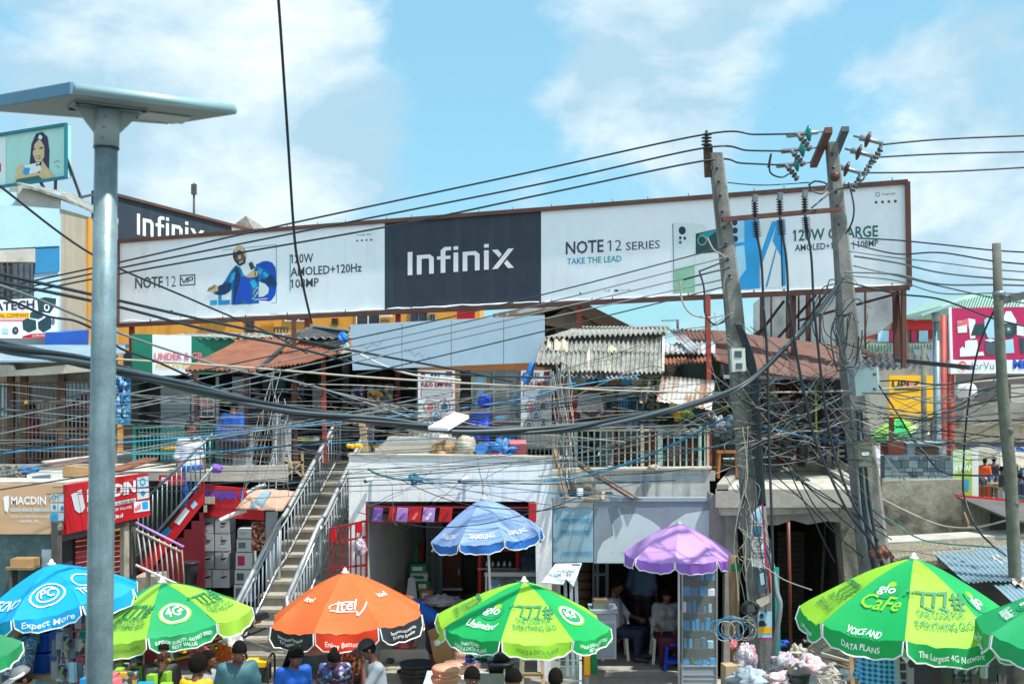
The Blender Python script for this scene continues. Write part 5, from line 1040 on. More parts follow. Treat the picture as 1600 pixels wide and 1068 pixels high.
# ================================================================ ground floor: white shop, peeling shop, stairs, kiosk
def white_shop():
 pl=FP(18);T=thing('white_shop_building','whitewashed flat roofed shop with a deep open porch','building',P(700,1000,19).xy.to_3d())
 part('facade',S_(pl,[(545,711),(863,715),(863,783),(571,783),(574,1062),(545,1062)],.28,'paint_white'),T);part('pillar',S_(pl,[(836,783),(863,783),(861,1062),(840,1062)],.28,'paint_white'),T)
 part('coping',S_(pl,[(543,709),(865,713),(865,716.5),(543,712.5)],.34,'conc_light',.02),T)
 x0,x1=XY(545,18),XY(863,18)
 part('roof_slab',MB().prism([(x0,18.28,3.28),(x1,18.28,3.28),(x1,21.6,3.28),(x0,21.6,3.28)],(0,0,-.18),'conc_light'),T)
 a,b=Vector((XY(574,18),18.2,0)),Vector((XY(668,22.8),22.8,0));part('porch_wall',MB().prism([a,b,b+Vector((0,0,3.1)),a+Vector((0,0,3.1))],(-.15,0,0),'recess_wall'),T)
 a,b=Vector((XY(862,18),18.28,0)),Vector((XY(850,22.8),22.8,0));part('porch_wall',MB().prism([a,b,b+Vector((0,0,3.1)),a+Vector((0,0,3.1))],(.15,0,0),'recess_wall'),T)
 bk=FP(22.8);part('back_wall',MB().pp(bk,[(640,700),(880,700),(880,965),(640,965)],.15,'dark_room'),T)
 part('porch_floor',MB().prism([(x0+.1,19.3,.42),(x1,19.3,.42),(x1,22.8,.42),(x0+.1,22.8,.42)],(0,0,-.5),'concrete'),T);part('porch_step',MB().prism([(x0+.1,18.9,.2),(x1-.2,18.9,.2),(x1-.2,19.29,.2),(x0+.1,19.29,.2)],(0,0,-.3),'conc_light'),T)
 d=part('door',Rr_(FP(22.5),692,862,721,920,.05,'wood_red'),T);part('handle',MB().box(FP(22.45).hit(717,893),(.03,.04,.12),'inox'),d)
 part('doorway',Rr_(FP(22.7),721,845,750,922,.04,'black'),T);part('threshold',Rr_(FP(22.4),690,919,722,922,.1,'bill_white'),T)
 mb=MB()
 for i in range(5):mb.pr(FP(22.3-.12*(i % 2)),666+i*5,795,671+i*5,925,.04,('clad','slate_light')[i % 2])
 part('folding_shutter',mb,T)
 mb=MB()
 for y in (790,800):mb.bar(FP(18.9).hit(580,y),FP(18.9).hit(840,y),.04,'dark_maroon')
 for x in (655,660,700,740):mb.bar(FP(18.9).hit(x,783),FP(18.9).hit(x,803),.03,'dark_maroon')
 part('porch_truss',mb,T)
 for x,y in ((578,750),(725,750)):
  T2=thing('security_camera','white security camera on the white shop wall, %s' % ('near the stairs' if x<600 else 'above the blue umbrella'),'camera',pl.hit(x,y+30));part('housing',MB().tube([pl.hit(x-7,y+1,.18),pl.hit(x+5,y-3,.07)],.035,'plastic_white',10),T2);part('lens',MB().tube([pl.hit(x-8,y+1.4,.2),pl.hit(x-6.5,y+1,.18)],.028,'plastic_black',10),T2);part('bracket',S_(pl,[(x+1,y),(x+4,y),(x+2,y+30),(x,y+30)],.02,'blank_sign',.02),T2)
white_shop()
def flags():
 pl=FP(17.85);mb=MB();mb.bar(pl.hit(573,791),pl.hit(836,793),.02,'red_deep');mb.bar(pl.hit(573,814.5),pl.hit(836,815),.025,'red_deep');mb.bar(pl.hit(573,788),pl.hit(573,900),.03,'red_deep');single('red_rail','thin red rail across the porch of the white shop','rail',mb)
 for i,(x0,x1,mt,mt2,lab) in enumerate(((582,597,'um_purple2','um_purple','purple bag with a shoe print, first on the red rail by the stairs'),(607,618,'red','red_deep','narrow folded red bag hanging on the red rail'),(619,637,'um_purple','um_purple2','pale lilac bag between two red bags on the rail'),(638,658,'red','tarp_coral','orange red bag with white writing on the rail'),(660,679,'um_purple','letter_white','lilac bag beside the blue umbrella on the rail'),(686,706,'red','red_deep','red bag partly behind the blue umbrella'))):
  T=thing('hanging_bag',lab,'bag',pl.hit((x0+x1)/2,815),'bags hung on the red rail');part('bag',S_(pl,[(x0+2,793),(x1+1,794),(x1-1,815),(x0-1,814)],.05,mt,.06),T)
  mb=MB();mb.pf(pl,[((x0+x1)/2-5,810),((x0+x1)/2+2,800),((x0+x1)/2+6,801),((x0+x1)/2+1,810),((x0+x1)/2-3,812)],mt2,.066);part('print',mb,T)
 mb=MB();mb.pr(pl,826,786,838,815,.05,'red',.1);single('red_cloth','red cloth hanging on the pillar behind the blue umbrella','cloth',mb)
 g=VP(515,17.0,573,18.0);T=thing('red_gate','open red bar gate leaf beside the concrete stairs','gate',g.hit(545,960));mb=MB()
 for i in range(8):x=516+i*8;mb.bar(g.hit(x,826-i*1.6),g.hit(x,955),.022,'red_deep')
 part('bars',mb,T)
 for a,b in ((826,813),(848,838),(888,882),(925,921),(955,955)):part('rail',MB().bar(g.hit(515,a),g.hit(573,b),.028,'red_deep'),T)
 for q in ([(518,828),(526,826),(526,842),(518,843)],[(557,818),(566,816),(566,832),(557,832)]):part('plate',S_(g,q,.01,'red',.02),T)
 mb=MB();mb.lump(g.hit(563,855,.1),(.09,.07,.13),'p_plasticbag',.5,3,14,3,-1);single('tied_bag','silver and black plastic bag tied on the red gate','bag',mb)
 # goods at the back of the porch
 for i,(x0,y0,x1,y1,Yc,mt,lab) in enumerate(((640,881,666,895,20.6,'um_tgreen','green carton topmost of the stack in the porch'),(641,895,668,908,20.55,'carton_white','white printed carton under the top green one in the porch'),(650,908,672,926,20.5,'um_dgreen','lower green carton with white print in the porch'),(655,922,676,938,20.3,'carton','brown carton at the bottom of the porch stack'))):
  b=FP(Yc);T=thing('carton',lab,'carton',b.hit((x0+x1)/2,y1),'cartons in the porch');part('box',Rr_(b,x0,y0,x1,y1,.3,mt),T);part('print',Rr_(b,x0+4,y0+4,x1-6,y1-4,.004,'letter_white' if mt != 'carton_white' else 'um_dgreen',.004),T)
 T=thing('wet_floor_board','small grey folding caution board by the green cartons','sign',P(640,938,19.9));part('front_leaf',MB().prism([P(634,940,19.8),P(652,940,19.8),P(648,902,20.0),P(638,902,20.0)],(0,.02,0),'carton_white'),T);part('back_leaf',MB().prism([P(636,936,20.3),P(652,936,20.3),P(648,902,20.05),P(639,902,20.05)],(0,.02,0),'carton_grey'),T)
 for q,mt,lab in (((650,845,652,885),'um_dgreen','green rolled mat standing in the porch corner'),((658,848,660,885),'red_deep','red rolled mat standing in the porch corner')):mb=MB();b=FP(20.9);mb.tube([b.hit(q[0],q[1]),b.hit(q[2],950)],.04,mt,8);single('rolled_mat',lab,'mat',mb)
 mb=MB();mb.lump(P(690,938,19.5),(.3,.2,.1),'p_plasticbag',.4,3,14,9);single('plastic_wrap','heap of clear plastic wrap on the porch floor','plastic',mb)
 # red display frame and glass counter
 f=FP(20.0);T=thing('red_display_shelf','red framed display shelf with white bottles in the porch','shelf',f.hit(780,965))
 for x in (747,806):part('upright',MB().bar(f.hit(x+2,855),f.hit(x+2,968),.05,'red'),T);part('upright',MB().bar(f.hit(x+6,853,-.35),f.hit(x+6,950,-.35),.05,'red_deep'),T)
 for y in (858,887):part('shelf',MB().prism([f.hit(746,y,.03),f.hit(810,y,.03),f.hit(812,y,-.38),f.hit(748,y,-.38)],(0,0,-.03),'red' if y<870 else 'steel'),T)
 for i in range(5):
  b=thing('white_bottle','small white and green bottle in a row on the red shelf','bottle',f.hit(761+i*9,887,-.15),'bottles on the red shelf');c=f.hit(761+i*9,887,-.15);part('bottle',MB().lathe(c,[(.03,0),(.03,.07),(.015,.10),(.015,.12)],'plastic_white',8),b);part('label_band',MB().lathe(c+Vector((0,0,.01)),[(.031,0),(.031,.035)],'um_dgreen',8),b)
 c=FP(19.4);T=thing('glass_counter','aluminium framed glass counter under the blue umbrella','counter',c.hit(800,985))
 for x in (758,838):part('post',Rr_(c,x,893,x+3,980,.05,'inox'),T)
 part('top',MB().prism([c.hit(757,893),c.hit(841,893),c.hit(838,889,-.4),c.hit(762,889,-.4)],(0,0,-.04),'clad'),T);part('rail',Rr_(c,757,894,841,900,.05,'inox',.01),T);part('pane',Rr_(c,761,900,838,975,.01,'glass'),T);part('goods',Rr_(c,763,906,836,930,.25,'p_tech',-.06),T);part('goods',Rr_(c,763,940,836,975,.25,'p_goods',-.06),T)
 mb=MB();mb.lump(P(825,880,20.5),(.2,.2,.25),'c_steel',.3,2,14,4,-1);single('cloth_cover','blue grey cloth covered bundle in the porch corner','bundle',mb)
flags()
# ---------------------------------------------------------------- clutter on the white shop roof
def roof_clutter():
 mb=MB();mb.prism([P(603,688,19.3),P(606,682,19.3),P(712,684,19.3),P(712,716,19.3),P(584,716,19.3),P(586,702,19.3)],(0,.25,0),'conc_light');single('low_parapet','low beige cement wall stub on the white shop roof','wall',mb)
 mb=MB();mb.bar(P(565,655,19.2),P(572,712,19.2),.10,'plank');single('wooden_post','short weathered timber post at the head of the stairs','post',mb)
 def lump(nm,lab,cat,px,py,Y,r,mt,sd,amp=.3):mb=MB();mb.lump(P(px,py,Y),r,mt,amp,2.6,18,sd);single(nm,lab,cat,mb)
 lump('brown_sack','brown carton coloured sack beside the beige wall stub','sack',694,706,18.8,(.20,.18,.18),'carton',1);lump('white_sack','big white woven sack beside the blue basin','sack',727,704,18.75,(.20,.2,.25),'cream',2,.2);lump('blue_tarpaulin','crumpled blue tarpaulin on the roof beside the coral cushion','tarpaulin',785,704,18.6,(.22,.2,.16),'tarp_blue',3,.6);lump('paper_scraps','white and red scraps on the roof edge','scraps',775,710,18.5,(.12,.1,.05),'tarp_coral',5,.6)
 mb=MB();mb.box(P(809,699,18.6),(.27,.14,.20),'tarp_coral',.1,.5);bm=None;single('coral_cushion','coral pink square cushion on the roof edge','cushion',mb)
 c=P(754,702,18.55);ax=Vector((0,-1,.25)).normalized();T=thing('blue_basin','round blue plastic basin lying on its side on the roof','basin',c);part('bowl',MB().lathe(c,[(.09,-.10),(.115,.0),(.118,.0),(.098,-.075),(.0,-.08)],'plastic_blue',22,axis=ax),T);part('rim',MB().lathe(c,[(.113,-.004),(.126,0),(.126,.012),(.113,.012)],'tarp_blue',22,axis=ax),T)
 mb=MB();mb.lathe(P(797,684,19.3),[(.11,0),(.14,.12),(.15,.12)],'tarp_blue',14);single('small_blue_bowl','small blue bowl on the railing wall above the coral cushion','bowl',mb)
 q=[P(669,671,11.9),P(700,672.5,11.8),P(733,653,12.3),P(711,647.5,12.4)];T=thing('white_lamp_panel','bright white flat lamp panel clamped above the thick cable bundle','lamp',q[0]);nrm=(q[1]-q[0]).cross(q[3]-q[0]).normalized();part('panel',MB().prism(q,nrm*.03,'letter_white'),T);part('arm',MB().tube([(q[0]+q[2])/2,(q[0]+q[2])/2+Vector((0,.2,-.05)),P(705,671,12.8)],.015,'steel',6),T)
 mb=MB();mb.prism([P(686,681,18.8),P(700,681,18.8),P(701,684,18.6),P(687,684,18.6)],(0,0,.02),'letter_white');single('white_card','small white card on top of the brown sack','card',mb)
 mb=MB();mb.tube(pix([(746,715,17.9),(750,740,17.85),(756,762,17.8)]),.006,'cable_green',5);mb.tube(pix([(753,758,17.8),(757,784,17.75)]),[.004,.03],'wood',6);single('hanging_brush','pale brush hanging on a string down the white wall','brush',mb)
 for i in range(3):
  mb=MB()
  for k in range(7):mb.lump(P(643+k*2.5+rnd.uniform(-2,2)+i*3,748+rnd.uniform(-3,5),17.6),(.05,.05,.05),'cable_green' if k % 2 else 'cable_blue',.5,3,8,k+i*9,-1)
  if i==0:single('rope_knot','knotted blue rope bundle tied to the wires on the white wall','rope',mb)
 mb=MB();mb.tube(spline(pix([(575,732,17.7),(585,738,17.68),(600,743,17.66),(622,748,17.65),(648,750,17.6)])),.02,'cable_green',6);single('blue_rope','thick teal rope sagging across the white wall','rope',mb)
 mb=MB()
 for i in range(4):mb.lump(P(545+i*6,696+i % 2,18.4),(.045,.04,.04),'yellow',.3,3,8,i,-1)
 single('yellow_bundle','small yellow bundle tied on the stair rail','bundle',mb)
roof_clutter()
# ---------------------------------------------------------------- peeling sign shop
def peeling_shop():
 pl=FP(18.05);T=thing('peeling_shop','ground shop with a blue peeling signboard and a dark interior','shop',P(1000,1000,19).xy.to_3d())
 part('sign_sheet',S_(pl,[(864,784),(927,784),(927,878),(864,878)],.08,'peel_sign',.03),T);part('sign_board',S_(pl,[(928,780),(1134,778),(1134,880),(928,880)],.08,'grey_film',.03),T)
 mb=MB();mb.pf(pl,[(932,879),(934,862),(942,846),(958,836),(956,820),(960,812),(972,803),(996,802),(1016,812),(1030,822),(1036,830),(1050,816),(1072,802),(1096,798),(1116,796),(1134,790),(1134,879)],'peel_white',.036)
 part('peeled_patch',mb,T)
 mb=MB();mb.pf(pl,[(864,783),(927,784),(927,793),(912,791),(896,794),(880,790),(866,795)],'conc_light',.045);part('torn_edge',mb,T)
 mb=MB()
 for y,x0,x1 in ((817,921,877),(835,921,878),(868,924,879)):mb.txt(pl,'Chachenko Bond',(x0+2,y-7),(x1-1,y-7),7,'letter_blue',.04,.012,up=(0,1))
 for y in (801,846,860):mb.txt(pl,'Ch',(871.5,y-6),(864.5,y-6),7,'letter_blue',.04,.012,up=(0,1))
 part('lettering',mb,T)
 part('top_rail',Rr_(pl,862,777,1136,783,.14,'clad',.05),T);part('sign_edge',Rr_(pl,861,780,864,880,.12,'plastic_black',.04),T)
 part('roof',MB().prism([(XY(863,18),18.15,2.6),(XY(1135,18),18.15,2.6),(XY(1135,18),21.4,2.7),(XY(863,18),21.4,2.7)],(0,0,.06),'tin_dark'),T)
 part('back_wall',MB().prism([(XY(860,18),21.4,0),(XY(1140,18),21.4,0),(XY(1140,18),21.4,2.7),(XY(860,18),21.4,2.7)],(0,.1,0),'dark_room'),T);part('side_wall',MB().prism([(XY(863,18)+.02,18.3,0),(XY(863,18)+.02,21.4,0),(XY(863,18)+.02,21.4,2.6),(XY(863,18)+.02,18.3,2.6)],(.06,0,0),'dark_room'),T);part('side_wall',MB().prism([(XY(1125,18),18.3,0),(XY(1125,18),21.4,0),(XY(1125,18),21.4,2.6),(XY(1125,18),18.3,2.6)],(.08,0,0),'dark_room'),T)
 part('floor',MB().prism([(XY(866,18),18.0,.05),(XY(1125,18),18.0,.05),(XY(1125,18),21.4,.05),(XY(866,18),21.4,.05)],(0,0,-.1),'concrete'),T);part('threshold',MB().box((XY(1000,20.3),20.3,.07),(1.9,.06,.05),'clad'),T)
 s=VP(903,18.4,930,20.2);mb=MB()
 for i in range(11):mb.pr(s,903,880+i*14,925,891+i*14,.04,'wood');mb.pr(s,903,891+i*14,925,894+i*14,.03,'wood_dark',-.01)
 part('slatted_shutter',mb,T)
 for x in (926,931,946):part('door_frame',Rr_(FP(19.6),x,880,x+(5 if x>930 else 3),1010,.06,'clad'),T)
 part('frame_rail',Rr_(FP(19.6),926,895,948,899,.06,'clad',.01),T)
 T=thing('price_board','torn white notice board leaning on a pale frame in front of the shop','notice board',P(885,960,17.3));b=PL(P(847,910,17.2),P(890,912,17.1),P(870,880,17.5));part('board',S_(b,[(868,880),(909,879),(896,915),(884,903),(880,912),(846,909)],.02,'bill_white'),T)
 mb=MB();mb.txt(b,'CHARGING',(868,894),(897,894),4.5,'slate',.006,.01);mb.txt(b,'100 - 50',(866,900),(892,900),5,'ad_hair',.006,.01);mb.pfr(b,894,880.5,907,882.5,'ad_hair',.006);part('lettering',mb,T)
 for x in (883,892,900):part('leg',MB().bar(P(x,905,17.35),P(x+4,1055,17.2),.05,'clad'),T)
 # reception desk, chairs, stool, cabinet
 d=FP(17.6);T=thing('shop_desk','pale lilac shop desk at the edge of the peeling shop','desk',d.hit(945,1035));part('front',Rr_(d,930,970,963,1029,.45,'carton_white'),T);part('top',Rr_(d,922,953,966,958,.55,'clad',.03),T);part('drawer',Rr_(d,934,974,960,1000,.02,'clad',.022),T);part('drawer',Rr_(d,934,1003,960,1026,.02,'clad',.022),T);part('modesty_panel',Rr_(d,925,958,963,970,.4,'carton_grey',-.02),T)
 mb=MB();mb.box(P(938,946,17.8),(.24,.3,.18),'box_olive');mb.box(P(938,936,17.75),(.2,.2,.03),'wood');single('cash_box','olive box standing on the lilac desk','box',mb)
 T=thing('plastic_stool','royal blue plastic stool in front of the seated woman','stool',P(1051,1032,18.2));c=P(1051,990,18.2);c.z=.47
 part('seat',MB().lathe(c,[(.13,-.03),(.145,-.01),(.14,.015),(.0,.02)],'plastic_blue',4+12),T)
 for sx in (-1,1):
  for sy in (-1,1):part('leg',MB().prism([(c.x+.07*sx,c.y+.10*sy,.46),(c.x+.12*sx,c.y+.10*sy,.46),(c.x+.165*sx,c.y+.14*sy,.055),(c.x+.115*sx,c.y+.14*sy,.055)],(0,-.03*sy,0),'plastic_blue'),T)
 for y_ in (-.13,.13):part('stretcher',MB().bar((c.x-.15,c.y+y_,.20),(c.x+.15,c.y+y_,.20),.02,'plastic_blue',.05),T)
 for px,py,Yc,lab in ((960,1000,18.95,'white plastic chair under the man in the white shirt'),(1038,1010,18.72,'white plastic chair behind the blue stool')):
  T=thing('plastic_chair',lab,'chair',P(px,py,Yc)*1.0);LOC[T.name].z=0;T.location.z=0;c=Vector((T.location.x,T.location.y,.05))
  part('seat',MB().box(c+Vector((0,0,.40)),(.42,.42,.03),'plastic_white'),T);part('backrest',MB().prism([c+Vector((-.2,.2,.42)),c+Vector((.2,.2,.42)),c+Vector((.17,.28,.85)),c+Vector((-.17,.28,.85))],(0,.025,0),'plastic_white'),T)
  for sx in (-1,1):
   for sy in (-1,1):part('leg',MB().bar(c+Vector((.18*sx,.18*sy,.39)),c+Vector((.21*sx,.21*sy,0)),.045,'plastic_white'),T)
  for sx in (-1,1):part('armrest',MB().bar(c+Vector((.21*sx,-.18,.62)),c+Vector((.21*sx,.22,.66)),.04,'plastic_white'),T)
 g=FP(17.3);T=thing('glass_cabinet','tall glass display cabinet full of blue phone boxes under the purple umbrella','cabinet',g.hit(1094,1080));x0,x1=1065,1121;zb=.02
 B=lambda x,y,o=0:g.hit(x,y,o)
 for x in (1066,1120):
  for o in (0,-.38):part('post',MB().bar(B(x,884,o),Vector((B(x,884,o).x,B(x,884,o).y,.02)),.022,'inox'),T)
 for y in (885,930,956,984,1012,1040,1053,1060):part('shelf',MB().prism([B(x0,y,0),B(x1,y,0),B(x1,y,-.38),B(x0,y,-.38)],(0,0,-.015),'glass' if y<1040 and y>890 else 'inox'),T)
 part('back_panel',Rr_(g,x0,884,x1,1060,.01,'cab_back',-.385),T);part('front_pane',Rr_(g,x0+1,886,x1-1,1040,.006,'glass',.006),T);part('plinth',Rr_(g,x0,1042,x1,1078,.36,'clad',-.01),T)
 rr=random.Random(5);n=0
 for y,hh in ((906,20),(930,14),(956,18),(984,20),(1012,16),(1040,13)):
  x=x0+3
  while x<x1-6:
   w=rr.uniform(4,11);hq=hh*rr.uniform(.55,1);mt=rr.choice(['phone_blue','phone_blue','blue_panel','ad_cyan','letter_blue','bill_white','slate_dark','pale_panel','um_tgreen' if y>1030 else 'phone_pale','magenta' if y>1030 else 'phone_blue','um_orange' if 1000<y<1030 else 'ad_navy'])
   if x+w<x1-2:
    b=thing('phone_box','small boxed phone accessory on a shelf of the tall glass cabinet','box',B(x+w/2,y,-.1),'boxes in the glass cabinet');part('carton',Rr_(g,x,y-hq,x+w,y,.1,mt,-.08-rr.uniform(0,.1)),b);n += 1
   x += w+rr.uniform(1,4)
 mb=MB();mb.pp(FP(17.9),[(1122,886),(1136,886),(1136,1060),(1122,1060)],.1,'plastic_black');single('black_pillar','glossy black pillar beside the glass cabinet','pillar',mb)
peeling_shop()
# ---------------------------------------------------------------- stairs
def stairs():
 n=18;T=thing('concrete_staircase','steep concrete staircase rising beside the white shop','staircase',(-3.3,16.8,0));y0,y1,z1=16.55,21.4,3.17
 for i in range(n):
  t=i/n;y=y0+(y1-y0)*t;yb=y0+(y1-y0)*(i+1)/n;z=z1*(i+1)/n;xc=-3.42+.53*t;w=.78 if i else 1.0
  mb=MB();lo=max(0,z-.55);dx=rnd.uniform(-.02,.02)
  mb.prism([(xc-w,y+dx,z),(xc+w,y-dx,z),(xc+w,yb+.1,z),(xc-w,yb+.1,z)],(0,0,-.045),'step');mb.prism([(xc-w+.01,y+.03,z-.045),(xc+w-.01,y+.03,z-.045),(xc+w-.01,y+.03,lo),(xc-w+.01,y+.03,lo)],(0,yb-y+.1,0),'concrete');part('step',mb,T)
 def rail(lab,X0,X1,grp,s0=.02):
  R_=thing('stair_rail',lab,'stair rail',(X0,16.9,0),grp);hh=.78
  pts=[]
  for t,dz in ((s0,hh),(.40,hh+.10),(.47,hh+.02),(.97,hh-.02),(1.0,hh)):pts.append(Vector((X0+(X1-X0)*t,y0+(y1-y0)*t,.17+z1*t+dz)))
  part('handrail',MB().tube(pts,.038,'inox',10),R_);low=[p-Vector((0,0,.14)) for p in pts];part('lower_rail',MB().tube(low,.018,'inox',6),R_);bot=[p-Vector((0,0,.74)) for p in pts];part('foot_rail',MB().tube(bot,.018,'inox',6),R_)
  mb=MB()
  for k in range(34):
   t=s0+(.99-s0)*(k+.5)/34;p=Vector((X0+(X1-X0)*t,y0+(y1-y0)*t,.17+z1*t));mb.tube([p+Vector((0,0,.06)),p+Vector((0,0,hh-.10))],.013,'clad',5)
  part('balusters',mb,R_)
  for t in (s0,.42,.98):p=Vector((X0+(X1-X0)*t,y0+(y1-y0)*t,.17+z1*t));part('post',MB().tube([p+Vector((0,0,-.15)),p+Vector((0,0,hh+.04))],.026,'inox',8),R_)
 rail('shiny steel rail on the carton side of the concrete stairs',-4.24,-3.2,'rails of the concrete stairs');rail('shiny steel rail up the middle of the concrete stairs, by the white shop',-3.52,-2.58,'rails of the concrete stairs',.13)
 # red sided stair
 pl=FP(18.3);T=thing('red_staircase','narrow staircase with a red side panel climbing behind the kiosk','staircase',pl.hit(260,960))
 for i in range(9):
  t=i/9;x=222+t*110;y=880-t*118;part('step',MB().prism([pl.hit(x,y),pl.hit(x+16,y),pl.hit(x+16,y,-.9),pl.hit(x,y,-.9)],(0,0,-.12),'step'),T)
 part('stringer',S_(pl,[(214,884),(318,752),(318,786),(228,900)],.06,'red',.03),T);part('side_wall',S_(pl,[(228,900),(318,786),(318,1040),(214,1040),(214,890)],.1,'maroon',.0),T)
 mb=MB();mb.pf(pl,[(252,832),(262,822),(268,828),(258,839)],'letter_blue',.036);mb.pf(pl,[(272,815),(290,792),(296,798),(280,820)],'bill_white',.036);mb.pf(pl,[(297,790),(304,781),(309,787),(302,795)],'phone_pale',.036);part('sticker',mb,T)
 R_=thing('stair_balustrade','grey bar balustrade climbing over the red staircase','balustrade',pl.hit(270,860));mb=MB()
 for i in range(16):
  t=i/15;x=216+t*112;mb.tube([pl.hit(x,868-t*136,.1),pl.hit(x,790-t*108,.1)],.012,'galv',5)
 part('balusters',mb,R_)
 for a,b in (((212,794),(332,678)),((214,868),(332,730))):part('rail',MB().tube([pl.hit(*a,.1),pl.hit(*b,.1)],.022,'galv',8),R_)
 q=FP(17.3);R_=thing('low_balustrade','pale slanting balustrade beside the kiosk door','balustrade',q.hit(250,960));mb=MB()
 for i in range(9):t=i/8;mb.tube([q.hit(214+t*70,824+t*34),q.hit(222+t*66,884+t*30)],.013,'tin_white',5)
 part('balusters',mb,R_)
 for a,b,mt in (((212,816),(287,854),'um_purple'),((212,827),(282,861),'cream'),((212,882),(290,918),'letter_white')):part('rail',MB().tube([q.hit(*a),q.hit(*b)],.02,mt,8),R_)
 mb=MB();mb.bar(P(232,892,17.4),P(226,1000,17.4),.06,'step');mb.prism([P(208,902,17.6),P(245,900,17.6),P(250,960,17.6),P(200,960,17.6)],(0,.5,0),'step');single('plinth_block','cement plinth at the foot of the red staircase','plinth',mb)
stairs()
# ---------------------------------------------------------------- carton shop under the balcony
def carton_shop():
 pl=FP(18.75);T=thing('carton_shop','dark ground floor shop below the upstairs balcony, stacked with cartons','shop',pl.hit(390,990));
 part('slab_edge',S_(pl,[(328,728),(449,727),(449,752),(328,752)],.12,'conc_light',.02),T);part('back_wall',Rr_(FP(21),250,745,560,980,.1,'dark_room'),T);part('side_wall',MB().prism([(XY(300,18.9),18.9,0),(XY(300,18.9),21,0),(XY(300,18.9),21,3),(XY(300,18.9),18.9,3)],(-.08,0,0),'dark_maroon'),T)
 part('shutter_post',Rr_(FP(18.6),415,800,432,960,.1,'clad'),T);part('pink_poster',Rr_(FP(18.7),393,815,414,860,.03,'p_red_floral'),T)
 b=FP(18.6);T=thing('red_shop_sign','red shop sign with raised blue letters under the balcony','signboard',b.hit(360,812));part('panel',S_(b,[(310,756),(386,763),(390,775),(412,800),(413,813),(310,805)],.06,'red',.03),T)
 mb=MB();mb.txt(b,'Dolphin',(322,777),(370,779),15,'ad_blue',.05,.03);mb.txt(b,'S',(374,780),(382,780),14,'ad_blue',.05,.03);mb.txt(b,'TECHNOLOGY VENTURES',(322,795),(385,799),5,'c_navy',.04);part('lettering',mb,T);mb=MB();mb.disc(b,315.5,768,4.5,7,'phone_pale',.04,14);mb.pfr(b,311,782,320,799,'carton_white',.04);part('emblem',mb,T)
 A=thing('peach_awning','faded peach metal awning sheet beside the stair rail','awning',P(415,785,17.8));part('sheet',MB().corr(P(398,761,18.6),P(462,766,18.6),P(442,795,17.4),P(368,793,17.5),3,.006,'tin_peach',.02,4),A);part('patch',MB().corr(P(410,765,18.35),P(425,766,18.35),P(408,794,17.45),P(388,793,17.5),1,.004,'tin_blue'),A)
 mb=MB();mb.tube(spline(pix([(343,813,17.5),(365,803,17.6),(384,797,17.7)])),.035,'plastic_white',10);mb.tube(spline(pix([(386,770,17.4),(400,762,17.4),(415,757,17.4)])),.03,'plastic_white',10);single('white_pipe','white plastic drain pipe across the red shop sign','pipe',mb)
 rows=[(808,833),(834,861),(862,889),(890,918)];c=FP(18.9);first=None;k=0
 pos='top second third bottom'.split()
 for i,(x0,x1) in enumerate(((311,335),(336,359))):
  for j,(a,d) in enumerate(rows):
   T=thing('carton','%s grey carton of the %s stack under the red shop sign' % (pos[j],'maroon wall side' if i==0 else 'stair side'),'carton',c.hit((x0+x1)/2,d),'grey cartons stacked below the red sign');w=4 if j==3 else 0
   part('box',Rr_(c,x0-w,a,x1-.6-(w if i==0 else 0),d-.5,.42,'carton_white' if j==3 else 'carton_grey',.03*rnd.random()),T);mb=MB();cx=(x0+x1)/2+1;cy=(a+d)/2-3
   mb.pf(c,[(cx-5,cy+2),(cx-2,cy-1),(cx+7,cy-2),(cx+2,cy+2)],'plastic_black',.036)
   for q in ((cx-6,cy+8,cx+6,cy+8.7),(cx-6,cy+3,cx-5.4,cy+8),(cx+5.4,cy+3,cx+6,cy+8)):mb.pfr(c,*q,'carton_white',.036)
   part('print',mb,T);part('tape',Rr_(c,(x0+x1)/2-1.2,a,(x0+x1)/2+1.2,a+7,.003,'tan_wall',.034),T)
 for j,(a,d) in enumerate(((826,841),(842,862),(863,889),(890,912),(913,940))):
  c2=FP(18.7);T=thing('carton','%s white carton of the narrow stack beside the stair rail' % ('topmost second middle fourth lowest'.split()[j]),'carton',c2.hit(383,d),'white cartons beside the stairs');x0=371-j*1.4;part('box',Rr_(c2,x0,a,394,d-.6,.35,'carton_white'),T);part('print',Rr_(c2,x0+3,a+5,x0+14,d-6,.003,('carton_grey','slate','magenta','slate_dark','slate')[j],.0035),T)
 T=thing('black_bin','black plastic bin beside the maroon wall','bin',P(297,905,17.9));part('bin',MB().lathe(P(297,912,17.9),[(.10,0),(.13,.32),(.13,.34)],'plastic_black',14),T);part('rim',MB().lathe(P(297,880,17.9),[(.13,0),(.145,.01),(.145,.03),(.13,.03)],'plastic_black',14),T)
 # balcony goods upstairs
 r=FP(18.9);T=thing('brown_railing','dark brown bar railing along the upstairs walkway','railing',r.hit(430,730))
 for y in (668,712):part('rail',MB().bar(r.hit(345,y),r.hit(450,y),.03,'wood_dark'),T)
 mb=MB()
 for i in range(17):mb.bar(r.hit(347+i*6.1,668),r.hit(347+i*6,724),.014,'bar')
 part('balusters',mb,T)
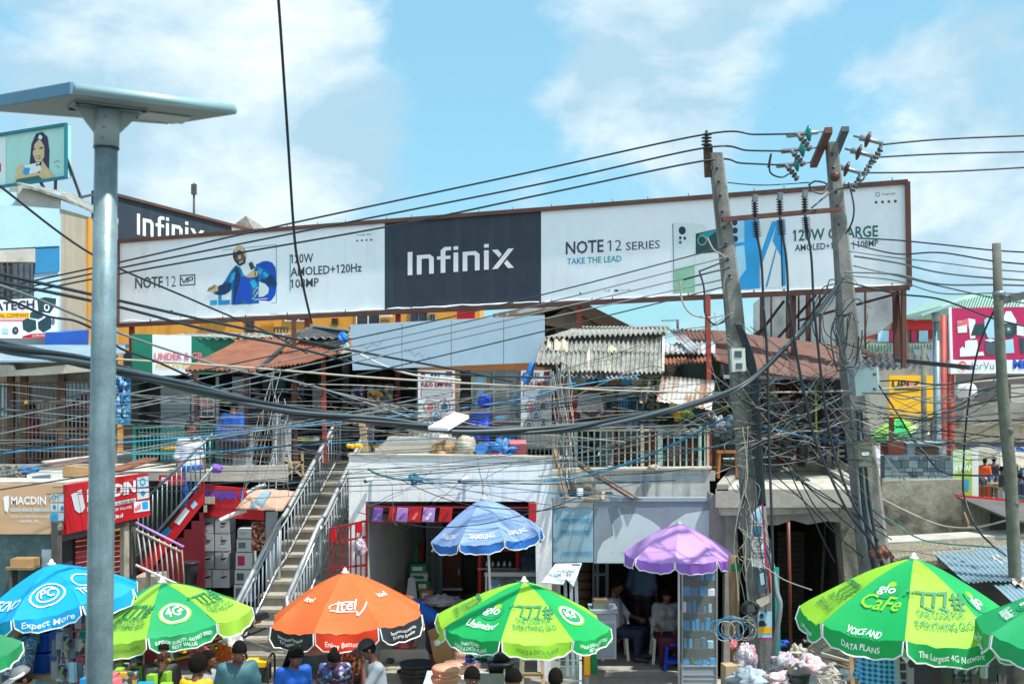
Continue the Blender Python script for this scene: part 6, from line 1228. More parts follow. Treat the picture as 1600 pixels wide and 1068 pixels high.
 for i,(x0,y0,x1,Yc,mt,lab) in enumerate(((364,670,395,19.3,'clad','grey metal table on the upstairs walkway'),(425,655,455,19.5,'carton_grey','pale grey washing tub stand on the upstairs walkway'),(452,690,503,20.4,'tin_dark','dark wide stall table on the upstairs walkway'))):
  b=FP(Yc);yb=600+1.43*F/Yc;T=thing('stall_table',lab,'table',b.hit((x0+x1)/2,yb));part('top',MB().prism([b.hit(x0,y0,.02),b.hit(x1,y0,.02),b.hit(x1,y0,-.5),b.hit(x0,y0,-.5)],(0,0,-.04),mt),T)
  for x in (x0+2,x1-2):
   for o in (0,-.45):part('leg',MB().bar(b.hit(x,y0+2,o),Vector((b.hit(x,y0,o).x,b.hit(x,y0,o).y,3.17)),.04,mt),T)
  part('panel',Rr_(b,x0+2,y0+5,x1-2,yb-5,.02,mt,-.1),T)
 mb=MB()
 for i in range(14):mb.lump(P(430+rnd.uniform(0,24),651+rnd.uniform(-6,3),19.4),(.06,.05,.03),rnd.choice(['c_steel','plastic_black','phone_pale','slate']),.5,3,8,i)
 single('shoe_heap','heap of dark and pale shoes on the washing tub stand','shoes',mb)
 mb=MB();mb.lump(P(426,643,19.9),(.2,.15,.12),'c_maroon',.4,2,12,3);single('maroon_cloth','dark red cloth behind the shoe heap','cloth',mb)
 for i in range(3):mb=MB();mb.box(P(466+i*12,686,20.3),(.16,.2,.05),('cream','lime','tan_wall')[i],.2*i);mb.box(P(466+i*12,683,20.3),(.14,.18,.03),('wood','cream','slate')[i],-.2*i);single('folded_goods',['cream','lime','tan'][i]+' folded goods on the dark stall table','goods',mb,'goods on the dark stall table')
 T=thing('folding_stand','pale wooden cross legged stand on the upstairs walkway','stand',P(462,735,18.8));s=FP(18.8)
 for a,b_ in (((445,745),(474,720)),((445,720),(474,745)),((443,706),(445,748)),((472,706),(474,748)),((443,722),(474,722))):part('strut',MB().bar(s.hit(*a),s.hit(*b_),.035,'plank'),T)
 mb=MB();mb.lump(P(339,732,18.5),(.09,.07,.07),'um_purple2',.5,3,10,7,-1);single('purple_rag','small purple rag on the balcony slab edge','rag',mb)
 mb=MB();mb.pr(FP(18.55),248,742,286,757,.04,'red');mb.pfr(FP(18.55),252,745,262,755,'bill_white',.006);single('red_plate','small red and white plate behind the grey balustrade','plate',mb)
carton_shop()
# ---------------------------------------------------------------- kiosk
def kiosk():
 A=FP(16);B=VP(103,16,232,17.7);T=thing('corner_kiosk','corner kiosk with teal wall and maroon roller doors','kiosk',P(60,960,16.5).xy.to_3d())
 part('wall',Rr_(A,-90,830,90,1111,.15,'teal_wall',-.02),T);part('roof',MB().prism([P(-90,752,16.05),P(103,753,16.05),P(228,741,17.7),P(228,731,20),P(-90,731,20)],(0,0,-.05),'conc_light'),T)
 part('soffit_beam',S_(B,[(88,834),(214,812),(214,818),(88,848)],.1,'bar',-.02),T)
 for x in (89,205):part('corner_post',S_(B,[(x,815),(x+8,813),(x+8,1070),(x,1090)],.1,'bar',.0),T)
 part('cream_post',S_(B,[(194,816),(202,815),(202,1070),(194,1075)],.08,'cream',-.02),T)
 mb=MB()
 for i in range(28):mb.pp(B,[(118,838+i*8.5),(193,828+i*8),(193,834.5+i*8),(118,845+i*8.5)],.04,'maroon',-.1)
 part('roller_door',mb,T);part('door_recess',S_(B,[(98,838),(118,836),(118,1090),(98,1090)],.05,'dark_room',-.15),T)
 part('painted_patch',Rr_(A,65,858,87,900,.005,'peel_white',-.014),T)
 S1=thing('beige_kiosk_sign','faded beige shop sign on the front of the corner kiosk','signboard',A.hit(20,833));part('panel',Rr_(A,-90,756,103,834,.06,'beige_sign',.05),S1);mb=MB();o=.058
 mb.txt(A,'MACDIN',(17,787),(72,787),12,'letter_white',o,.03);mb.pf(A,[(5,776),(14,773),(14,790),(12,800),(7,797)],'letter_white',o)
 for x0,x1 in ((16,32),(34,50),(52,78)):mb.pfr(A,x0,794,x1,799,'peel_white',.055)
 mb.txt(A,'PHONES',(17,798),(31,798),3,'beige_sign',.06);mb.txt(A,'LAPTOPS',(35,798),(49,798),3,'beige_sign',.06);mb.txt(A,'ACCESSORIES',(53,798),(77,798),3,'beige_sign',.06);mb.txt(A,'SHOP 14 COMPUTER VILLAGE',(17,808),(77,808),3.6,'letter_white',o);mb.txt(A,'macdin_ltd',(31,815),(60,815),4.5,'letter_white',o);part('lettering',mb,S1)
 mb=MB()
 for x,y,mt in ((79,771,'peel_white'),(91,771,'pale_panel'),(79,786,'peel_white'),(91,786,'peel_white'),(79,801,'ad_cyan'),(91,801,'pale_panel')):mb.pfr(A,x,y,x+10.5,y+12.5,mt,.055)
 mb.pf(A,[(82,789),(86,788),(88,793),(84,796)],'blue_panel',.06);mb.pf(A,[(94,792),(98,789),(100,795),(96,798)],'blue_panel',.06);mb.pf(A,[(80,806),(86,804),(88,812),(80,813)],'phone_blue',.06);mb.disc(A,84,777,3.5,4.5,'slate',.06,14,inner=.75);mb.pf(A,[(87,834),(103,822),(103,834)],'red',.06);part('product_picture',mb,S1)
 S2=thing('red_kiosk_sign','bright red shop sign on the side of the corner kiosk','signboard',B.hit(170,820));part('panel',S_(B,[(104,757),(232,738),(235,805),(104,834)],.06,'red',.06),S2);mb=MB();o=.07
 mb.pf(B,[(111,772),(127,764),(133,792),(129,799),(123,801),(117,796)],'carton_white',o)
 mb.txt(B,'MACDIN',(136,783),(212,768),18,'letter_white',o,.05);mb.pf(B,[(136,792),(212,777.5),(212,783.5),(136,799)],'peel_white',.066);mb.txt(B,'PHONES | LAPTOPS | ACCESSORIES',(138,797.5),(211,783),4,'red_deep',.072,.01);mb.txt(B,'SHOP 14, COMPUTER VILLAGE',(138,806.5),(206,793),4.5,'letter_white',.07);mb.txt(B,'macdin_ltd',(142,819),(192,807),6,'letter_white',.07,.02);part('lettering',mb,S2)
 mb=MB()
 for k,(y0,mt) in enumerate(((744,'phone_pale'),(762,'peel_white'),(782,'phone_white'))):x0=214-(5 if k==2 else 0);mb.pf(B,[(x0,y0+2),(231.5+k,y0-1),(232+k,y0+15),(x0+.5,y0+18.5)],mt,.066)
 mb.disc(B,223,752,4.5,6,'slate',.07,16,inner=.7);mb.pf(B,[(219,770),(223,766),(228,769),(224,775)],'blue_panel',.07);mb.pf(B,[(222,784),(231,782),(231.5,794),(223,795)],'phone_blue',.07);mb.pf(B,[(210,794),(219,786),(220,794),(212,798)],'tarp_coral',.07);part('product_picture',mb,S2)
 mb=MB();mb.lump(A.hit(93,824,.12),(.05,.04,.07),'box_olive',.3,2,10,4,-1);single('floodlight','small worn floodlight at the corner of the kiosk sign','floodlight',mb)
 # things on the kiosk roof
 c=FP(17.0);T=thing('air_conditioner','white air conditioner unit lying on the kiosk roof','air conditioner',c.hit(68,756));part('casing',S_(c,[(42,741),(94,736),(94,756),(42,757)],.3,'plastic_white'),T);part('grille',S_(c,[(50,744),(78,741),(78,754),(50,755)],.02,'slate',.022),T)
 for i,(a,b_,w,mt,lab) in enumerate((((72,728,17.5),(140,716,18.4),.35,'tin_rust','rusty sheet lying on the kiosk roof beside the lamp pole'),((175,736,17.8),(236,716,18.6),.3,'tin_rust','rust stained board on the roof past the lamp pole'),((100,735,17.2),(150,738,17.3),.2,'carton','brown box side under the rusty sheet'),((70,722,18.2),(160,712,18.8),.3,'tin_white','pale board under the balcony grille'))):
  mb=MB();mb.bar(P(*a),P(*b_),w,mt,.03 if i != 2 else .16);single('roof_board',lab,'board',mb,'boards on the kiosk roof')
 mb=MB();mb.lump(P(40,734,17.4),(.2,.2,.06),'tarp_blue',.3,2,14,2);single('blue_tarp_scrap','flat teal tarpaulin scrap on the kiosk roof','tarpaulin',mb)
 for i in range(4):mb=MB();mb.lump(P(6+i*9,740+(i % 2)*6,17.3),(.14,.14,.1),'p_trash',.5,3,14,i+40);single('rubbish_heap',['small','flat','grey','mixed'][i]+' heap of rubbish on the kiosk roof, %s from the picture edge' % ('first','second','third','fourth')[i],'rubbish',mb,'rubbish on the kiosk roof')
 T=thing('wall_shelf','small shelf with a cardboard box against the teal wall','shelf',P(33,900,15.8));part('board',Rr_(FP(15.7),8,886,50,890,.3,'wood'),T);part('bracket',Rr_(FP(15.72),14,890,18,930,.2,'bar'),T)
 mb=MB();mb.pr(FP(15.75),16,873,52,886,.22,'carton');single('cardboard_box','brown cardboard box on the shelf by the teal wall','box',mb)
kiosk()
# ================================================================ right hand side and the far street
def right_side():
 pl=FP(17.6);mb=MB();mb.pp(pl,[(1378,752),(1440,750),(1507,748),(1503,1058),(1376,1058)],.3,'conc_stain');single('stained_wall','mould stained concrete retaining wall below the slate tiles','wall',mb)
 T=thing('tile_parapet','parapet clad in mixed blue grey slate tiles','parapet',FP(17.65).hit(1437,750));t=FP(17.65);rr=random.Random(4)
 part('backing',Rr_(t,1382,712,1489,752,.2,'slate_dark',-.03),T);mb=MB();y=713
 while y<748:
  x=1383;hh=rr.choice((6,12))
  while x<1488:w=rr.choice((6,11,15));mb.pr(t,x,y,min(x+w-.7,1488.5),min(y+hh-.7,750),.03,rr.choice(('slate','slate_light','slate_dark','slate')),rr.uniform(0,.01));x += w
  y += hh
 part('tiles',mb,T);part('coping',Rr_(t,1380,747,1492,752,.26,'conc_light',.02),T)
 mb=MB();mb.bar(P(1385,716,17.4),P(1414,750,17.35),.03,'steel');single('steel_strut','thin grey steel strut leaning on the slate tiles','strut',mb)
 g=FP(17.8);T=thing('green_banner','pale green roll up banner beside the slate tiles','banner',g.hit(1510,790));part('panel',Rr_(g,1489,703,1519,800,.06,'pale_green'),T);part('edge_strip',Rr_(g,1519,702,1529,800,.05,'plastic_white',.0),T);mb=MB();mb.pf(g,[(1489,745),(1519,715),(1519,800),(1489,800)],'lime',.004);mb.txt(g,'JA SWAP',(1489.5,735),(1518,735),9,'letter_white',.01,.03);mb.pfr(g,1508,748,1514,766,'phone_blue',.01);part('print',mb,T)
 part('metal_box',Rr_(FP(18.4),1388,690,1412,712,.4,'wood_red'),thing('wood_chest','brown wooden chest on the slate parapet','chest',P(1400,712,18.4)))
 T=thing('grey_freezer','long grey chest with a dark front panel on the slate parapet','chest',P(1445,712,18.5));part('body',Rr_(FP(18.5),1418,692,1478,714,.5,'clad'),T);part('panel',Rr_(FP(18.48),1432,697,1467,711,.02,'wood_dark',.012),T);part('lid',Rr_(FP(18.45),1416,690,1480,693,.6,'pale_panel'),T)
 T=thing('rubble_roof','flat concrete roof edge strewn with grit under the stained wall','roof',P(1470,860,16));part('edge',MB().prism([P(1372,838,16.9),P(1600,825,16.9),P(1600,834,16.4),P(1376,848,16.4)],(0,0,-.2),'conc_light'),T);part('deck',MB().prism([P(1378,850,16.38),P(1660,838,16.38),P(1660,866,15.6),P(1398,878,15.6)],(0,0,-.12),'p_rubble'),T)
 part('wall',MB().prism([P(1400,882,15.75),P(1660,872,15.75),Vector((P(1660,905,15.75).x,15.75,0)),Vector((P(1400,905,15.75).x,15.75,0))],(0,.3,0),'dark_room'),T)
 T=thing('blue_tin_roof','pale blue corrugated roof sheets beside the big green umbrella','roof',P(1540,900,15));part('sheet',MB().corr(P(1452,857,16.2),P(1670,838,16.4),P(1720,905,14.4),P(1508,908,14.2),30,.011,'tin_blue',.03,1),T);part('sheet',MB().corr(P(1545,907,14.5),P(1700,897,14.6),P(1740,955,13.4),P(1590,948,13.3),20,.011,'tin_blue',.05,5),T);part('bent_sheet',MB().corr(P(1548,870,15.5),P(1562,867,15.5),P(1596,890,14.9),P(1582,894,14.9),2,.03,'tin_white',.05,4),T);part('bent_sheet',MB().corr(P(1578,905,14.4),P(1602,900,14.5),P(1620,912,14.1),P(1586,916,14.1),2,.03,'tin_white',.1,7),T)
 mb=MB();mb.corr(P(1350,852,15.8),P(1376,843,16.0),P(1398,870,15.2),P(1366,874,15.1),3,.02,'tin_rust',.03,3);single('rust_roof_corner','small rust and white roof sheet at the foot of the second pole','roof sheet',mb)
 T=thing('dark_awning','dark slanting awning with a red edge before the far street','awning',P(1545,800,17));part('sheet',MB().prism([P(1495,775,17.3),P(1640,788,17.3),P(1640,822,16.3),P(1574,808,16.3)],(0,0,-.03),'bar'),T);part('edge',MB().bar(P(1493,774,17.3),P(1640,787,17.3),.04,'red'),T);part('wall',Rr_(FP(17.2),1506,783,1552,832,.1,'conc_stain',-.05),T);part('wall',Rr_(FP(17.0),1552,800,1640,832,.1,'dark_room',-.05),T)
 mb=MB();mb.bar(P(1506,800,17.0),P(1516,825,16.9),.03,'wood');mb.bar(P(1512,822,16.9),P(1535,828,16.9),.04,'plank');single('scrap_sticks','scrap sticks under the dark awning','sticks',mb)
right_side()
def far_street():
 Y=62;pl=FP(Y);T=thing('red_bank_building','red fronted two storey building with a green tin roof down the street','building',pl.hit(1420,650).xy.to_3d());a,b=pl.hit(1340,498),pl.hit(1560,498)
 part('wall',MB().prism([Vector((a.x,Y,0)),Vector((b.x,Y,0)),b,a],(0,8,0),'conc_light'),T);part('red_fascia',Rr_(pl,1396,491,1470,515,.3,'red',.3),T);part('red_band',Rr_(pl,1340,515,1470,528,.3,'red_deep',.2),T);part('roof',MB().prism([P(1395,497,61),P(1470,478,61),P(1520,458,63),P(1600,466,63),P(1600,500,61),P(1410,498,60.9)],(0,5,0),'green_roof'),T)
 mb=MB()
 for i in range(40):x=1404+i*4.6;yt=max(458,495-(x-1400)*.31);mb.bar(P(x,498,60.8),P(x+14,yt+3,60.85),.05,'green_rib')
 part('roof_ribs',mb,T)
 mb=MB();mb.txt(pl,'NBL LTD',(1428,500.5),(1445,499),3.5,'letter_white',.35,.03);mb.txt(pl,'Computer Village City',(1401,514.5),(1426,513),2.5,'letter_white',.26);part('lettering',mb,T)
 for x0,x1,mt in ((1390,1412,'magenta'),(1413,1422,'window'),(1424,1432,'magenta'),(1436,1450,'phone_pale'),(1372,1389,'phone_pale')):part('window',Rr_(pl,x0,516,x1,534,.2,mt,.25),T)
 part('balcony',Rr_(pl,1340,536,1470,552,.8,'conc_light',.9),T)
 mb=MB()
 for i in range(26):mb.bar(pl.hit(1344+i*4.8,537,.95),pl.hit(1344+i*4.8,551,.95),.05,'green_sign')
 part('balusters',mb,T)
 for i,(x,lab) in enumerate(((1433,'slanted solar panel nearer the street lamp'),(1452,'slanted solar panel behind the tall grey pole'))):
  q=FP(45);mb=MB();mb.prism([P(x-6,546,45),P(x+10,546,45),P(x+17,568,44),P(x+2,568,44)],(0,.1,-.02),'slate_dark');mb.bar(P(x+4,557,45),Vector((P(x+4,557,45).x,45,0)),.08,'steel');single('solar_array',lab,'solar panel',mb,'solar panels down the street')
 y=FP(40);T=thing('yellow_billboard','big yellow board with blue letters down the street','billboard',y.hit(1425,660));part('panel',Rr_(y,1390,586,1463,652,.2,'yellow'),T);mb=MB();mb.txt(y,'UPEZ',(1394,605),(1438,605),10,'c_navy',.02,.03);mb.pfr(y,1398,607,1438,609.5,'c_navy',.02);mb.pfr(y,1420,596,1427,605,'tarp_coral',.025);part('lettering',mb,T)
 for x in (1393,1458):part('post',MB().bar(y.hit(x,590,-.2),Vector((y.hit(x,590,-.2).x,40.2,0)),.15,'rust_frame'),T)
 m_=FP(26);T=thing('magenta_billboard','magenta electronics billboard with white products at the picture edge','billboard',m_.hit(1550,590));part('panel',S_(m_,[(1485,481),(1680,478),(1680,562),(1486,562)],.15,'magenta'),T);part('lower_panel',Rr_(m_,1486,562,1680,583,.15,'bill_white'),T)
 mb=MB();mb.txt(m_,'ColorVu',(1498,578),(1553,577),13,'slate',.012,-.01);mb.disc(m_,1504,571,6.5,7.2,'um_orange',.014,20,inner=.66);mb.txt(m_,'Mi',(1583,575),(1601,575),13,'ad_blue',.012,.05);mb.txt(m_,'5IN',(1496,504),(1503,503),3,'letter_white',.01);part('lettering',mb,T)
 A=MB();f=lambda q,mt,o=.008:A.pf(m_,q,mt,o)
 f([(1513,497),(1524,499),(1524,528),(1516,529)],'bill_white');f([(1496,510),(1511,507),(1511,519),(1497,520)],'bill_white');f([(1496,503),(1513,497),(1515,516),(1511,507),(1496,509)],'tarp_coral',.007);f([(1523,506),(1541,506),(1541,523),(1517,524)],'phone_dark',.011);f([(1538,500),(1544,494),(1556,495),(1556,528),(1544,528),(1539,515)],'phone_pale',.012)
 f([(1566,500),(1572,486),(1580,486),(1588,500),(1588,506),(1566,506)],'bill_white');f([(1566,505),(1589,505),(1588,522),(1580,527),(1571,526),(1567,520)],'phone_dark',.011);A.disc(m_,1576,514,6,7,'slate_dark',.014,18);A.disc(m_,1576,514,2,2.4,'phone_pale',.017,10);f([(1508,533),(1514,531),(1527,531),(1529,550),(1536,549),(1538,555),(1500,557),(1500,545),(1504,541),(1508,544)],'bill_white',.010);f([(1538,532),(1555,530),(1555,555),(1541,554)],'slate_dark');f([(1538,531),(1548,529),(1556,531),(1548,534)],'bill_white',.012);f([(1567,532),(1583,529),(1585,551),(1568,552)],'phone_pale');f([(1592,528),(1600,528),(1600,552),(1595,552)],'phone_dark');f([(1589,508),(1600,508),(1600,525),(1589,523)],'bill_white',.007)
 part('product_picture',A,T);part('frame',MB().bar(m_.hit(1484,480,.02),m_.hit(1487,584,.02),.06,'bill_white'),T)
 for x,lab in ((1473,'nearer'),(1485.5,'other')):mb=MB();b0=FP(25.6 if x<1480 else 26.2);mb.tube([Vector((b0.hit(x,600).x,b0.a.y,0)),b0.hit(x,492)],.085,'red_post',12);single('billboard_post',{'nearer':'round red post between the grey lamp pole and another red post','other':'round red post right against the magenta billboard'}[lab],'post',mb,'posts of the magenta billboard')
 L_=thing('solar_street_lamp','far grey street lamp with a slanting white panel head','street lamp',P(1465,760,24).xy.to_3d());b0=FP(24);part('pole',MB().tube([Vector((b0.hit(1467,600).x,24,0)),b0.hit(1463,497)],[.10,.07],'galv',10),L_);part('lamp_head',MB().prism([P(1424,499,24.3),P(1440,494,23.6),P(1508,470,23.8),P(1500,474,24.5)],(0,0,.05),'lamp_edge'),L_);part('collar',MB().tube([b0.hit(1463,502),b0.hit(1462,488)],.085,'lamp_head',10),L_)
 mb=MB();b0=FP(33);mb.tube([Vector((b0.hit(1445,600).x,33,0)),b0.hit(1443,543)],[.1,.08],'wood_pole',8);single('timber_pole','short timber pole in front of the yellow board','pole',mb)
 s=FP(30);T=thing('dark_shopfront','dark shop front with a concrete band under the magenta billboard','building',s.hit(1560,760).xy.to_3d());a=s.hit(1493,584);b=s.hit(1700,584);part('wall',MB().prism([Vector((a.x,30,2.95)),Vector((b.x,30,2.95)),b,a],(1.95,4,0),'bar'),T);part('pillar',MB().box((a.x+.3,30.3,1.47),(.3,.3,2.94),'concrete'),T);part('band',Rr_(s,1492,628,1700,664,.4,'concrete',.4),T);part('lower_wall',Rr_(s,1492,664,1700,690,.2,'cream',.1),T);part('shutter',Rr_(s,1580,600,1620,628,.2,'conc_light',.1),T);part('dish',MB().lathe(s.hit(1510,611,.5),[(.0,.12),(.20,.06),(.27,0)],'plastic_white',18,axis=(-.3,-1,.3)),T)
 umbrella('far lime and green umbrella with a round emblem near the yellow board',1405,653,52,1.35,.75,R(-20),['um_green','um_lime'],['um_lime','um_green'],.2,group='far market umbrellas',texts=[('R',1,.5,.72,.2,'letter_white',.7,.03)])
 umbrella('far grey and lime umbrella beside the red posts',1465,659,50,1.3,.65,R(-5),['um_grey','um_grey','um_lime'],['um_lime','um_grey'],.2,group='far market umbrellas',texts=[('T',7,'airtel',.5,.8,.22,.7,'letter_white')])
 umbrella('wide far white umbrella with a blue rim behind the timber pole',1562,660,42,1.6,.65,R(-22),['um_white'],['um_blue2'],.16,group='far market umbrellas')
 umbrella('far grey umbrella partly behind the red posts',1500,668,56,1.2,.6,R(5),['um_grey','um_lime'],['um_grey'],.2,group='far market umbrellas')
 umbrella('far pale umbrella low behind the slate parapet',1400,690,40,1.1,.5,R(5),['um_white'],['um_white'],.16,group='far market umbrellas')
 umbrella('far white umbrella at the picture edge beyond the dark awning',1640,672,46,1.3,.6,R(12),['um_white','um_blue'],['um_blue2'],.16,group='far market umbrellas')
 for i in range(16):
  x=1492+(i*37) % 120;Yc=42+(i*7) % 9;T=thing('market_stall','x','stall',P(x,740,Yc).xy.to_3d(),'stalls along the far street');T['label']='far low stall heaped with mixed small goods along the street';c=LOC[T.name]
  part('table',MB().box(c+Vector((0,0,.8)),(1.3,.8,.06),'plank'),T)
  for sx in (-1,1):
   for sy in (-1,1):part('leg',MB().bar(c+Vector((.55*sx,.3*sy,0)),c+Vector((.55*sx,.3*sy,.78)),.05,'wood'),T)
  mb=MB()
  for k in range(9):mb.box(c+Vector((rnd.uniform(-.5,.5),rnd.uniform(-.3,.3),.93)),(.3,.25,rnd.uniform(.1,.3)),rnd.choice(('p_goods2','p_tech','bill_white','p_goods','ad_navy')),rnd.random())
  part('goods',mb,T)
 for i,(x,y0,Yc,w,mt) in enumerate(((1330,566,80,9,'tan_wall'),(1500,560,90,14,'conc_light'),(1590,566,85,10,'tan_wall'),(1290,572,100,16,'conc_light'))):
  c=P(x,y0,Yc);T=thing('distant_house',['small tan house','wide grey house','tan house with dull roof','long grey house'][i]+' far down the street','house',Vector((c.x,Yc,0)),'distant houses');part('wall',MB().box((c.x,Yc,c.z/2),(w,6,c.z),mt),T);part('roof',MB().prism([(c.x-w/2-.3,Yc-3.2,c.z),(c.x+w/2+.3,Yc-3.2,c.z),(c.x+w/2-1,Yc-1,c.z+1.3),(c.x-w/2+1,Yc-1,c.z+1.3)],(0,4,0),'tin_rust'),T)
far_street()
# ================================================================ poles
def loft(pts,ws,mt,sq=True):
 mb=MB();v=[];n=len(pts)
 for p,w in zip(pts,ws):
  for a,b in ((-1,-.72),(-.72,-1),(.72,-1),(1,-.72),(1,.72),(.72,1),(-.72,1),(-1,.72)):v.append(Vector(p)+Vector((a*w/2,b*w/2,0)))
 f=[[i*8+j,i*8+(j+1) % 8,(i+1)*8+(j+1) % 8,(i+1)*8+j] for i in range(n-1) for j in range(8)]+[list(range(7,-1,-1)),list(range((n-1)*8,n*8))]
 return mb.add(v,f,mt)
def insulator(c,axis,n,r,mt,ln=.03):
 mb=MB();prof=[(.02,-.03)]
 for i in range(n):prof += [(.022,i*ln),(r,i*ln+ln*.35),(r*.9,i*ln+ln*.55),(.022,i*ln+ln*.7)]
 prof.append((.02,n*ln+.03));return mb.lathe(c,prof,mt,14,axis=axis)
def poles():
 Y=15.5;s=F/Y;px=[(1205,1128,38),(1192,1000,37),(1178,800,34),(1161,640,30),(1145,470,26),(1118,240,20)]
 T=thing('utility_pole','leaning concrete utility pole wrapped in wires, with posters near its foot','utility pole',P(1205,1128,Y),'utility poles');part('shaft',loft([P(x,y,Y) for x,y,w in px],[w/s for x,y,w in px],'pole_conc'),T)
 mb=MB()
 for y in (262,283,305,330,355,380,405,430):x=1118+(y-240)*.118;mb.tube([P(x,y,Y-.13-.0004*y*.1),P(x,y,Y+.1)],.018,'plastic_black',8)
 part('bolt_hole',mb,T)
 part('pin_insulator',insulator(P(1104,228,Y-.05),(0,0,1),4,.075,'insul_dark',.045),T);part('bracket',MB().bar(P(1106,228,Y),P(1108,276,Y),.11,'wood_dark'),T);part('bracket',MB().bar(P(1109,262,Y-.05),P(1122,262,Y-.05),.06,'tin_dark'),T)
 T1=T;Y2=15.9;s=F/Y2;px=[(1377,1112,46),(1368,900,43),(1350,740,39),(1331,590,31),(1316,400,23),(1299,223,17)]
 T=thing('utility_pole','second concrete utility pole carrying the electric cabinet and crossarms','utility pole',P(1377,1112,Y2),'utility poles');part('shaft',loft([P(x,y,Y2) for x,y,w in px],[w/s for x,y,w in px],'pole_conc'),T)
 mb=MB()
 for y in (240,262,300,322,350):x=1299+(y-223)*.096;mb.tube([P(x,y,Y2-.12),P(x,y,Y2+.1)],.017,'plastic_black',8)
 part('bolt_hole',mb,T)
 part('crossarm',MB().bar(P(1295,203,15.3),P(1271,258,16.6),.10,'rust_frame',.08),T);part('crossarm',MB().bar(P(1321,201,15.6),P(1303,246,16.6),.10,'slate_dark',.07),T)
 part('line_insulator',MB().lathe(P(1305,276,Y2-.2),[(.02,-.05),(.06,-.04),(.07,0),(.05,.02),(.06,.05),(.03,.07)],'insul_brown',14,axis=(0,-1,0)),T)
 for x,y,Yc in ((1264,208,15.35),(1254,233,15.9),(1245.5,256,16.4)):
  st=part('string_insulator',MB().lathe(P(x,y,Yc),[(.02,-.30),(.035,-.28),(.03,.0),(.03,.12),(.012,.13),(.012,.22)],'steel',14,axis=(1,-.15,.08)),T);part('disc',MB().lathe(P(x,y,Yc),[(.045,-.045),(.112,-.012),(.112,.012),(.05,.03)],'insul_teal',18,axis=(1,-.15,.08)),st)
  mb=MB();a=P(x-18,y+2,Yc);mb.tube(spline([a,a+Vector((.05,0,-.06)),a+Vector((.12,0,-.13)),a+Vector((.17,0,-.22))]),.028,'steel',6)
  for k in range(4):q=a+Vector((.05+.035*k,-.03,-.06-.045*k));mb.tube([q+Vector((-.03,0,-.03)),q+Vector((.03,0,.03))],.018,'tin_dark',5)
  part('strain_clamp',mb,st)
 for x,y,Yc in ((1356,218,15.6),(1342,238,16.0),(1323,264,16.4)):
  st=part('string_insulator',MB().lathe(P(x,y,Yc),[(.015,-.2),(.015,-.12),(.045,-.11),(.03,.05),(.03,.2),(.012,.21)],'steel',14,axis=(1,-.2,-.32)),T);part('disc',MB().lathe(P(x,y,Yc),[(.05,-.035),(.112,-.012),(.112,.012),(.05,.03)],'insul_brown',18,axis=(1,-.2,-.32)),st)
  mb=MB();a=P(x+21,y+8,Yc);mb.tube(spline([a,a+Vector((-.03,0,-.09)),a+Vector((-.09,0,-.18)),a+Vector((-.13,0,-.26))]),.026,'steel',6)
  for k in range(4):q=a+Vector((-.03-.03*k,-.03,-.08-.05*k));mb.tube([q+Vector((-.03,0,.02)),q+Vector((.04,0,-.02))],.018,'tin_dark',5)
  part('strain_clamp',mb,st)
 C=thing('fuse_crossbar','rusty crossbar with three black fuse insulators between the two concrete poles','crossbar',P(1220,340,15.35));part('bar',MB().bar(P(1128,343,15.32),P(1313,327,15.6),.085,'rust_frame',.06),C)
 for x,y in ((1179,332),(1218,329),(1257,325)):
  a=P(x,y-22,15.15);b=P(x+1,y+4,15.15);c=P(x+1,y+10,15.12);d=P(x+4,y+38,15.12);fu=part('fuse_insulator',insulator(b,(a-b),6,.05,'insul_dark',.034),C);part('fuse_insulator',insulator(d,(c-d),7,.062,'insul_dark',.030),C);part('fuse_clip',MB().box(a+Vector((0,-.03,.0)),(.06,.05,.1),'steel',.3,.2),fu);part('tail_wire',MB().tube(spline(pix([(x+4,y+38,15.1),(x+9,y+62,15.1),(x+12,y+95,15.12),(x+14,y+150,15.15)])),.016,'cable_black',6),C)
 E=thing('electric_cabinet','pale grey steel electric cabinet clamped to the second concrete pole','cabinet',P(1350,618,15.5));b=VP(1329,15.40,1373,15.25);part('case',S_(b,[(1334,577),(1370,573),(1373,613),(1338,619)],.24,'box_grey'),E);part('side_plate',MB().prism([P(1326,578,15.62),P(1334,577,15.4),P(1338,619,15.4),P(1330,617,15.62)],(.02,.02,0),'clad'),E)
 for y in (584,607):part('lock',MB().lathe(b.hit(1366,y),[(.018,-.01),(.02,.025)],'tin_dark',8,axis=(0,-1,0)),E)
 part('clamp',MB().bar(P(1322,570,15.6),P(1352,572,15.55),.07,'steel',.05),E);mb=MB();mb.txt(b,'METER',(1358,578),(1366,577),2.6,'slate_dark',.005);part('lettering',mb,E)
 M_=thing('meter_box','white two window meter box on the leaning concrete pole','meter box',P(1154,580,15.3));b=FP(15.22);part('case',S_(b,[(1143,544),(1164,543),(1166,579),(1145,581)],.14,'meter_white'),M_)
 for q in ((1148,548,1159,558),(1150,567,1160,576)):part('window',Rr_(b,*q,.02,'slate_dark',.008),M_)
 M2=thing('meter_box','olive grey meter box low on the second concrete pole','meter box',P(1352,730,15.6));b=FP(15.52);part('case',S_(b,[(1339,688),(1362,687),(1363,729),(1341,730)],.14,'box_olive'),M2);part('label_plate',Rr_(b,1347,706,1358,711,.01,'bill_white',.006),M2);part('lower_case',Rr_(b,1341,716,1363,728,.03,'box_olive',.02),M2)
 W3=thing('utility_pole','crooked grey timber pole in front of the magenta billboard','utility pole',P(1597,1170,14.4),'utility poles');Yc=14.4;pts=[(1597,1170),(1588,930),(1583,830),(1579,740),(1571,660),(1566,600),(1561,500),(1557,380)];part('shaft',MB().tube([P(x,y,Yc) for x,y in pts],[.085,.082,.08,.078,.076,.068,.06,.053],'wood_pole',12),W3)
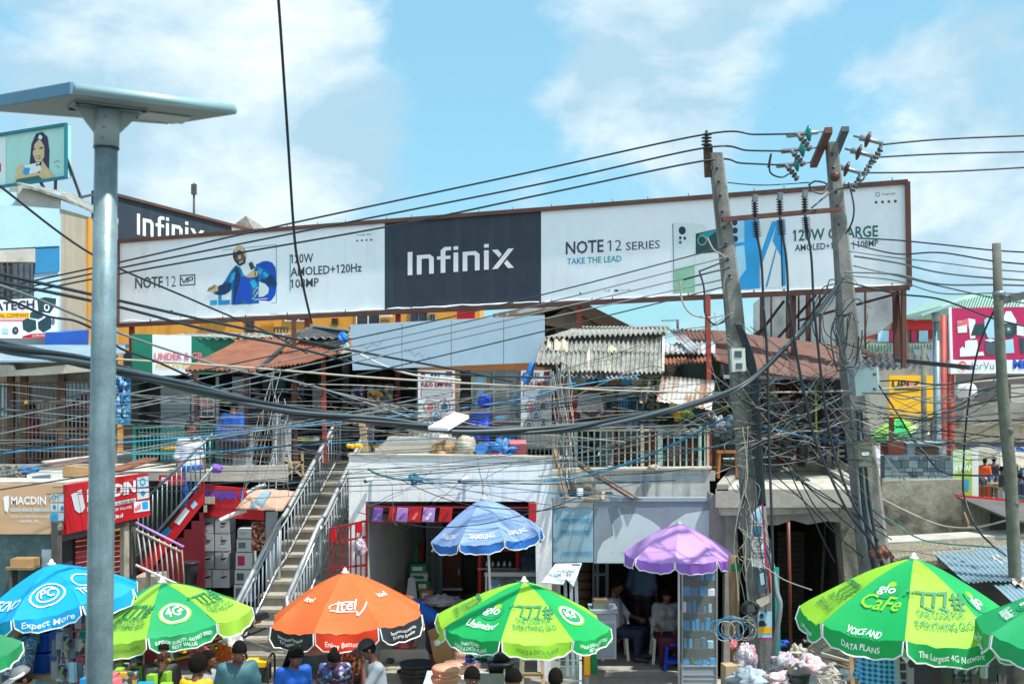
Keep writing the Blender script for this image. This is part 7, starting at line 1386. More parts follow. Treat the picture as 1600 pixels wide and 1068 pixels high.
 part('band',MB().tube([P(1561,462,Yc),P(1561,455,Yc)],.078,'steel',12),W3);part('knot',MB().lump(P(1577,672,Yc-.04),(.06,.06,.05),'wood_pole',.2,2,10,3,-1),W3);part('knot',MB().lump(P(1586,785,Yc-.02),(.06,.06,.05),'wood_pole',.2,2,10,5,-1),W3)
 part('arm',MB().bar(P(1562,470,Yc),P(1640,452,Yc+.6),.09,'tin_dark'),W3)
 # clutter round the leaning pole
 b=FP(15.2);S1=thing('product_strip','tall white strip sign of computer parts with a red edge tied to the leaning pole','sign',b.hit(1184,888));part('board',S_(b,[(1170,806),(1192,787),(1194,800),(1197,888),(1175,884)],.015,'bill_white'),S1);part('edge',S_(b,[(1190,786),(1192.5,786),(1199,888),(1196,888)],.02,'magenta',.005),S1)
 mb=MB()
 for y in (817,841,858):mb.pfr(b,1171.5,y,1194.5,y+1.2,'magenta',.004)
 mb.pf(b,[(1178,802),(1189,795),(1190,812),(1180,812)],'phone_pale',.004);mb.pfr(b,1176,821,1190,838,'slate',.004);mb.pfr(b,1179,824,1186,834,'letter_blue',.007);mb.pf(b,[(1177,850),(1184,843),(1192,847),(1186,856)],'slate_dark',.004);mb.pf(b,[(1179,850),(1184,845),(1190,848),(1185,853)],'bill_white',.007)
 for i in range(10):mb.pfr(b,1177+(i % 5)*3.6,862+(i//5)*6,1179.5+(i % 5)*3.6,866+(i//5)*6,'slate_dark',.004)
 part('print',mb,S1)
 S2=thing('phone_poster','dark phone poster with red edge below the product strip','poster',b.hit(1190,930));part('board',Rr_(b,1181,889,1199,926,.015,'slate_dark'),S2);part('edge',S_(b,[(1199,884),(1202,884),(1205,926),(1202,926)],.02,'red',.0),S2);part('phone_print',S_(b,[(1187,896),(1193,894),(1195,912),(1189,914)],.004,'pale_panel',.004),S2);part('torn_paper',S_(FP(15.1),[(1182,937),(1203,929),(1206,938),(1190,948),(1182,944)],.01,'cream'),S2)
 S3=thing('portrait_poster','blue and yellow poster with a person in black near the pole foot','poster',b.hit(1195,998));part('board',Rr_(b,1184,955,1206,998,.012,'phone_pale'),S3);mb=MB();mb.pfr(b,1184,979,1206,989,'yellow',.004);mb.pfr(b,1184,995.5,1206,998,'magenta',.004);mb.disc(b,1190,962,3.4,4,'hair',.004,12);mb.disc(b,1190,963.5,2.6,3.2,'skin2',.006,12);mb.pf(b,[(1185,978),(1186,970),(1190,968),(1195,970),(1196,978)],'plastic_black',.005);mb.disc(b,1196,975,2.3,2.5,'skin2',.008,10);part('print',mb,S3)
 mb=MB();mb.bar(P(1213,886,15.2),P(1217,1075,15.2),.065,'turq',.03);single('turquoise_plank','turquoise painted plank upright beside the leaning pole','plank',mb)
 mb=MB();mb.tube(spline(pix([(1196,850,15.3),(1206,880,15.25),(1214,925,15.1),(1219,945,15.05),(1214,985,15.05),(1208,1030,15.1),(1206,1075,15.1)])),.035,'cable_grey',8);single('grey_conduit','curved grey conduit pipe along the turquoise plank','pipe',mb)
 for i,(q,mt,w) in enumerate((([(1146,868,16.2),(1150,1080,16.2)],'wood',.15),([(1163,850,16.1),(1180,1010,15.9)],'wood',.07),([(1172,862,16.0),(1186,945,15.9)],'wood',.07))):mb=MB();mb.tube(pix(q),w/2,mt,8);single('timber_post',['thick','thin slanting','second thin slanting'][i]+' rough timber post beside the black pillar','post',mb,'timber posts behind the leaning pole')
 mb=MB();c0=P(1146,982,15.0);rr=random.Random(3)
 for k in range(11):
  cx,cz,r1,r2=rr.uniform(-.14,.18),rr.uniform(-.03,.03),rr.uniform(.10,.22),rr.uniform(.09,.17);pts=[c0+Vector((cx+r1*math.cos(a),rr.uniform(-.02,.02)-.02*k*.3,cz+r2*math.sin(a))) for a in [2*math.pi*j/18 for j in range(19)]];mb.tube(pts,.007,rr.choice(('cable_grey','cable_light','cable_blue')),5)
 single('cable_coil','loose coil of grey cable hung beside the black pillar','cable coil',mb)
 mb=MB()
 for k in range(9):
  r1=rr.uniform(.07,.13);c1=P(1172,950,15.1);mb.tube([c1+Vector((r1*math.cos(a),rr.uniform(-.03,.03),r1*.8*math.sin(a))) for a in [2*math.pi*j/16 for j in range(17)]],.008,'cable_black',5)
 single('black_coil','small coil of black cable above the portrait poster','cable coil',mb)
 mb=MB();mb.lump(P(1150,886,15.7),(.06,.06,.06),'um_tgreen',.6,4,12,2,-1);single('green_netting','ball of green netting on the timber post','netting',mb)
poles()
# ================================================================ wires
WIRES=[]
def wire(label,pts,r,mt,grp='overhead wires',nm='overhead_wire',n=6,seg=10):
 mb=MB();mb.tube(spline(pix(pts),seg),r,mt,n);o=single(nm,label,'wire',mb,grp);WIRES.append(o);return o
def wires():
 k='cable_black'
 for i,(pts,w) in enumerate((([(-60,462,17),(180,411,16.5),(440,352,16),(800,275,15.6),(1101,210,15.4),(1180,210,15.4),(1246,209,15.35)],'top'),([(-60,470,17),(180,420,16.5),(560,344,16),(860,284,15.6),(1101,231,15.4),(1170,235,15.6),(1236,236,15.9)],'middle'),([(-60,478,17),(180,429,16.5),(600,355,16),(860,301,15.6),(1101,251,15.4),(1160,255,15.8),(1226,258,16.4)],'lowest'))):wire('%s of the three dark power lines crossing the sky to the leaning pole' % w,pts,.013,k,'high power lines')
 for pts,w in (([(1377,226,15.6),(1480,217,15.8),(1660,210,16)],'upper'),([(1363,246,16),(1480,240,16.2),(1660,236,16.4)],'middle'),([(1345,270,16.4),(1480,268,16.6),(1660,258,16.8)],'lower')):wire('%s of the three power lines leaving the second pole towards the magenta billboard' % w,pts,.013,k,'high power lines')
 wire('single tall black cable slanting down from the sky past the billboard',[(428,-60,12),(435,0,12.2),(448,190,12.8),(460,370,13.5),(470,430,14),(487,505,15)],.017,k)
 wire('dark diagonal wire from the far shop block across the billboard',[(-40,260,11),(0,291,11.5),(145,398,13),(300,468,14.5),(420,520,16),(480,552,17.5)],.013,k)
 def bund(off,r,mt,lab):
  base=[(-80,512,8),(0,540,8.6),(140,567,9.6),(300,606,11),(450,640,11.8),(600,658,12.4),(720,672,12.8),(860,671,13.2),(960,658,13.7),(1060,637,14.4),(1160,602,15.1),(1230,540,15.3),(1275,492,15.5),(1318,432,15.6)];pts=[]
  for j,(x,y,Y) in enumerate(base):a=off+j*1.5;fq=5.5 if x<1000 else 3.8;pts.append((x,y+fq*math.sin(a)*.9*12/Y,Y+.05*math.cos(a)))
  wire(lab,pts,r,mt,'thick twisted cable bundle','bundled_cable',8,12)
 for i in range(4):bund(i*math.pi/2,.022,k if i % 2 else 'cable_mid',['first','second','third','fourth'][i]+' strand of the thick dark cable bundle sagging past the lamp pole')
 for lab,pts,r,mt in (
 ('thick black cable from behind the lamp pole down towards the blank sign',[(-60,412,9),(0,428,9.5),(180,468,11),(320,500,12.5),(450,527,14),(560,549,15),(700,575,16),(800,596,17)],.017,k),
 ('second thick black cable just under the one toward the blank sign',[(-60,425,9),(0,440,9.5),(180,478,11),(320,514,12.5),(450,540,14),(560,567,15),(680,583,16),(860,590,17.5)],.017,k),
 ('dark cable drooping across the green signboard',[(-60,435,10),(0,446,10.5),(90,480,11.5),(200,525,13),(300,558,14),(370,578,14.5),(470,598,15),(560,625,15.5),(640,652,15.7)],.015,'cable_grey'),
 ('wavy dark cable below the loudspeaker sign',[(-40,450,10),(30,475,11),(75,494,11.5),(120,502,12),(165,525,12.6),(190,545,13),(240,563,13.5),(290,585,14),(330,603,14.5),(420,618,15)],.014,k),
 ('pale beige cable strung level across the upper shops',[(-60,543,13),(60,555,13.2),(200,562,13.5),(400,575,14),(560,588,14.5),(720,598,15),(860,605,15.2),(1000,611,15.3),(1160,613,15.4),(1330,610,15.5),(1480,600,15.5),(1660,584,15.5)],.013,'cable_light'),
 ('white cable curving under the blank signboard',[(547,545,17),(580,562,17),(610,575,16.8),(650,586,16.6),(720,594,16.4)],.015,'cable_white'),
 ('sky blue cable crossing the balcony railings',[(-60,715,14),(60,702,14.2),(180,692,14.5),(330,680,15),(460,666,15.5),(560,656,16),(700,640,16.5),(820,622,17),(880,606,17.5),(1000,585,18)],.010,'cable_blue'),
 ('second blue cable running low to the white shop',[(200,710,16),(330,706,16.2),(420,698,16.4),(470,695,16.5),(560,690,16.6),(700,684,16.8)],.009,'cable_blue'),
 ('bright blue cable drooping below the mint railing',[(850,752,17),(920,742,16.8),(990,720,16.4),(1060,690,16),(1110,665,15.8),(1140,650,15.6)],.016,'cable_blue'),
 ('green blue wire from the leaning pole to the white rail',[(1150,655,15.6),(1200,668,15.8),(1260,682,16),(1330,690,16)],.015,'cable_blue'),
 ('thin green wire under the mint railing',[(840,744,17.2),(920,736,17),(1000,722,16.6),(1080,705,16.2),(1150,690,15.8),(1240,655,15.6),(1310,622,15.7)],.008,'cable_green')):wire(lab,pts,r,mt)
 rr=random.Random(21)
 hubs1=[(1136,392),(1141,420),(1146,450),(1150,500)]
 for i,(x0,y0,x1,y1,sag) in enumerate(((-60,650,1136,386,14),(-60,665,1138,402,10),(-60,690,1140,418,4),(-60,720,1142,445,6),(200,640,1144,432,2),(-60,755,900,598,-6),(-60,775,980,622,-4),(-60,745,720,610,4))):
  pts=[]
  for t in (0,.2,.4,.6,.8,1):x=x0+(x1-x0)*t;y=y0+(y1-y0)*t+sag*4*t*(1-t)+rr.uniform(-1.5,1.5);pts.append((x,y,14+1.4*t+rr.uniform(-.05,.05)))
  wire(['top','second','third','fourth','short fifth','sixth','seventh','lowest'][i]+' of the grey service wires rising from the lamp pole to the leaning pole',pts,.009,'cable_grey' if i % 3 else 'cable_black','service wires rising to the leaning pole')
 # wires from the second pole to the right edge
 for i,(y0,y1,y2) in enumerate(((372,385,396),(380,398,416),(392,412,428),(400,428,440),(425,440,448),(430,452,462),(415,444,482),(440,470,520),(600,596,584),(614,622,600),(628,640,612),(640,655,640),(655,660,655),(668,672,690))):
  wire('one of the dark wires fanning out from the second pole past the timber pole',[(1318+rr.uniform(0,25),y0,15.6),(1400,(y0+y1)/2+rr.uniform(-6,10),15.4),(1470,y1+rr.uniform(-4,8),15),(1561,y1+(y2-y1)*.6,14.5),(1660,y2,14.2)],rr.choice((.008,.010,.012)),rr.choice((k,'cable_grey',k)),'wires fanning out from the second pole')
 # vertical feeders
 for i,pts in enumerate(([(1193,480,15.15),(1199,560,15.2),(1202,700,15.2),(1207,850,15.1),(1210,1080,15.1)],[(1232,470,15.15),(1246,560,15.2),(1258,620,15.25),(1275,690,15.3),(1320,790,15.2),(1360,845,15.2),(1385,890,15.2)],[(1271,470,15.15),(1278,540,15.2),(1290,640,15.25),(1302,700,15.3),(1330,780,15.2),(1372,845,15.2)])):wire(['first','second','third'][i]+' black feeder cable dropping from the fuse crossbar',pts,.018,k,'feeder cables below the fuses')
 for i in range(4):x=1338+i*7;wire('thick black conduit running down the second concrete pole',[(1336+i*3,640,15.6),(1338+i*4,700,15.55),(1343+i*5,780,15.55),(1352+i*6,850,15.5),(1362+i*7,905,15.5)],.021,k if i % 2 else 'cable_grey','conduits on the second pole','pole_conduit')
 for i in range(4):wire('black cable clipped down the leaning concrete pole',[(1150+i*2,505,15.25),(1168+i*3,560,15.3),(1176+i*3,620,15.3),(1180+i*3,700,15.3),(1186+i*3,790,15.25)],.02,k,'cables clipped to the leaning pole','pole_conduit')
 # loops
 for i in range(9):
  cx,cy,r1,r2=1318+rr.uniform(-20,30),500+rr.uniform(-30,45),rr.uniform(18,40),rr.uniform(35,60);Y=15.3+rr.uniform(-.1,.1);pts=[(cx+r1*math.cos(a),cy+r2*math.sin(a)+6*math.sin(2*a+i),Y+.06*math.sin(a*2)) for a in [2*math.pi*j/10+rr.uniform(0,.45) for j in range(9)]];pts=[(x+rr.uniform(-5,5),y+rr.uniform(-6,6),q) for x,y,q in pts];wire('loose black cable loop hanging on the second concrete pole',pts,rr.choice((.005,.008,.011)),rr.choice((k,'cable_mid')),'cable loops on the second pole','cable_loop')
 for i,pts in enumerate(([(1063,440,15.2),(1066,470,15.2),(1080,490,15.2),(1105,496,15.25),(1130,492,15.3)],[(1093,425,15.2),(1100,450,15.2),(1102,490,15.2),(1118,507,15.25),(1138,495,15.3)],[(1105,371,15.2),(1115,390,15.2),(1128,398,15.25),(1134,410,15.3),(1130,460,15.3)],[(1092,424,15.2),(1120,413,15.25),(1138,406,15.3)],[(1068,437,15.2),(1100,428,15.2),(1140,418,15.3)],[(1265,288,15.5),(1275,283,15.4),(1292,288,15.5),(1285,302,15.4),(1270,298,15.4),(1264,288,15.5)],[(1200,262,15.6),(1205,240,15.6),(1203,268,15.6),(1220,277,15.7),(1232,272,16)],[(1355,258,15.9),(1349,280,15.7),(1330,290,15.6),(1300,300,15.6),(1268,325,15.4)],[(1326,285,15.6),(1334,320,15.5),(1332,345,15.5),(1322,365,15.6)],[(1137,285,15.4),(1165,288,15.5),(1200,289,15.7),(1265,285,15.8)])):wire(['pale jumper loop hanging left of the leaning pole below the handset picture','long black jumper loop beside the leaning pole','pale jumper across the dark handset picture','short twisted lead to the leaning pole','twisted service lead into the leaning pole','black loop beside the top of the second pole','frayed black loop under the teal insulators','long black jumper from the brown insulators','black lead hugging the second pole under the brown insulators','thin earth wire joining the two concrete poles'][i],pts,.012 if i != 9 else .008,'cable_light' if i in (0,2) else k,'jumper leads at the pole tops','jumper_lead')
 # tangle between the poles and the shops
 cols=['cable_grey','cable_grey','cable_black','cable_black','cable_black','cable_brown','cable_light']
 def rnd_wire(a,b,sag,lab,grp,r=None,mt=None,wob=3):
  pts=[]
  for t in (0,.17,.34,.5,.67,.84,1):pts.append((a[0]+(b[0]-a[0])*t+rr.uniform(-wob,wob)*(0<t<1),a[1]+(b[1]-a[1])*t+sag*4*t*(1-t)+rr.uniform(-wob,wob)*(0<t<1),a[2]+(b[2]-a[2])*t))
  wire(lab,pts,r or rr.choice((.004,.005,.007)),mt or rr.choice(cols),grp)
 for i in range(17):rnd_wire((-40 if i % 3 else rr.uniform(200,500),rr.uniform(590,720),rr.uniform(14.5,17)),(rr.uniform(820,1140),rr.uniform(590,700),rr.uniform(15.3,17)),rr.uniform(-5,28),'thin wire in the tangle crossing the upper shops','tangle of wires before the upper shops')
 for i in range(9):rnd_wire((rr.uniform(-40,420),rr.uniform(735,790),rr.uniform(15.5,17)),(rr.uniform(860,1120),rr.uniform(672,752),rr.uniform(15.5,17)),rr.uniform(-6,12),'thin dark wire in the tangle crossing the white shop wall','tangle of wires before the white wall',mt=rr.choice(('cable_grey','cable_black','cable_black')))
 for i in range(8):rnd_wire((620+rr.uniform(-10,40),748+rr.uniform(-6,8),17.5),(rr.uniform(860,1120),rr.uniform(720,800),rr.uniform(16,17.5)),rr.uniform(0,22),'thin wire fanning out from the blue rope knot','wires from the blue rope knot',mt=rr.choice(('cable_grey','cable_black','cable_black','cable_blue')))
 for i in range(24):rnd_wire((rr.uniform(830,1000),rr.uniform(560,720),rr.uniform(16,18.3)),(rr.uniform(1130,1175),rr.uniform(480,700),15.3),rr.uniform(-8,30),'thin wire running from the grey awning to the leaning pole','tangle at the leaning pole',wob=5)
 for i in range(30):rnd_wire((1150+rr.uniform(-8,14),rr.uniform(580,720),15.25),(rr.uniform(1300,1350),rr.uniform(560,720),15.5),rr.uniform(-6,34),'thin wire in the tangle strung between the two concrete poles','tangle between the concrete poles',wob=5)
 for i in range(30):rnd_wire((rr.uniform(1330,1372),rr.uniform(600,700),15.3),(rr.choice((1562,1575,1660)),rr.uniform(580,740),14.6),rr.uniform(-10,40),'thin wire in the tangle between the second pole and the timber pole','tangle before the yellow board',wob=7,mt=rr.choice(('cable_black','cable_black','cable_grey','cable_light')))
 for i in range(16):rnd_wire((rr.uniform(860,890),rr.uniform(560,600),18.2),(rr.uniform(870,900),rr.uniform(690,780),17.8),0,'drop wire in the sheaf hanging at the corner of the grey awning','drop wires at the awning corner',mt=rr.choice(('cable_light','cable_grey','cable_white')),r=rr.choice((.006,.009,.012)),wob=4)
 for i in range(12):rnd_wire((rr.uniform(418,445),rr.uniform(570,640),17.8),(rr.uniform(370,470),rr.uniform(720,800),17.2),0,'pale cord in the sheaf hanging before the brown railing','cords before the brown railing',mt=rr.choice(('cable_light','cable_white','cable_grey')),wob=4)
 for i in range(34):rnd_wire((rr.uniform(-40,560),rr.uniform(600,735),rr.uniform(15,17.5)),(rr.uniform(560,1140),rr.uniform(600,735),rr.uniform(15.3,17.5)),rr.uniform(-4,22),'hair thin wire in the web across the upper balconies','web of thin wires across the balconies',r=rr.choice((.0025,.003,.004)),wob=7)
 for i in range(30):rnd_wire((rr.uniform(1080,1200),rr.uniform(480,760),15.2),(rr.uniform(1200,1420),rr.uniform(540,800),15.5),rr.uniform(-20,40),'hair thin wire in the web around the two concrete poles','web of thin wires around the concrete poles',r=rr.choice((.003,.004,.005)),wob=11)
 for i in range(17):rnd_wire((1160+rr.uniform(-10,20),rr.uniform(660,800),15.2),(1160+rr.uniform(-25,50),rr.uniform(860,960),15.1),0,'loose wire hanging down the leaning pole towards the posters','loose wires down the leaning pole',mt=rr.choice(('cable_grey','cable_black','cable_light')),wob=9)
 for i in range(7):rnd_wire((rr.uniform(565,830),rr.uniform(715,750),17.75),(rr.uniform(565,830),rr.uniform(780,850),17.6),rr.uniform(-5,10),'thin cord dangling down the white shop wall','cords on the white wall',r=.004,mt=rr.choice(('cable_grey','cable_black','cable_blue')),wob=5)
 for i in range(8):rnd_wire((rr.uniform(1150,1260),rr.uniform(660,720),15.5),(rr.uniform(1300,1400),rr.uniform(820,880),15.6),rr.uniform(-10,10),'dark wire slanting over the concrete canopy','wires over the concrete canopy',r=.009,mt='cable_black')
 for lab,pts,r,mt in (('black wire sagging from the cabinet past the red posts',[(1372,600,15.3),(1405,650,15.2),(1430,690,15.1),(1470,735,15),(1510,742,14.8),(1575,742,14.5)],.012,k),('black wire hanging down beside the green banner',[(1561,470,14.5),(1530,540,14.6),(1512,640,14.8),(1505,740,15),(1508,780,15),(1530,830,14.6),(1572,868,14.3)],.013,k),('pale pipe cable sagging over the stained wall',[(1360,770,16),(1420,800,16),(1470,820,15.8),(1520,824,15.4),(1575,812,14.6)],.012,'cable_light'),('green cable across the stained wall',[(1361,790,15.8),(1390,812,15.8),(1430,838,15.6),(1470,848,15.4),(1560,855,14.8)],.010,'cable_green'),('pale wire from the posters to the big green umbrella',[(1158,869,15.2),(1190,882,15),(1225,905,14.4),(1268,921,13.6)],.008,'cable_light'),('thin black wire drooping over the blue umbrella',[(560,800,17),(660,822,16.4),(740,820,16),(800,808,16),(860,793,16.6),(920,770,17.4)],.007,k)):wire(lab,pts,r,mt)
wires()
# ================================================================ umbrellas
def code777(g,s,t,k,num='um_dgreen',txt='um_dgreen'):
 o=[('T',g,'*777#',s,t,.15*k,.56*k,num),('T',g,'ONE CODE FOR',s,t+.10*k,.068*k,.46*k,txt),('T',g,'EVERYTHING GLO',s,t+.20*k,.068*k,.56*k,txt)]
 sh=[[(-.16+.15*i,-.0),(-.11+.15*i,-.0),(-.03+.15*i,-.045),(-.09+.15*i,-.045)] for i in range(3)]
 return o+[('P',g,s,t,[[(x*k,y*k) for x,y in q] for q in sh],'um_tgreen',.015)]
def globe(g,s,t,k):return [('D',g,s,t,.155*k,'um_tgreen',0,.009),('D',g,s-.02,t-.012,.135*k,'um_green',0,.012),('D',g,s+.05,t-.075*k,.05*k,'um_lime',0,.014),('T',g,'glo',s,t+.045*k,.105*k,.22*k,'letter_white')]
def ring4g(g,s,t,k):return [('D',g,s,t,.19*k,'um_lime',0,.008),('D',g,s,t,.17*k,'um_trim',0,.010),('D',g,s,t,.14*k,'um_tgreen',0,.012),('T',g,'4G',s-.03,t+.05*k,.115*k,.17*k,'letter_white'),('T',g,'s',s+.15,t+.0*k,.05*k,.045*k,'letter_white')]
def umbrellas():
 umbrella('green and lime umbrella with a globe emblem, between the orange and purple umbrellas',819,908,14.2,1.11,.50,R(-13),['um_lime','um_green'],['um_lime','um_green'],.16,(R(2),0),[*code777(0,.5,.66,.92),('V',0,'VOICE & DATA PLANS',.5,.10,.05,.50,'um_dgreen'),*globe(7,.52,.62,.95),('T',7,'Unlimited',.5,.87,.075,.42,'letter_white',.25),('V',7,'UNMATCHED',.5,.065,.038,.26,'letter_white'),('V',7,'VOICE & DATA PLANS',.5,.125,.042,.46,'letter_white'),*ring4g(1,.5,.68,.95),('V',1,'SUPERIOR QUALITY FASTEST SPEED',.5,.075,.036,.60,'letter_white'),('V',1,'BEST VALUE',.5,.125,.036,.26,'letter_white'),*code777(6,.5,.66,.85)])
 umbrella('green and lime umbrella with a white ringed emblem in front, beside the lamp pole',253,909,14.2,1.06,.47,R(-12),['um_green2','um_lime2'],['um_green2','um_lime2'],.17,(R(-7),0),[*ring4g(0,.48,.68,1.0),('V',0,'SUPERIOR QUALITY - FASTEST SPEED',.5,.075,.040,.66,'letter_white'),('V',0,'BEST VALUE',.5,.13,.040,.28,'letter_white'),*code777(7,.5,.66,.9),*code777(1,.5,.66,.9),('V',7,'VOICE & DATA PLANS',.6,.10,.04,.45,'um_dgreen')])
 umbrella('orange umbrella with a white swoosh logo and dark side flaps',539,894,15,1.04,.56,R(-23),['um_orange'],['um_orange_red','um_black','um_orange_red','um_black','um_orange_red','um_black','um_orange_red','um_black'],.21,(R(-3),0),[('T',0,'itel',.5,.71,.12,.24,'letter_white',.2),('L',0,.5,.66,[(-.20,-.03),(-.19,.03),(-.05,.075),(.10,.065),(.11,.04)],.014,'letter_white'),('L',0,.5,.66,[(-.19,-.055),(-.05,-.075),(.06,-.085),(.12,-.10),(.12,-.16),(.20,-.08),(.27,.02)],.016,'letter_white'),('V',0,'Enjoy Better Life',.5,.15,.065,.54,'letter_white'),('V',7,'Smartphone Accessories',.5,.085,.042,.46,'letter_white'),('V',7,'TV Laptop Speaker',.5,.145,.042,.40,'letter_white'),('V',1,'Smartphone Accessories',.5,.085,.042,.46,'letter_white'),('V',1,'TV Laptop Speaker',.5,.145,.042,.40,'letter_white'),('T',7,'itel',.3,.6,.06,.15,'letter_white'),('T',1,'itel',.7,.6,.06,.15,'letter_white')])
 umbrella('dusty blue umbrella with white lettering in front of the white shop',756,779,17,.86,.54,R(-28),['um_blue'],['um_blue2'],.12,(R(-5),0),[('T',g,'SAMSUNG',.5,.9,.058,.36,'letter_white') for g in (7,0,1)])
 umbrella('plain purple umbrella over the tall glass cabinet',1061,818,16.8,.81,.44,R(-4),['um_purple'],['um_purple2'],.14,(0,0),[],pole='plastic_white')
 umbrella('largest green and lime umbrella with cafe lettering, by the pale blue tin roof',1428,872,12.5,1.21,.66,R(-3),['um_lime','um_green'],['um_green'],.19,(R(2),0),[*code777(0,.5,.66,1.05),('V',0,'The Largest 4G Network',.5,.13,.065,.66,'letter_white'),*globe(7,.5,.52,.85),('T',7,'CaFe',.52,.74,.15,.44,'um_lime',.2),('V',7,'DATA PLANS',.5,.12,.062,.42,'letter_white'),('T',7,'VOICE AND',.5,.985,.06,.38,'letter_white'),*globe(1,.45,.62,.95),('T',1,'Unlimited',.55,.87,.085,.36,'letter_white',.2),*code777(6,.5,.68,.95),('V',6,'Largest 4G Network',.5,.12,.05,.5,'letter_white')])
 umbrella('sky blue umbrella with a round white crest behind the lamp pole',80,881,14,.99,.46,R(-30),['um_sky'],['um_sky'],.15,(R(-10),0),[('R',0,.5,.68,.20,'letter_white',.9,.012),('R',0,.5,.68,.13,'letter_white',.86,.012),('T',0,'PC',.5,.73,.10,.16,'letter_white'),('V',0,'Expect More',.5,.10,.07,.58,'letter_white',.2),('T',1,'TECNO',.5,.84,.10,.5,'letter_white',.2),('R',1,.5,.56,.14,'letter_white',.85,.012),('T',7,'TECNO',.5,.84,.11,.5,'letter_white',.2)])
 umbrella('green umbrella with white lettering cut off by the picture edge beside the largest one',1716,905,11,1.1,.55,R(-8),['um_green2'],['um_green2'],.17,(R(3),0),[*globe(6,.5,.58,.95),('T',6,'Unlimited',.5,.82,.085,.42,'letter_white',.2),('V',6,'UNMATCHED',.5,.07,.04,.3,'letter_white'),('V',6,'VOICE & DATA PLANS',.5,.13,.045,.5,'letter_white')])
 umbrella('dark green umbrella low under the sky blue one at the picture edge',-124,958,12.4,1.0,.45,R(-10),['um_tgreen','um_dgreen'],['um_tgreen'],.14,(R(-4),0),[])
umbrellas()
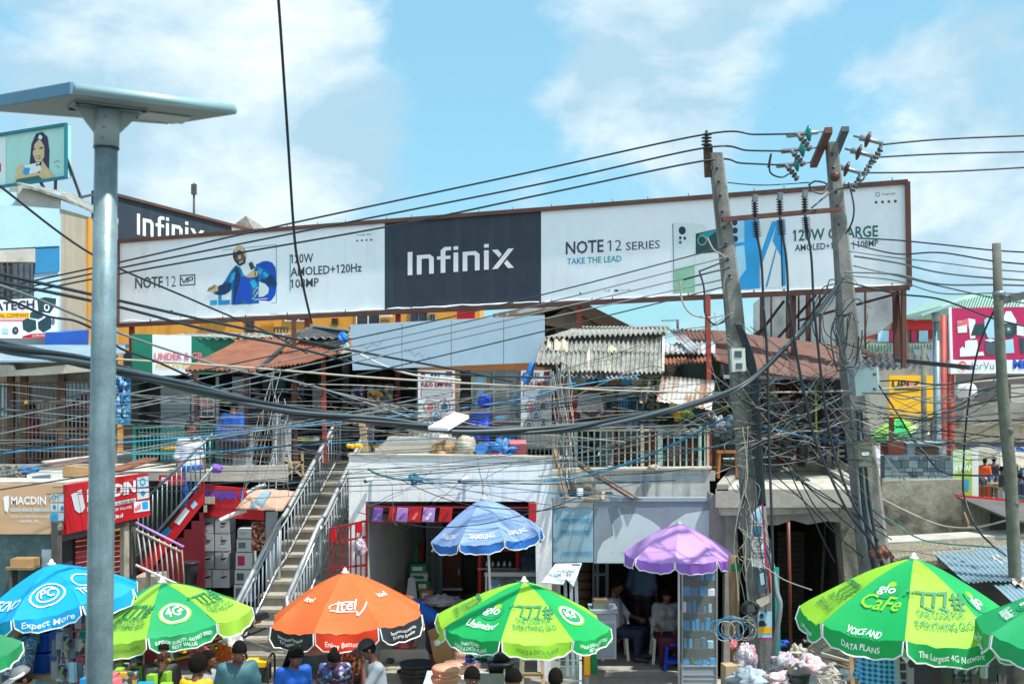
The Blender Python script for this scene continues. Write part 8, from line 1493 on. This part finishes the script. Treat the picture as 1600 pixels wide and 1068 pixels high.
# ================================================================ people
def at(px,Y):return (px-CX)*Y/F
def people():
 G='people under the market umbrellas'
 person('man in a teal tunic looking down, hand raised, between the green and orange umbrellas',at(370,13),13,0,.45,1.71,shirt='c_teal',pants='c_teal',hair='buzz',nod=.45,armL=((.24,-.04,1.10),(.12,-.27,1.20)),sleeve=.95,res=.014,group=G,lean=.1)
 person('man in black with a hand on his chin under the ringed emblem umbrella',at(252,13.3),13.3,0,.5,1.60,shirt='c_black',pants='c_black',hair='short',nod=.2,armR=((-.20,-.12,1.14),(-.03,-.15,1.40)),sleeve=.95,res=.015,group=G)
 person('person in a yellow top seen from behind below the ringed emblem umbrella',at(302,13),13,0,3.0,1.46,shirt='c_yellow',pants='c_navy',hair='afro',res=.016,group=G,lean=.25)
 person('dark haired person in grey beside the yellow top',at(324,13.3),13.3,0,1.3,1.47,shirt='c_grey',pants='c_black',hair='short',res=.016,group=G)
 person('person wearing a grey sun visor with a white band, in the corner',at(46,11.8),11.8,0,-.9,1.69,shirt='c_black',pants='c_black',hair='visor',capmat='c_cap_grey',nod=.5,res=.015,group=G)
 person('person in a blue camouflage shirt under the sky blue umbrella',at(26,14.2),14.2,0,2.5,1.74,shirt='p_camo',pants='c_navy',hair='short',lean=.25,sleeve=.6,res=.016,group=G)
 person('woman with long braids in a bright blue sweatshirt by the orange umbrella',at(459,13.2),13.2,0,.55,1.58,shirt='c_blue',pants='c_navy',hair='braids',nod=.5,sleeve=.95,res=.014,bust=1,group=G)
 person('person in a purple floral blouse under the orange umbrella',at(524,14.2),14.2,0,.1,1.44,shirt='p_floral',pants='c_black',hair='bun',nod=.5,lean=.5,sleeve=.5,res=.016,bust=1,group=G)
 person('person in a red floral top behind the orange umbrella pole',at(549,14.9),14.9,0,-.5,1.42,shirt='p_red_floral',pants='c_black',hair='short',nod=.4,res=.018,group=G)
 person('man in a black cap and striped grey shirt holding his cheek',at(590,13.4),13.4,0,-1.2,1.61,shirt='p_stripe',pants='c_black',hair='cap',capmat='c_black',nod=.35,lean=.12,armL=((.18,-.18,1.14),(.05,-.14,1.42)),sleeve=.55,res=.014,group=G)
 person('man in blue shirt and navy shorts bending over behind the orange umbrella',at(677,17.8),17.8,0,-1.35,1.70,shirt='c_blue',pants='c_navy',hair='short',lean=.95,short=True,armL=((.20,-.20,1.18),(.12,-.42,1.05)),armR=((-.2,-.2,1.18),(-.12,-.42,1.05)),res=.016,group=G)
 person('young man in maroon nearest the pink food warmers',at(738,12),12,0,-.4,1.63,shirt='c_maroon',pants='c_navy',hair='short',nod=.35,res=.015,group=G,turn=.3)
 person('young man in dark purple looking down below the voice and data flap',at(797,12),12,0,.5,1.62,shirt='p_floral',pants='c_black',hair='short',nod=.5,res=.015,skin='skin2',group=G)
 person('man with a shaved head and dark shirt below the green umbrella',at(868,12),12,0,2.9,1.59,shirt='c_teal',pants='c_black',hair='buzz',res=.016,group=G)
 person('man in a blue plaid shirt under the largest green umbrella',at(1371,13.4),13.4,0,2.6,1.74,shirt='p_plaid',pants='c_black',hair='short',armL=((.24,-.08,1.12),(.20,-.30,1.02)),res=.015,group=G)
 G='people inside the peeling shop'
 person('man in a white shirt sitting sideways inside the peeling shop',at(960,18.9),18.9,.05,1.25,1.76,sit=True,shirt='c_white',pants='c_navy',hair='short',nod=.2,armL=((.22,-.16,1.12),(.14,-.38,1.08)),res=.018,group=G)
 person('man in a steel blue shirt standing with his back turned in the peeling shop',at(1004,19.4),19.4,.05,2.7,1.74,shirt='c_steel',pants='c_black',hair='short',res=.018,group=G)
 person('seated woman in a grey blouse and maroon skirt holding a phone',at(1041,18.65),18.65,.05,.05,1.66,sit=True,shirt='c_grey',pants='c_maroon',hair='bun',nod=.45,armL=((.23,-.06,1.12),(.07,-.30,.98)),armR=((-.23,-.06,1.12),(-.06,-.30,.98)),skirt=True,bust=1,res=.014,group=G,skin='skin2')
 mb=MB();mb.box((at(1042,18.3),18.30,.60),(.15,.02,.08),'plastic_black',.1,.5);mb.box((at(1042,18.3),18.315,.60),(.155,.012,.085),'plastic_white',.1,.5);single('phone','black phone with a white case in the hands of the seated woman','phone',mb)
 G='people on the upper floor';z=3.17
 person('man in a bright blue shirt seated with his back turned before the slatted panel',at(360,19.2),19.2,z,2.8,1.62,sit=True,shirt='c_blue',pants='c_navy',hair='short',lean=.2,sleeve=.8,group=G)
 person('man in a white striped shirt coming down the red staircase',at(297,18.9),18.9,2.35,.7,1.62,shirt='p_wstripe',pants='c_blue',hair='short',turn=.3,group=G,skin='skin2')
 person('person in dark pink sitting behind the balcony grille',at(50,19.8),19.8,z+.1,1.2,1.3,sit=True,shirt='c_pink',pants='c_black',hair='short',group=G)
 person('person in camouflage sitting deep in the grilled balcony',at(95,19.9),19.9,z+.1,-1,1.3,sit=True,shirt='p_camo',pants='c_black',hair='short',group=G)
 person('man in a printed white T-shirt and cap under the grey awning',at(922,20.0),20.0,z,.15,1.5,shirt='c_white',pants='c_black',hair='cap',capmat='c_cap_grey',armL=((.23,-.05,1.12),(.05,-.24,1.06)),armR=((-.23,-.05,1.12),(-.05,-.24,1.04)),sleeve=.6,group=G)
 person('person in a royal blue hooded top before the toy shop window',at(745,19.6),19.6,z,2.3,1.68,sit=True,shirt='c_royal',pants='c_navy',hair='short',hood=True,lean=.3,sleeve=.95,group=G)
 person('person with dark hair sitting next to the royal blue hooded person',at(727,19.9),19.9,z,2.9,1.62,sit=True,shirt='c_black',pants='c_black',hair='afro',group=G)
 person('person in black with pale chest lettering at the trinket shop',at(1224,20.1),20.1,z,.2,1.74,sit=True,shirt='c_black',pants='c_black',hair='short',group=G)
 person('person in dark navy standing before the yellow board upstairs',at(1296,20.1),20.1,z,2.6,1.5,shirt='c_black',pants='c_navy',hair='short',group=G)
 person('person with dark arms at the back of the shop below the rusty awning',at(402,20.3),20.3,z,-.5,1.4,shirt='c_navy',pants='c_black',hair='short',group=G)
 G='people down the far street'
 person('man in an orange tunic and trousers down the far street',at(1539,44),44,0,2.4,1.74,shirt='c_orange',pants='c_orange',hair='buzz',sleeve=.95,res=.03,group=G,skirt=False)
 person('person in black beside the orange tunic',at(1553,45),45,0,2.9,1.72,shirt='c_black',pants='c_black',hair='short',res=.03,group=G)
 person('person in dark grey walking behind the timber pole',at(1566,41),41,0,1.2,1.62,shirt='c_black',pants='c_grey',hair='short',res=.03,group=G)
 person('person in dark blue at the picture edge past the timber pole',at(1594,38),38,0,2.8,1.62,shirt='c_navy',pants='c_teal',hair='short',res=.03,group=G)
 person('person in a yellow cap down the far street',at(1587,41),41,0,.4,1.72,shirt='c_teal',pants='c_black',hair='cap',capmat='c_yellow',res=.03,group=G)
 person('person in white far down the street',at(1517,50),50,0,.8,1.7,shirt='c_white',pants='c_navy',hair='short',res=.03,group=G)
people()
# ================================================================ goods on the street
def goods():
 def lump(nm,lab,cat,px,py,Y,r,mt,sd=1,amp=.3,g=None):mb=MB();mb.lump(P(px,py,Y),r,mt,amp,2.6,18,sd);return single(nm,lab,cat,mb,g)
 def stall(lab,px,Y,w,d,zt,heap,n=26,mats=('p_goods','p_goods2','bill_white','slate_dark','ad_navy','phone_pale'),hs=(.04,.16),seed=1):
  c=Vector((at(px,Y),Y,0));T=thing('market_table',lab,'table',c,'market tables under the umbrellas');rr=random.Random(seed)
  part('top',MB().box(c+Vector((0,0,zt)),(w,d,.04),'plank'),T)
  for sx in (-1,1):
   for sy in (-1,1):part('leg',MB().bar(c+Vector((w*.45*sx,d*.43*sy,0)),c+Vector((w*.45*sx,d*.43*sy,zt-.02)),.05,'wood'),T)
  for i in range(n):
   p=c+Vector((rr.uniform(-w*.43,w*.43),rr.uniform(-d*.4,d*.4),zt+.02));hh=rr.uniform(*hs);b=thing('goods_box',heap,'box',p,heap[:40]);mt=rr.choice(mats);sx,sy=rr.uniform(.08,.2),rr.uniform(.08,.2)
   part('carton',MB().box(p+Vector((0,0,hh/2)),(sx,sy,hh),mt,rr.uniform(-.3,.3)),b)
 stall('market table of white and black phone boxes under the orange umbrella',515,12.6,1.0,.7,.82,'small phone box on the table under the orange umbrella',30,('bill_white','carton_white','plastic_black','ad_navy','phone_pale','slate_dark'),(.1,.34),2)
 stall('market table heaped with packets under the ringed emblem umbrella',200,13.0,1.1,.7,.85,'small coloured packet on the table by the lamp pole',34,('p_goods2','p_goods','um_lime2','tarp_coral','phone_blue','yellow','bill_white'),(.1,.45),3)
 stall('market table of phone cases below the green umbrella',800,12.6,1.5,.6,.78,'small phone case packet below the green umbrella',26,('bill_white','p_goods','plastic_black','slate'),(.03,.12),4)
 stall('market table of trinkets under the sky blue umbrella',20,12.6,1.0,.6,.7,'small dark trinket packet under the sky blue umbrella',18,('p_goods','slate_dark','plastic_black','ad_navy'),(.03,.15),5)
 for k,(px,Y,w,top,lab,mats) in enumerate(((113,13.6,.42,1.95,'hanging rack crammed with small packets beside the lamp pole',('p_goods','p_cloth','slate','c_grey','phone_pale')),(197,13.9,.36,1.75,'colourful packet rack just past the lamp pole',('p_goods2','p_goods','um_lime2','tan_wall','phone_blue')))):
  c=Vector((at(px,Y),Y,0));T=thing('goods_rack',lab,'rack',c);rr=random.Random(k+9)
  for sx in (-1,1):part('upright',MB().tube([c+Vector((w*.5*sx,.1,0)),c+Vector((w*.5*sx,.1,top+.05))],.015,'steel',6),T)
  for q in range(6):part('rail',MB().tube([c+Vector((-w*.5,.1,.35+q*(top-.35)/5)),c+Vector((w*.5,.1,.35+q*(top-.35)/5))],.01,'steel',5),T)
  for q in range(6):
   for i in range(8):
    p=c+Vector((-w*.47+w*.94*i/7,rr.uniform(-.08,.05),.35+q*(top-.35)/5+rr.uniform(-.05,.05)));b=thing('goods_packet','small packet hanging on the '+('dense rack behind the lamp pole' if k==0 else 'colourful rack past the lamp pole'),'packet',p,'packets on the rack %s the lamp pole' % ('behind' if k==0 else 'past'));part('packet',MB().box(p+Vector((0,0,-.13)),(.08,.05,rr.uniform(.14,.24)),rr.choice(mats),rr.uniform(-.5,.5),rr.uniform(-.2,.2)),b)
 for i in range(3):
  c=P(66,1015,14.6);c.z=.95+i*.26;T=thing('blue_crate',['lowest','middle','topmost'][i]+' blue plastic crate stacked under the sky blue umbrella','crate',c,'blue plastic crates');w=.30
  for sx in (-1,1):part('side',MB().prism([c+Vector((w/2*sx,-.18,0)),c+Vector((w/2*1.1*sx,-.2,.24)),c+Vector((w/2*1.1*sx,.2,.24)),c+Vector((w/2*sx,.18,0))],(-.015*sx,0,0),'blue_bright'),T);part('end',MB().prism([c+Vector((-w/2,.18*sx,0)),c+Vector((w/2,.18*sx,0)),c+Vector((w/2*1.1,.2*sx,.24)),c+Vector((-w/2*1.1,.2*sx,.24))],(0,-.015*sx,0),'blue_bright'),T)
  part('base',MB().box(c+Vector((0,0,.01)),(w,.36,.02),'blue_bright'),T);part('rim',MB().prism([c+Vector((-w*.57,-.22,.24)),c+Vector((w*.57,-.22,.24)),c+Vector((w*.57,-.19,.24)),c+Vector((-w*.57,-.19,.24))],(0,0,-.03),'blue_bright'),T)
 T=thing('crate_table','rough wooden table carrying the blue crates','table',Vector((at(66,14.6),14.6,0)));c=LOC[T.name];part('top',MB().box(c+Vector((0,0,.92)),(.7,.6,.05),'plank'),T)
 for sx in (-1,1):
  for sy in (-1,1):part('leg',MB().bar(c+Vector((.3*sx,.25*sy,0)),c+Vector((.3*sx,.25*sy,.9)),.06,'plank'),T)
 part('brace',MB().bar(c+Vector((-.3,-.27,.35)),c+Vector((.3,-.27,.8)),.04,'plank'),T)
 mb=MB();mb.box(P(43,988,14.4),(.30,.25,.22),'carton',.3);single('cardboard_box','open brown cardboard box under the sky blue umbrella','box',mb)
 # yellow black boards
 rr=random.Random(12)
 for i in range(9):
  x,y=275+i*12,1032-i*7.2;mb=MB();a,b=P(x-30,y+6,15.6),P(x+44,y-13,16.3);mb.bar(a,b,.14,'yellow' if i % 2 else 'plastic_black',.05);mb.bar(a+Vector((0,0,.045)),b+Vector((0,0,.045)),.10,'plank' if i % 3==0 else 'plastic_black',.03);single('folding_board','%s black and yellow flat folding cart in the pile behind the ringed emblem umbrella' % 'lowest second third fourth fifth sixth seventh eighth topmost'.split()[i],'cart',mb,'pile of black and yellow folding carts')
 mb=MB();rr=random.Random(8)
 for i in range(26):a=P(rr.uniform(290,380),rr.uniform(985,1010),rr.uniform(15.8,16.6));mb.bar(a,a+Vector((rr.uniform(-.4,.4),rr.uniform(-.2,.2),rr.uniform(-.15,.25))),.025,'steel' if i % 3 else 'plastic_black')
 single('metal_frames','tangle of thin metal frames above the folding cart pile','frames',mb)
 mb=MB();mb.box(P(284,1000,15.4),(.1,.1,.1),'tarp_coral',.3);single('red_box','small red box on the folding cart pile','box',mb)
 lump('white_bag','crumpled white plastic bag against the stair rail','bag',362,1008,15.4,(.14,.13,.19),'plastic_white',2,.45)
 for i in range(5):lump('orange_packet',['dull','bright','pale','torn','small'][i]+' orange and white packet in the heap behind the teal tunic man','packet',312+i*9,1020+(i*13) % 17,15.2-.1*i,(.12,.1,.1),('tarp_coral','um_orange','plastic_white','plank','um_orange')[i],i+3,.5,'orange packets by the stairs')
 T=thing('generator','small black and yellow engine at the foot of the stairs','generator',P(402,1068,14.5));c=P(402,1050,14.5);part('body',MB().box(c,(.3,.3,.2),'plastic_black'),T);part('tank',MB().box(c+Vector((0,0,.13)),(.28,.26,.06),'yellow'),T);part('fan',MB().lathe(c+Vector((0,-.16,-.02)),[(.09,0),(.09,.03),(.03,.04)],'steel',14,axis=(0,-1,0)),T)
 for sx in (-1,1):part('frame',MB().tube(spline([c+Vector((.18*sx,-.18,-.25)),c+Vector((.18*sx,-.18,.18)),c+Vector((.18*sx,.18,.18)),c+Vector((.18*sx,.18,-.25))],4),.015,'plastic_black',6),T)
 T=thing('generator_stand','low crate under the small engine','crate',Vector((c.x,c.y,0)));part('crate',MB().box((c.x,c.y,(c.z-.25)/2),(.5,.5,c.z-.26),'plank'),T)
 T=thing('grey_tub','large grey plastic tub behind the floral blouse person','tub',P(490,1030,15.4));c=P(490,1018,15.4);part('bowl',MB().lathe(c,[(.24,-.3),(.30,0),(.32,.01),(.32,.03),(.29,.0),(.23,-.26)],'slate',22),T);part('lid',MB().lathe(c+Vector((0,0,.03)),[(.33,0),(.33,.015),(.25,.05),(0,.06)],'clad',22),T)
 mb=MB();mb.lathe(Vector((c.x,c.y,0)),[(.2,0),(.2,c.z-.31)],'conc_light',14);single('tub_plinth','cement plinth under the large grey tub','plinth',mb)
 c=P(652,1052,17.0);
 for i,(r_,z_) in enumerate(((.29,.30),(.26,.42))):T=thing('black_basin',['lower black plastic basin','upper black plastic basin'][i]+' of the nested pair on the sandy ground','basin',Vector((c.x,c.y,z_-.30)),'black basins');part('bowl',MB().lathe((c.x,c.y,z_),[(r_*.72,-.28),(r_,0),(r_*.94,0),(r_*.66,-.2),(0,-.2)],'plastic_black',26),T);part('rim',MB().lathe((c.x,c.y,z_),[(r_*.98,-.015),(r_*1.07,0),(r_*1.07,.02),(r_*.96,.02)],'plastic_black',26),T)
 lump('black_pot','small black pot lying on the sandy ground','pot',609,1032,17.6,(.075,.07,.05),'plastic_black',2,.2)
 lump('pink_sack','flat pinkish sack on the ground by the bending man','sack',632,1008,19.0,(.20,.12,.045),'tarp_coral',4,.3)
 for i,(px,py,Y,w) in enumerate(((697,1060,15.4,.20),(697,1046,15.4,.19),(711,1040,16.0,.17),(730,1022,16.6,.18),(735,1030,16.6,.18))):
  c=P(px,py,Y);T=thing('food_warmer',['lower pale pink oval food warmer nearest the basins','upper pale pink oval food warmer nearest the basins','pale pink food warmer behind the front pair','pink food warmer topped with clothes','pink food warmer under the heap of clothes'][i],'food warmer',c,'pale pink food warmers');e=lambda prof,mt:MB().lathe(c,prof,mt,22)
  part('tub',e([(w*.85,-.10),(w,-.02),(w,.0)],'plastic_pink'),T);part('lid',e([(w*1.04,0),(w*1.04,.03),(w*.9,.055),(0,.065)],'plastic_pink'),T);part('handle',MB().tube(spline([c+Vector((-.08,-w*1.0,-.03)),c+Vector((-.05,-w*1.15,-.045)),c+Vector((.05,-w*1.15,-.045)),c+Vector((.08,-w*1.0,-.03))],4),.014,'plastic_pink',6),T)
 T=thing('display_bench','low white bench under the pale pink food warmers','bench',Vector((at(712,15.8),15.8,0)));c=LOC[T.name];part('top',MB().box(c+Vector((0,0,.42)),(.9,1.5,.04),'bill_white'),T)
 for sx in (-1,1):
  for sy in (-1,1):part('leg',MB().bar(c+Vector((.4*sx,.68*sy,0)),c+Vector((.4*sx,.68*sy,.4)),.05,'steel'),T)
 T=thing('carton','large opened brown carton standing beside the bending man','carton',P(690,1045,17.2));part('box',MB().prism([P(672,1000,17.2),P(702,990,17.2),P(707,1028,17.2),P(680,1042,17.2)],(.05,.35,0),'carton'),T);part('flap',MB().prism([P(668,985,17.1),P(686,978,17.1),P(690,993,17.2),P(672,1000,17.2)],(0,.015,0),'carton'),T);part('sticker',MB().prism([P(678,1001,17.18),P(687,998,17.18),P(688,1007,17.18),P(680,1009,17.18)],(0,.003,0),'bill_white'),T)
 for i in range(6):lump('folded_clothes',['blue','white','navy','black','sky','green'][i]+' garment in the heap on the pink food warmer','clothes',738+(i % 3)*10,1030-(i//3)*9,15.9-.05*i,(.10,.09,.06),('c_blue','c_white','c_navy','c_black','phone_pale','um_tgreen')[i],i+2,.5,'heap of clothes by the umbrella pole')
 T=thing('black_planter','stack of black ridged pots beside the green umbrella pole','pot',Vector((at(783,16.6),16.6,0)));c=LOC[T.name]
 for i in range(5):part('pot',MB().lathe(c+Vector((0,0,.1+.16*i)),[(.22-.03*i,0),(.28-.035*i,.12),(.30-.035*i,.13),(.28-.035*i,.15)],'plastic_black',20),T)
 T=thing('steel_chair','folding tubular steel chair among the goods','chair',Vector((at(764,14.6),14.6,0)));c=LOC[T.name]
 for sx in (-1,1):part('side_frame',MB().tube(spline([c+Vector((.2*sx,.3,0)),c+Vector((.2*sx,.1,.45)),c+Vector((.2*sx,-.1,.9)),c+Vector((.2*sx,-.02,.95))],5),.014,'inox',6),T);part('leg',MB().tube([c+Vector((.18*sx,-.28,0)),c+Vector((.18*sx,.25,.46))],.014,'inox',6),T)
 part('seat',MB().box(c+Vector((0,.02,.46)),(.38,.38,.03),'plastic_black'),T);part('backrest',MB().box(c+Vector((0,-.07,.8)),(.38,.03,.22),'c_grey'),T)
 T=thing('wooden_stepladder','worn wooden stepladder behind the green umbrella pole','stepladder',Vector((at(832,15.6),15.6,0)));c=LOC[T.name]
 for sx in (-1,1):part('rail',MB().bar(c+Vector((.16*sx,-.1,0)),c+Vector((.13*sx,.1,.92)),.05,'plank'),T);part('rear_leg',MB().bar(c+Vector((.16*sx,.5,0)),c+Vector((.13*sx,.12,.9)),.04,'wood'),T)
 for i in range(4):part('tread',MB().box(c+Vector((0,-.06+.05*i,.18+.22*i)),(.3,.1,.035),'wood'),T)
 for i,(x0,x1,y0,lab) in enumerate(((868,905,1015,'white framed empty glass showcase below the green umbrella'),)):
  b=FP(15.0);T=thing('glass_showcase',lab,'showcase',b.hit(887,1160))
  for x in (x0,x1):part('upright',Rr_(b,x,y0,x+4,1155,.04,'bill_white'),T);part('upright',Rr_(FP(15.4),x,y0,x+4,1150,.04,'bill_white'),T)
  for y in (1018,1030,1062,1100):part('shelf',MB().prism([b.hit(x0,y),b.hit(x1+4,y),b.hit(x1+4,y,-.4),b.hit(x0,y,-.4)],(0,0,-.015),'clad'),T)
  part('pane',Rr_(b,x0+4,1018,x1,1150,.006,'glass',-.02),T)
 mb=MB();mb.box(P(917,1036,16.6),(.10,.1,.36),'um_orange');mb.box(P(917,1036,16.6)+Vector((0,-.052,0)),(.08,.004,.3),'yellow');mb.bar(P(917,1056,16.6),Vector((at(917,16.6),16.6,0)),.06,'steel');single('orange_sign_box','narrow orange standing box beside the lilac desk','box',mb)
 lump('green_cloth','green cloth hanging beside the narrow orange box','cloth',928,1036,16.9,(.05,.05,.22),'um_tgreen',3,.3)
 rr=random.Random(77)                   # small stock hung and stacked in the upper shops and the porch
 for i in range(30):
  px,Y=rr.choice(((rr.uniform(410,640),21.5),(rr.uniform(905,1025),21.4),(rr.uniform(1135,1265),21.2)));p=P(px,rr.uniform(585,640),Y);w=rr.uniform(.12,.26);hh=rr.uniform(.2,.5);mt=rr.choice(('c_steel','p_cloth','c_maroon','p_goods2','c_grey','p_floral','c_teal','cream','c_navy','p_plaid'));mb=MB();mb.corr(p+Vector((-w,0,0)),p+Vector((w,0,0)),p+Vector((w*.9,.02,-hh)),p+Vector((-w*.9,-.02,-hh)),3,.015,mt,.2,i);mb.bar(p+Vector((-w,0,.01)),p+Vector((w,0,.01)),.015,'bar');mb.bar(p+Vector((0,0,.01)),p+Vector((0,0,.5)),.006,'bar');single('hanging_garment','garment hanging in the gloom of an open upper shop','garment',mb,'garments hung in the upper shops')
 for i in range(26):
  px,Y,z0=rr.choice(((rr.uniform(910,1020),20.8,3.17),(rr.uniform(540,650),21.3,3.17),(rr.uniform(1140,1250),20.7,3.17)));hh=rr.uniform(.12,.4);c=Vector((at(px,Y),Y+rr.uniform(-.2,.3),z0));T=thing('stock_box','box of stock on the floor of an open upper shop','box',c,'stock on the floor of the upper shops');part('carton',MB().box(c+Vector((0,0,hh/2)),(rr.uniform(.2,.4),.25,hh),rr.choice(('carton','carton_grey','p_goods2','blue_panel','wood_dark','red_deep')),rr.uniform(-.3,.3)),T);part('label_print',MB().box(c+Vector((0,-.13,hh*.5)),(.1,.02,hh*.4),'bill_white'),T)
 # right foreground
 mb=MB();mb.lump(P(1166,1030,14.9),(.14,.11,.20),'p_plasticbag',.35,3,20,5,-.9);mb.lump(P(1146,1006,14.9),(.05,.05,.06),'tarp_coral',.5,3,10,6,-1);single('printed_bag','stuffed plastic bag with red and blue print beside the pole foot','bag',mb)
 for i,(px,py,Y,d,mt,lab) in enumerate(((1144,1055,14.8,(.24,.2,.3),'plank','dirty pale carton under the printed bag'),(1306,1007,17.0,(.30,.25,.15),'carton','brown carton in the dark shop opening'),(1300,1064,14.6,(.4,.3,.10),'carton','flattened carton by the refuse heap'))):c=P(px,py,Y);mb=MB();mb.box(c,d,mt,.15);mb.bar(Vector((c.x,c.y,0)),Vector((c.x,c.y,c.z-d[2]/2)),d[0]*.9,'p_trash',d[1]*.9);single('old_carton',lab,'carton',mb)
 for i,(px,py,Y,r_,mt,lab) in enumerate(((1175,1062,14.5,(.28,.2,.14),'clad','grey white cloth bundle at the foot of the leaning pole'),(1228,1036,14.4,(.17,.14,.12),'p_plasticbag','white and red rubbish sack next to the turquoise plank'),(1268,1042,14.5,(.16,.13,.13),'p_pinkbag','tall pink and white rubbish sack by the bucket'),(1225,1062,14.0,(.2,.15,.09),'p_pinkbag','pink rubbish bag in front of the bucket'),(1247,1020,14.8,(.10,.08,.10),'cream','torn white paper bag above the bucket'),(1320,1058,14.6,(.26,.16,.08),'plastic_white','flat white plastic sheeting beside the leaning boards'))):lump('rubbish_sack',lab,'rubbish',px,py,Y,r_,mt,i+2,.45,'rubbish sacks by the leaning pole')
 mb=MB();mb.lump((at(1220,14.4),14.4,.25),(1.5,.8,.55),'p_trash',.4,2.2,26,6,-.5);o=single('rubbish_mound','mound of dark rubbish under the sacks between pole and umbrella','rubbish',mb)
 T=thing('bucket','black plastic bucket with a stick among the rubbish sacks','bucket',P(1248,1075,13.9));c=P(1248,1052,13.9);part('pail',MB().lathe(c,[(.11,-.2),(.14,0),(.13,0),(.1,-.12),(0,-.12)],'plastic_black',18),T);part('rim',MB().lathe(c,[(.138,-.01),(.15,0),(.15,.015),(.135,.015)],'plastic_black',18),T)
 mb=MB();mb.bar(P(1238,1062,13.85),P(1233,1036,13.8),.03,'plank');single('stick','pale wooden stick standing in the black bucket','stick',mb)
 rr=random.Random(31)
 for i in range(16):
  mb=MB();a=P(1262+rr.uniform(-4,40),1022+rr.uniform(-6,24),15.6+rr.uniform(-.4,.5));mb.bar(a,a+Vector((rr.uniform(.3,.7),rr.uniform(-.25,.2),rr.uniform(-.2,-.02))),.045,rr.choice(('plank','conc_light','wood')),.02);single('palm_stick','dry pale stick in the heap before the dark shop opening','stick',mb,'heap of dry sticks')
 mb=MB();mb.lump((at(1290,16.2),16.2,.15),(.9,.7,.62),'p_debris',.4,2.4,26,8,-.3);single('debris_heap','heap of pale dusty debris before the dark shop opening','debris',mb)
 for i in range(4):mb=MB();mb.bar(P(1328+i*6,995+i*2,14.6),P(1334+i*6,1090,14.2),.05,'wood_dark' if i % 2 else 'wood',.02);single('leaning_board',['first','second','third','fourth'][i]+' dark board leaning beside the plaid shirt man','board',mb,'dark boards by the plaid shirt')
 lump('blue_rag','blue rag on the floor of the dark shop opening','rag',1226,1006,17.6,(.14,.1,.05),'c_blue',3,.4);lump('black_sack','black plastic heap on the floor of the dark shop opening','sack',1272,1003,17.9,(.16,.1,.08),'plastic_black',4,.5)
 # display stand under the largest umbrella
 c=Vector((at(1455,12.4),12.4,0));T=thing('round_display','round white display stand ringed with phone boxes under the largest umbrella','display stand',c);part('drum',MB().lathe(c,[(.42,0),(.45,1.0),(.47,1.02),(.47,1.10),(.0,1.10)],'p_goods2',30),T);part('ledge',MB().lathe(c+Vector((0,0,1.02)),[(.48,0),(.50,.02),(.48,.05)],'bill_white',30),T)
 for i in range(13):
  a=math.pi*(1.05+.9*i/12);p=c+Vector((.40*math.cos(a),.40*math.sin(a),1.10));b=thing('phone_case','phone box standing in a ring on the round display stand','box',p,'boxes on the round display stand');part('box',MB().box(p+Vector((0,0,.09)),(.085,.03,.18),('slate_dark','slate','ad_navy','dark_maroon','red_deep','um_dgreen','um_tgreen')[i % 7],a+math.pi/2),b)
 mb=MB();a,b=P(1405,1012,12.0),P(1424,1034,11.8);mb.tube([a,b],.045,'inox',12);mb.tube([b,b+(b-a).normalized()*.03],.047,'plastic_black',12);mb.bar(P(1422,1036,11.9),Vector((at(1424,11.9),11.9,0)),.06,'steel');single('steel_tube','shiny steel tube with a black end cap under the largest umbrella','tube',mb)
 b=FP(12.3);T=thing('wire_rack','pale wire rack standing beside the plaid shirt man','rack',b.hit(1412,1240));
 for x in (1402,1422):part('upright',MB().bar(b.hit(x,1010),Vector((b.hit(x,1010).x,12.3,0)),.04,'clad'),T)
 mb=MB()
 for i in range(8):mb.bar(b.hit(1402,1020+i*14),b.hit(1422,1020+i*14),.015,'clad')
 part('bars',mb,T)
 for i in range(7):
  mb=MB();p=P(1480+i*14,1040+(i % 3)*6,12.6);mb.box(p,(.1,.1,.16),rnd.choice(('p_goods','p_tech','slate_dark')),.2*i);mb.bar(Vector((p.x,p.y,0)),p-Vector((0,0,.08)),.09,'bar');single('goods_stack','dark stack of boxed goods behind the round display stand','goods',mb,'stacks behind the round display')
goods()
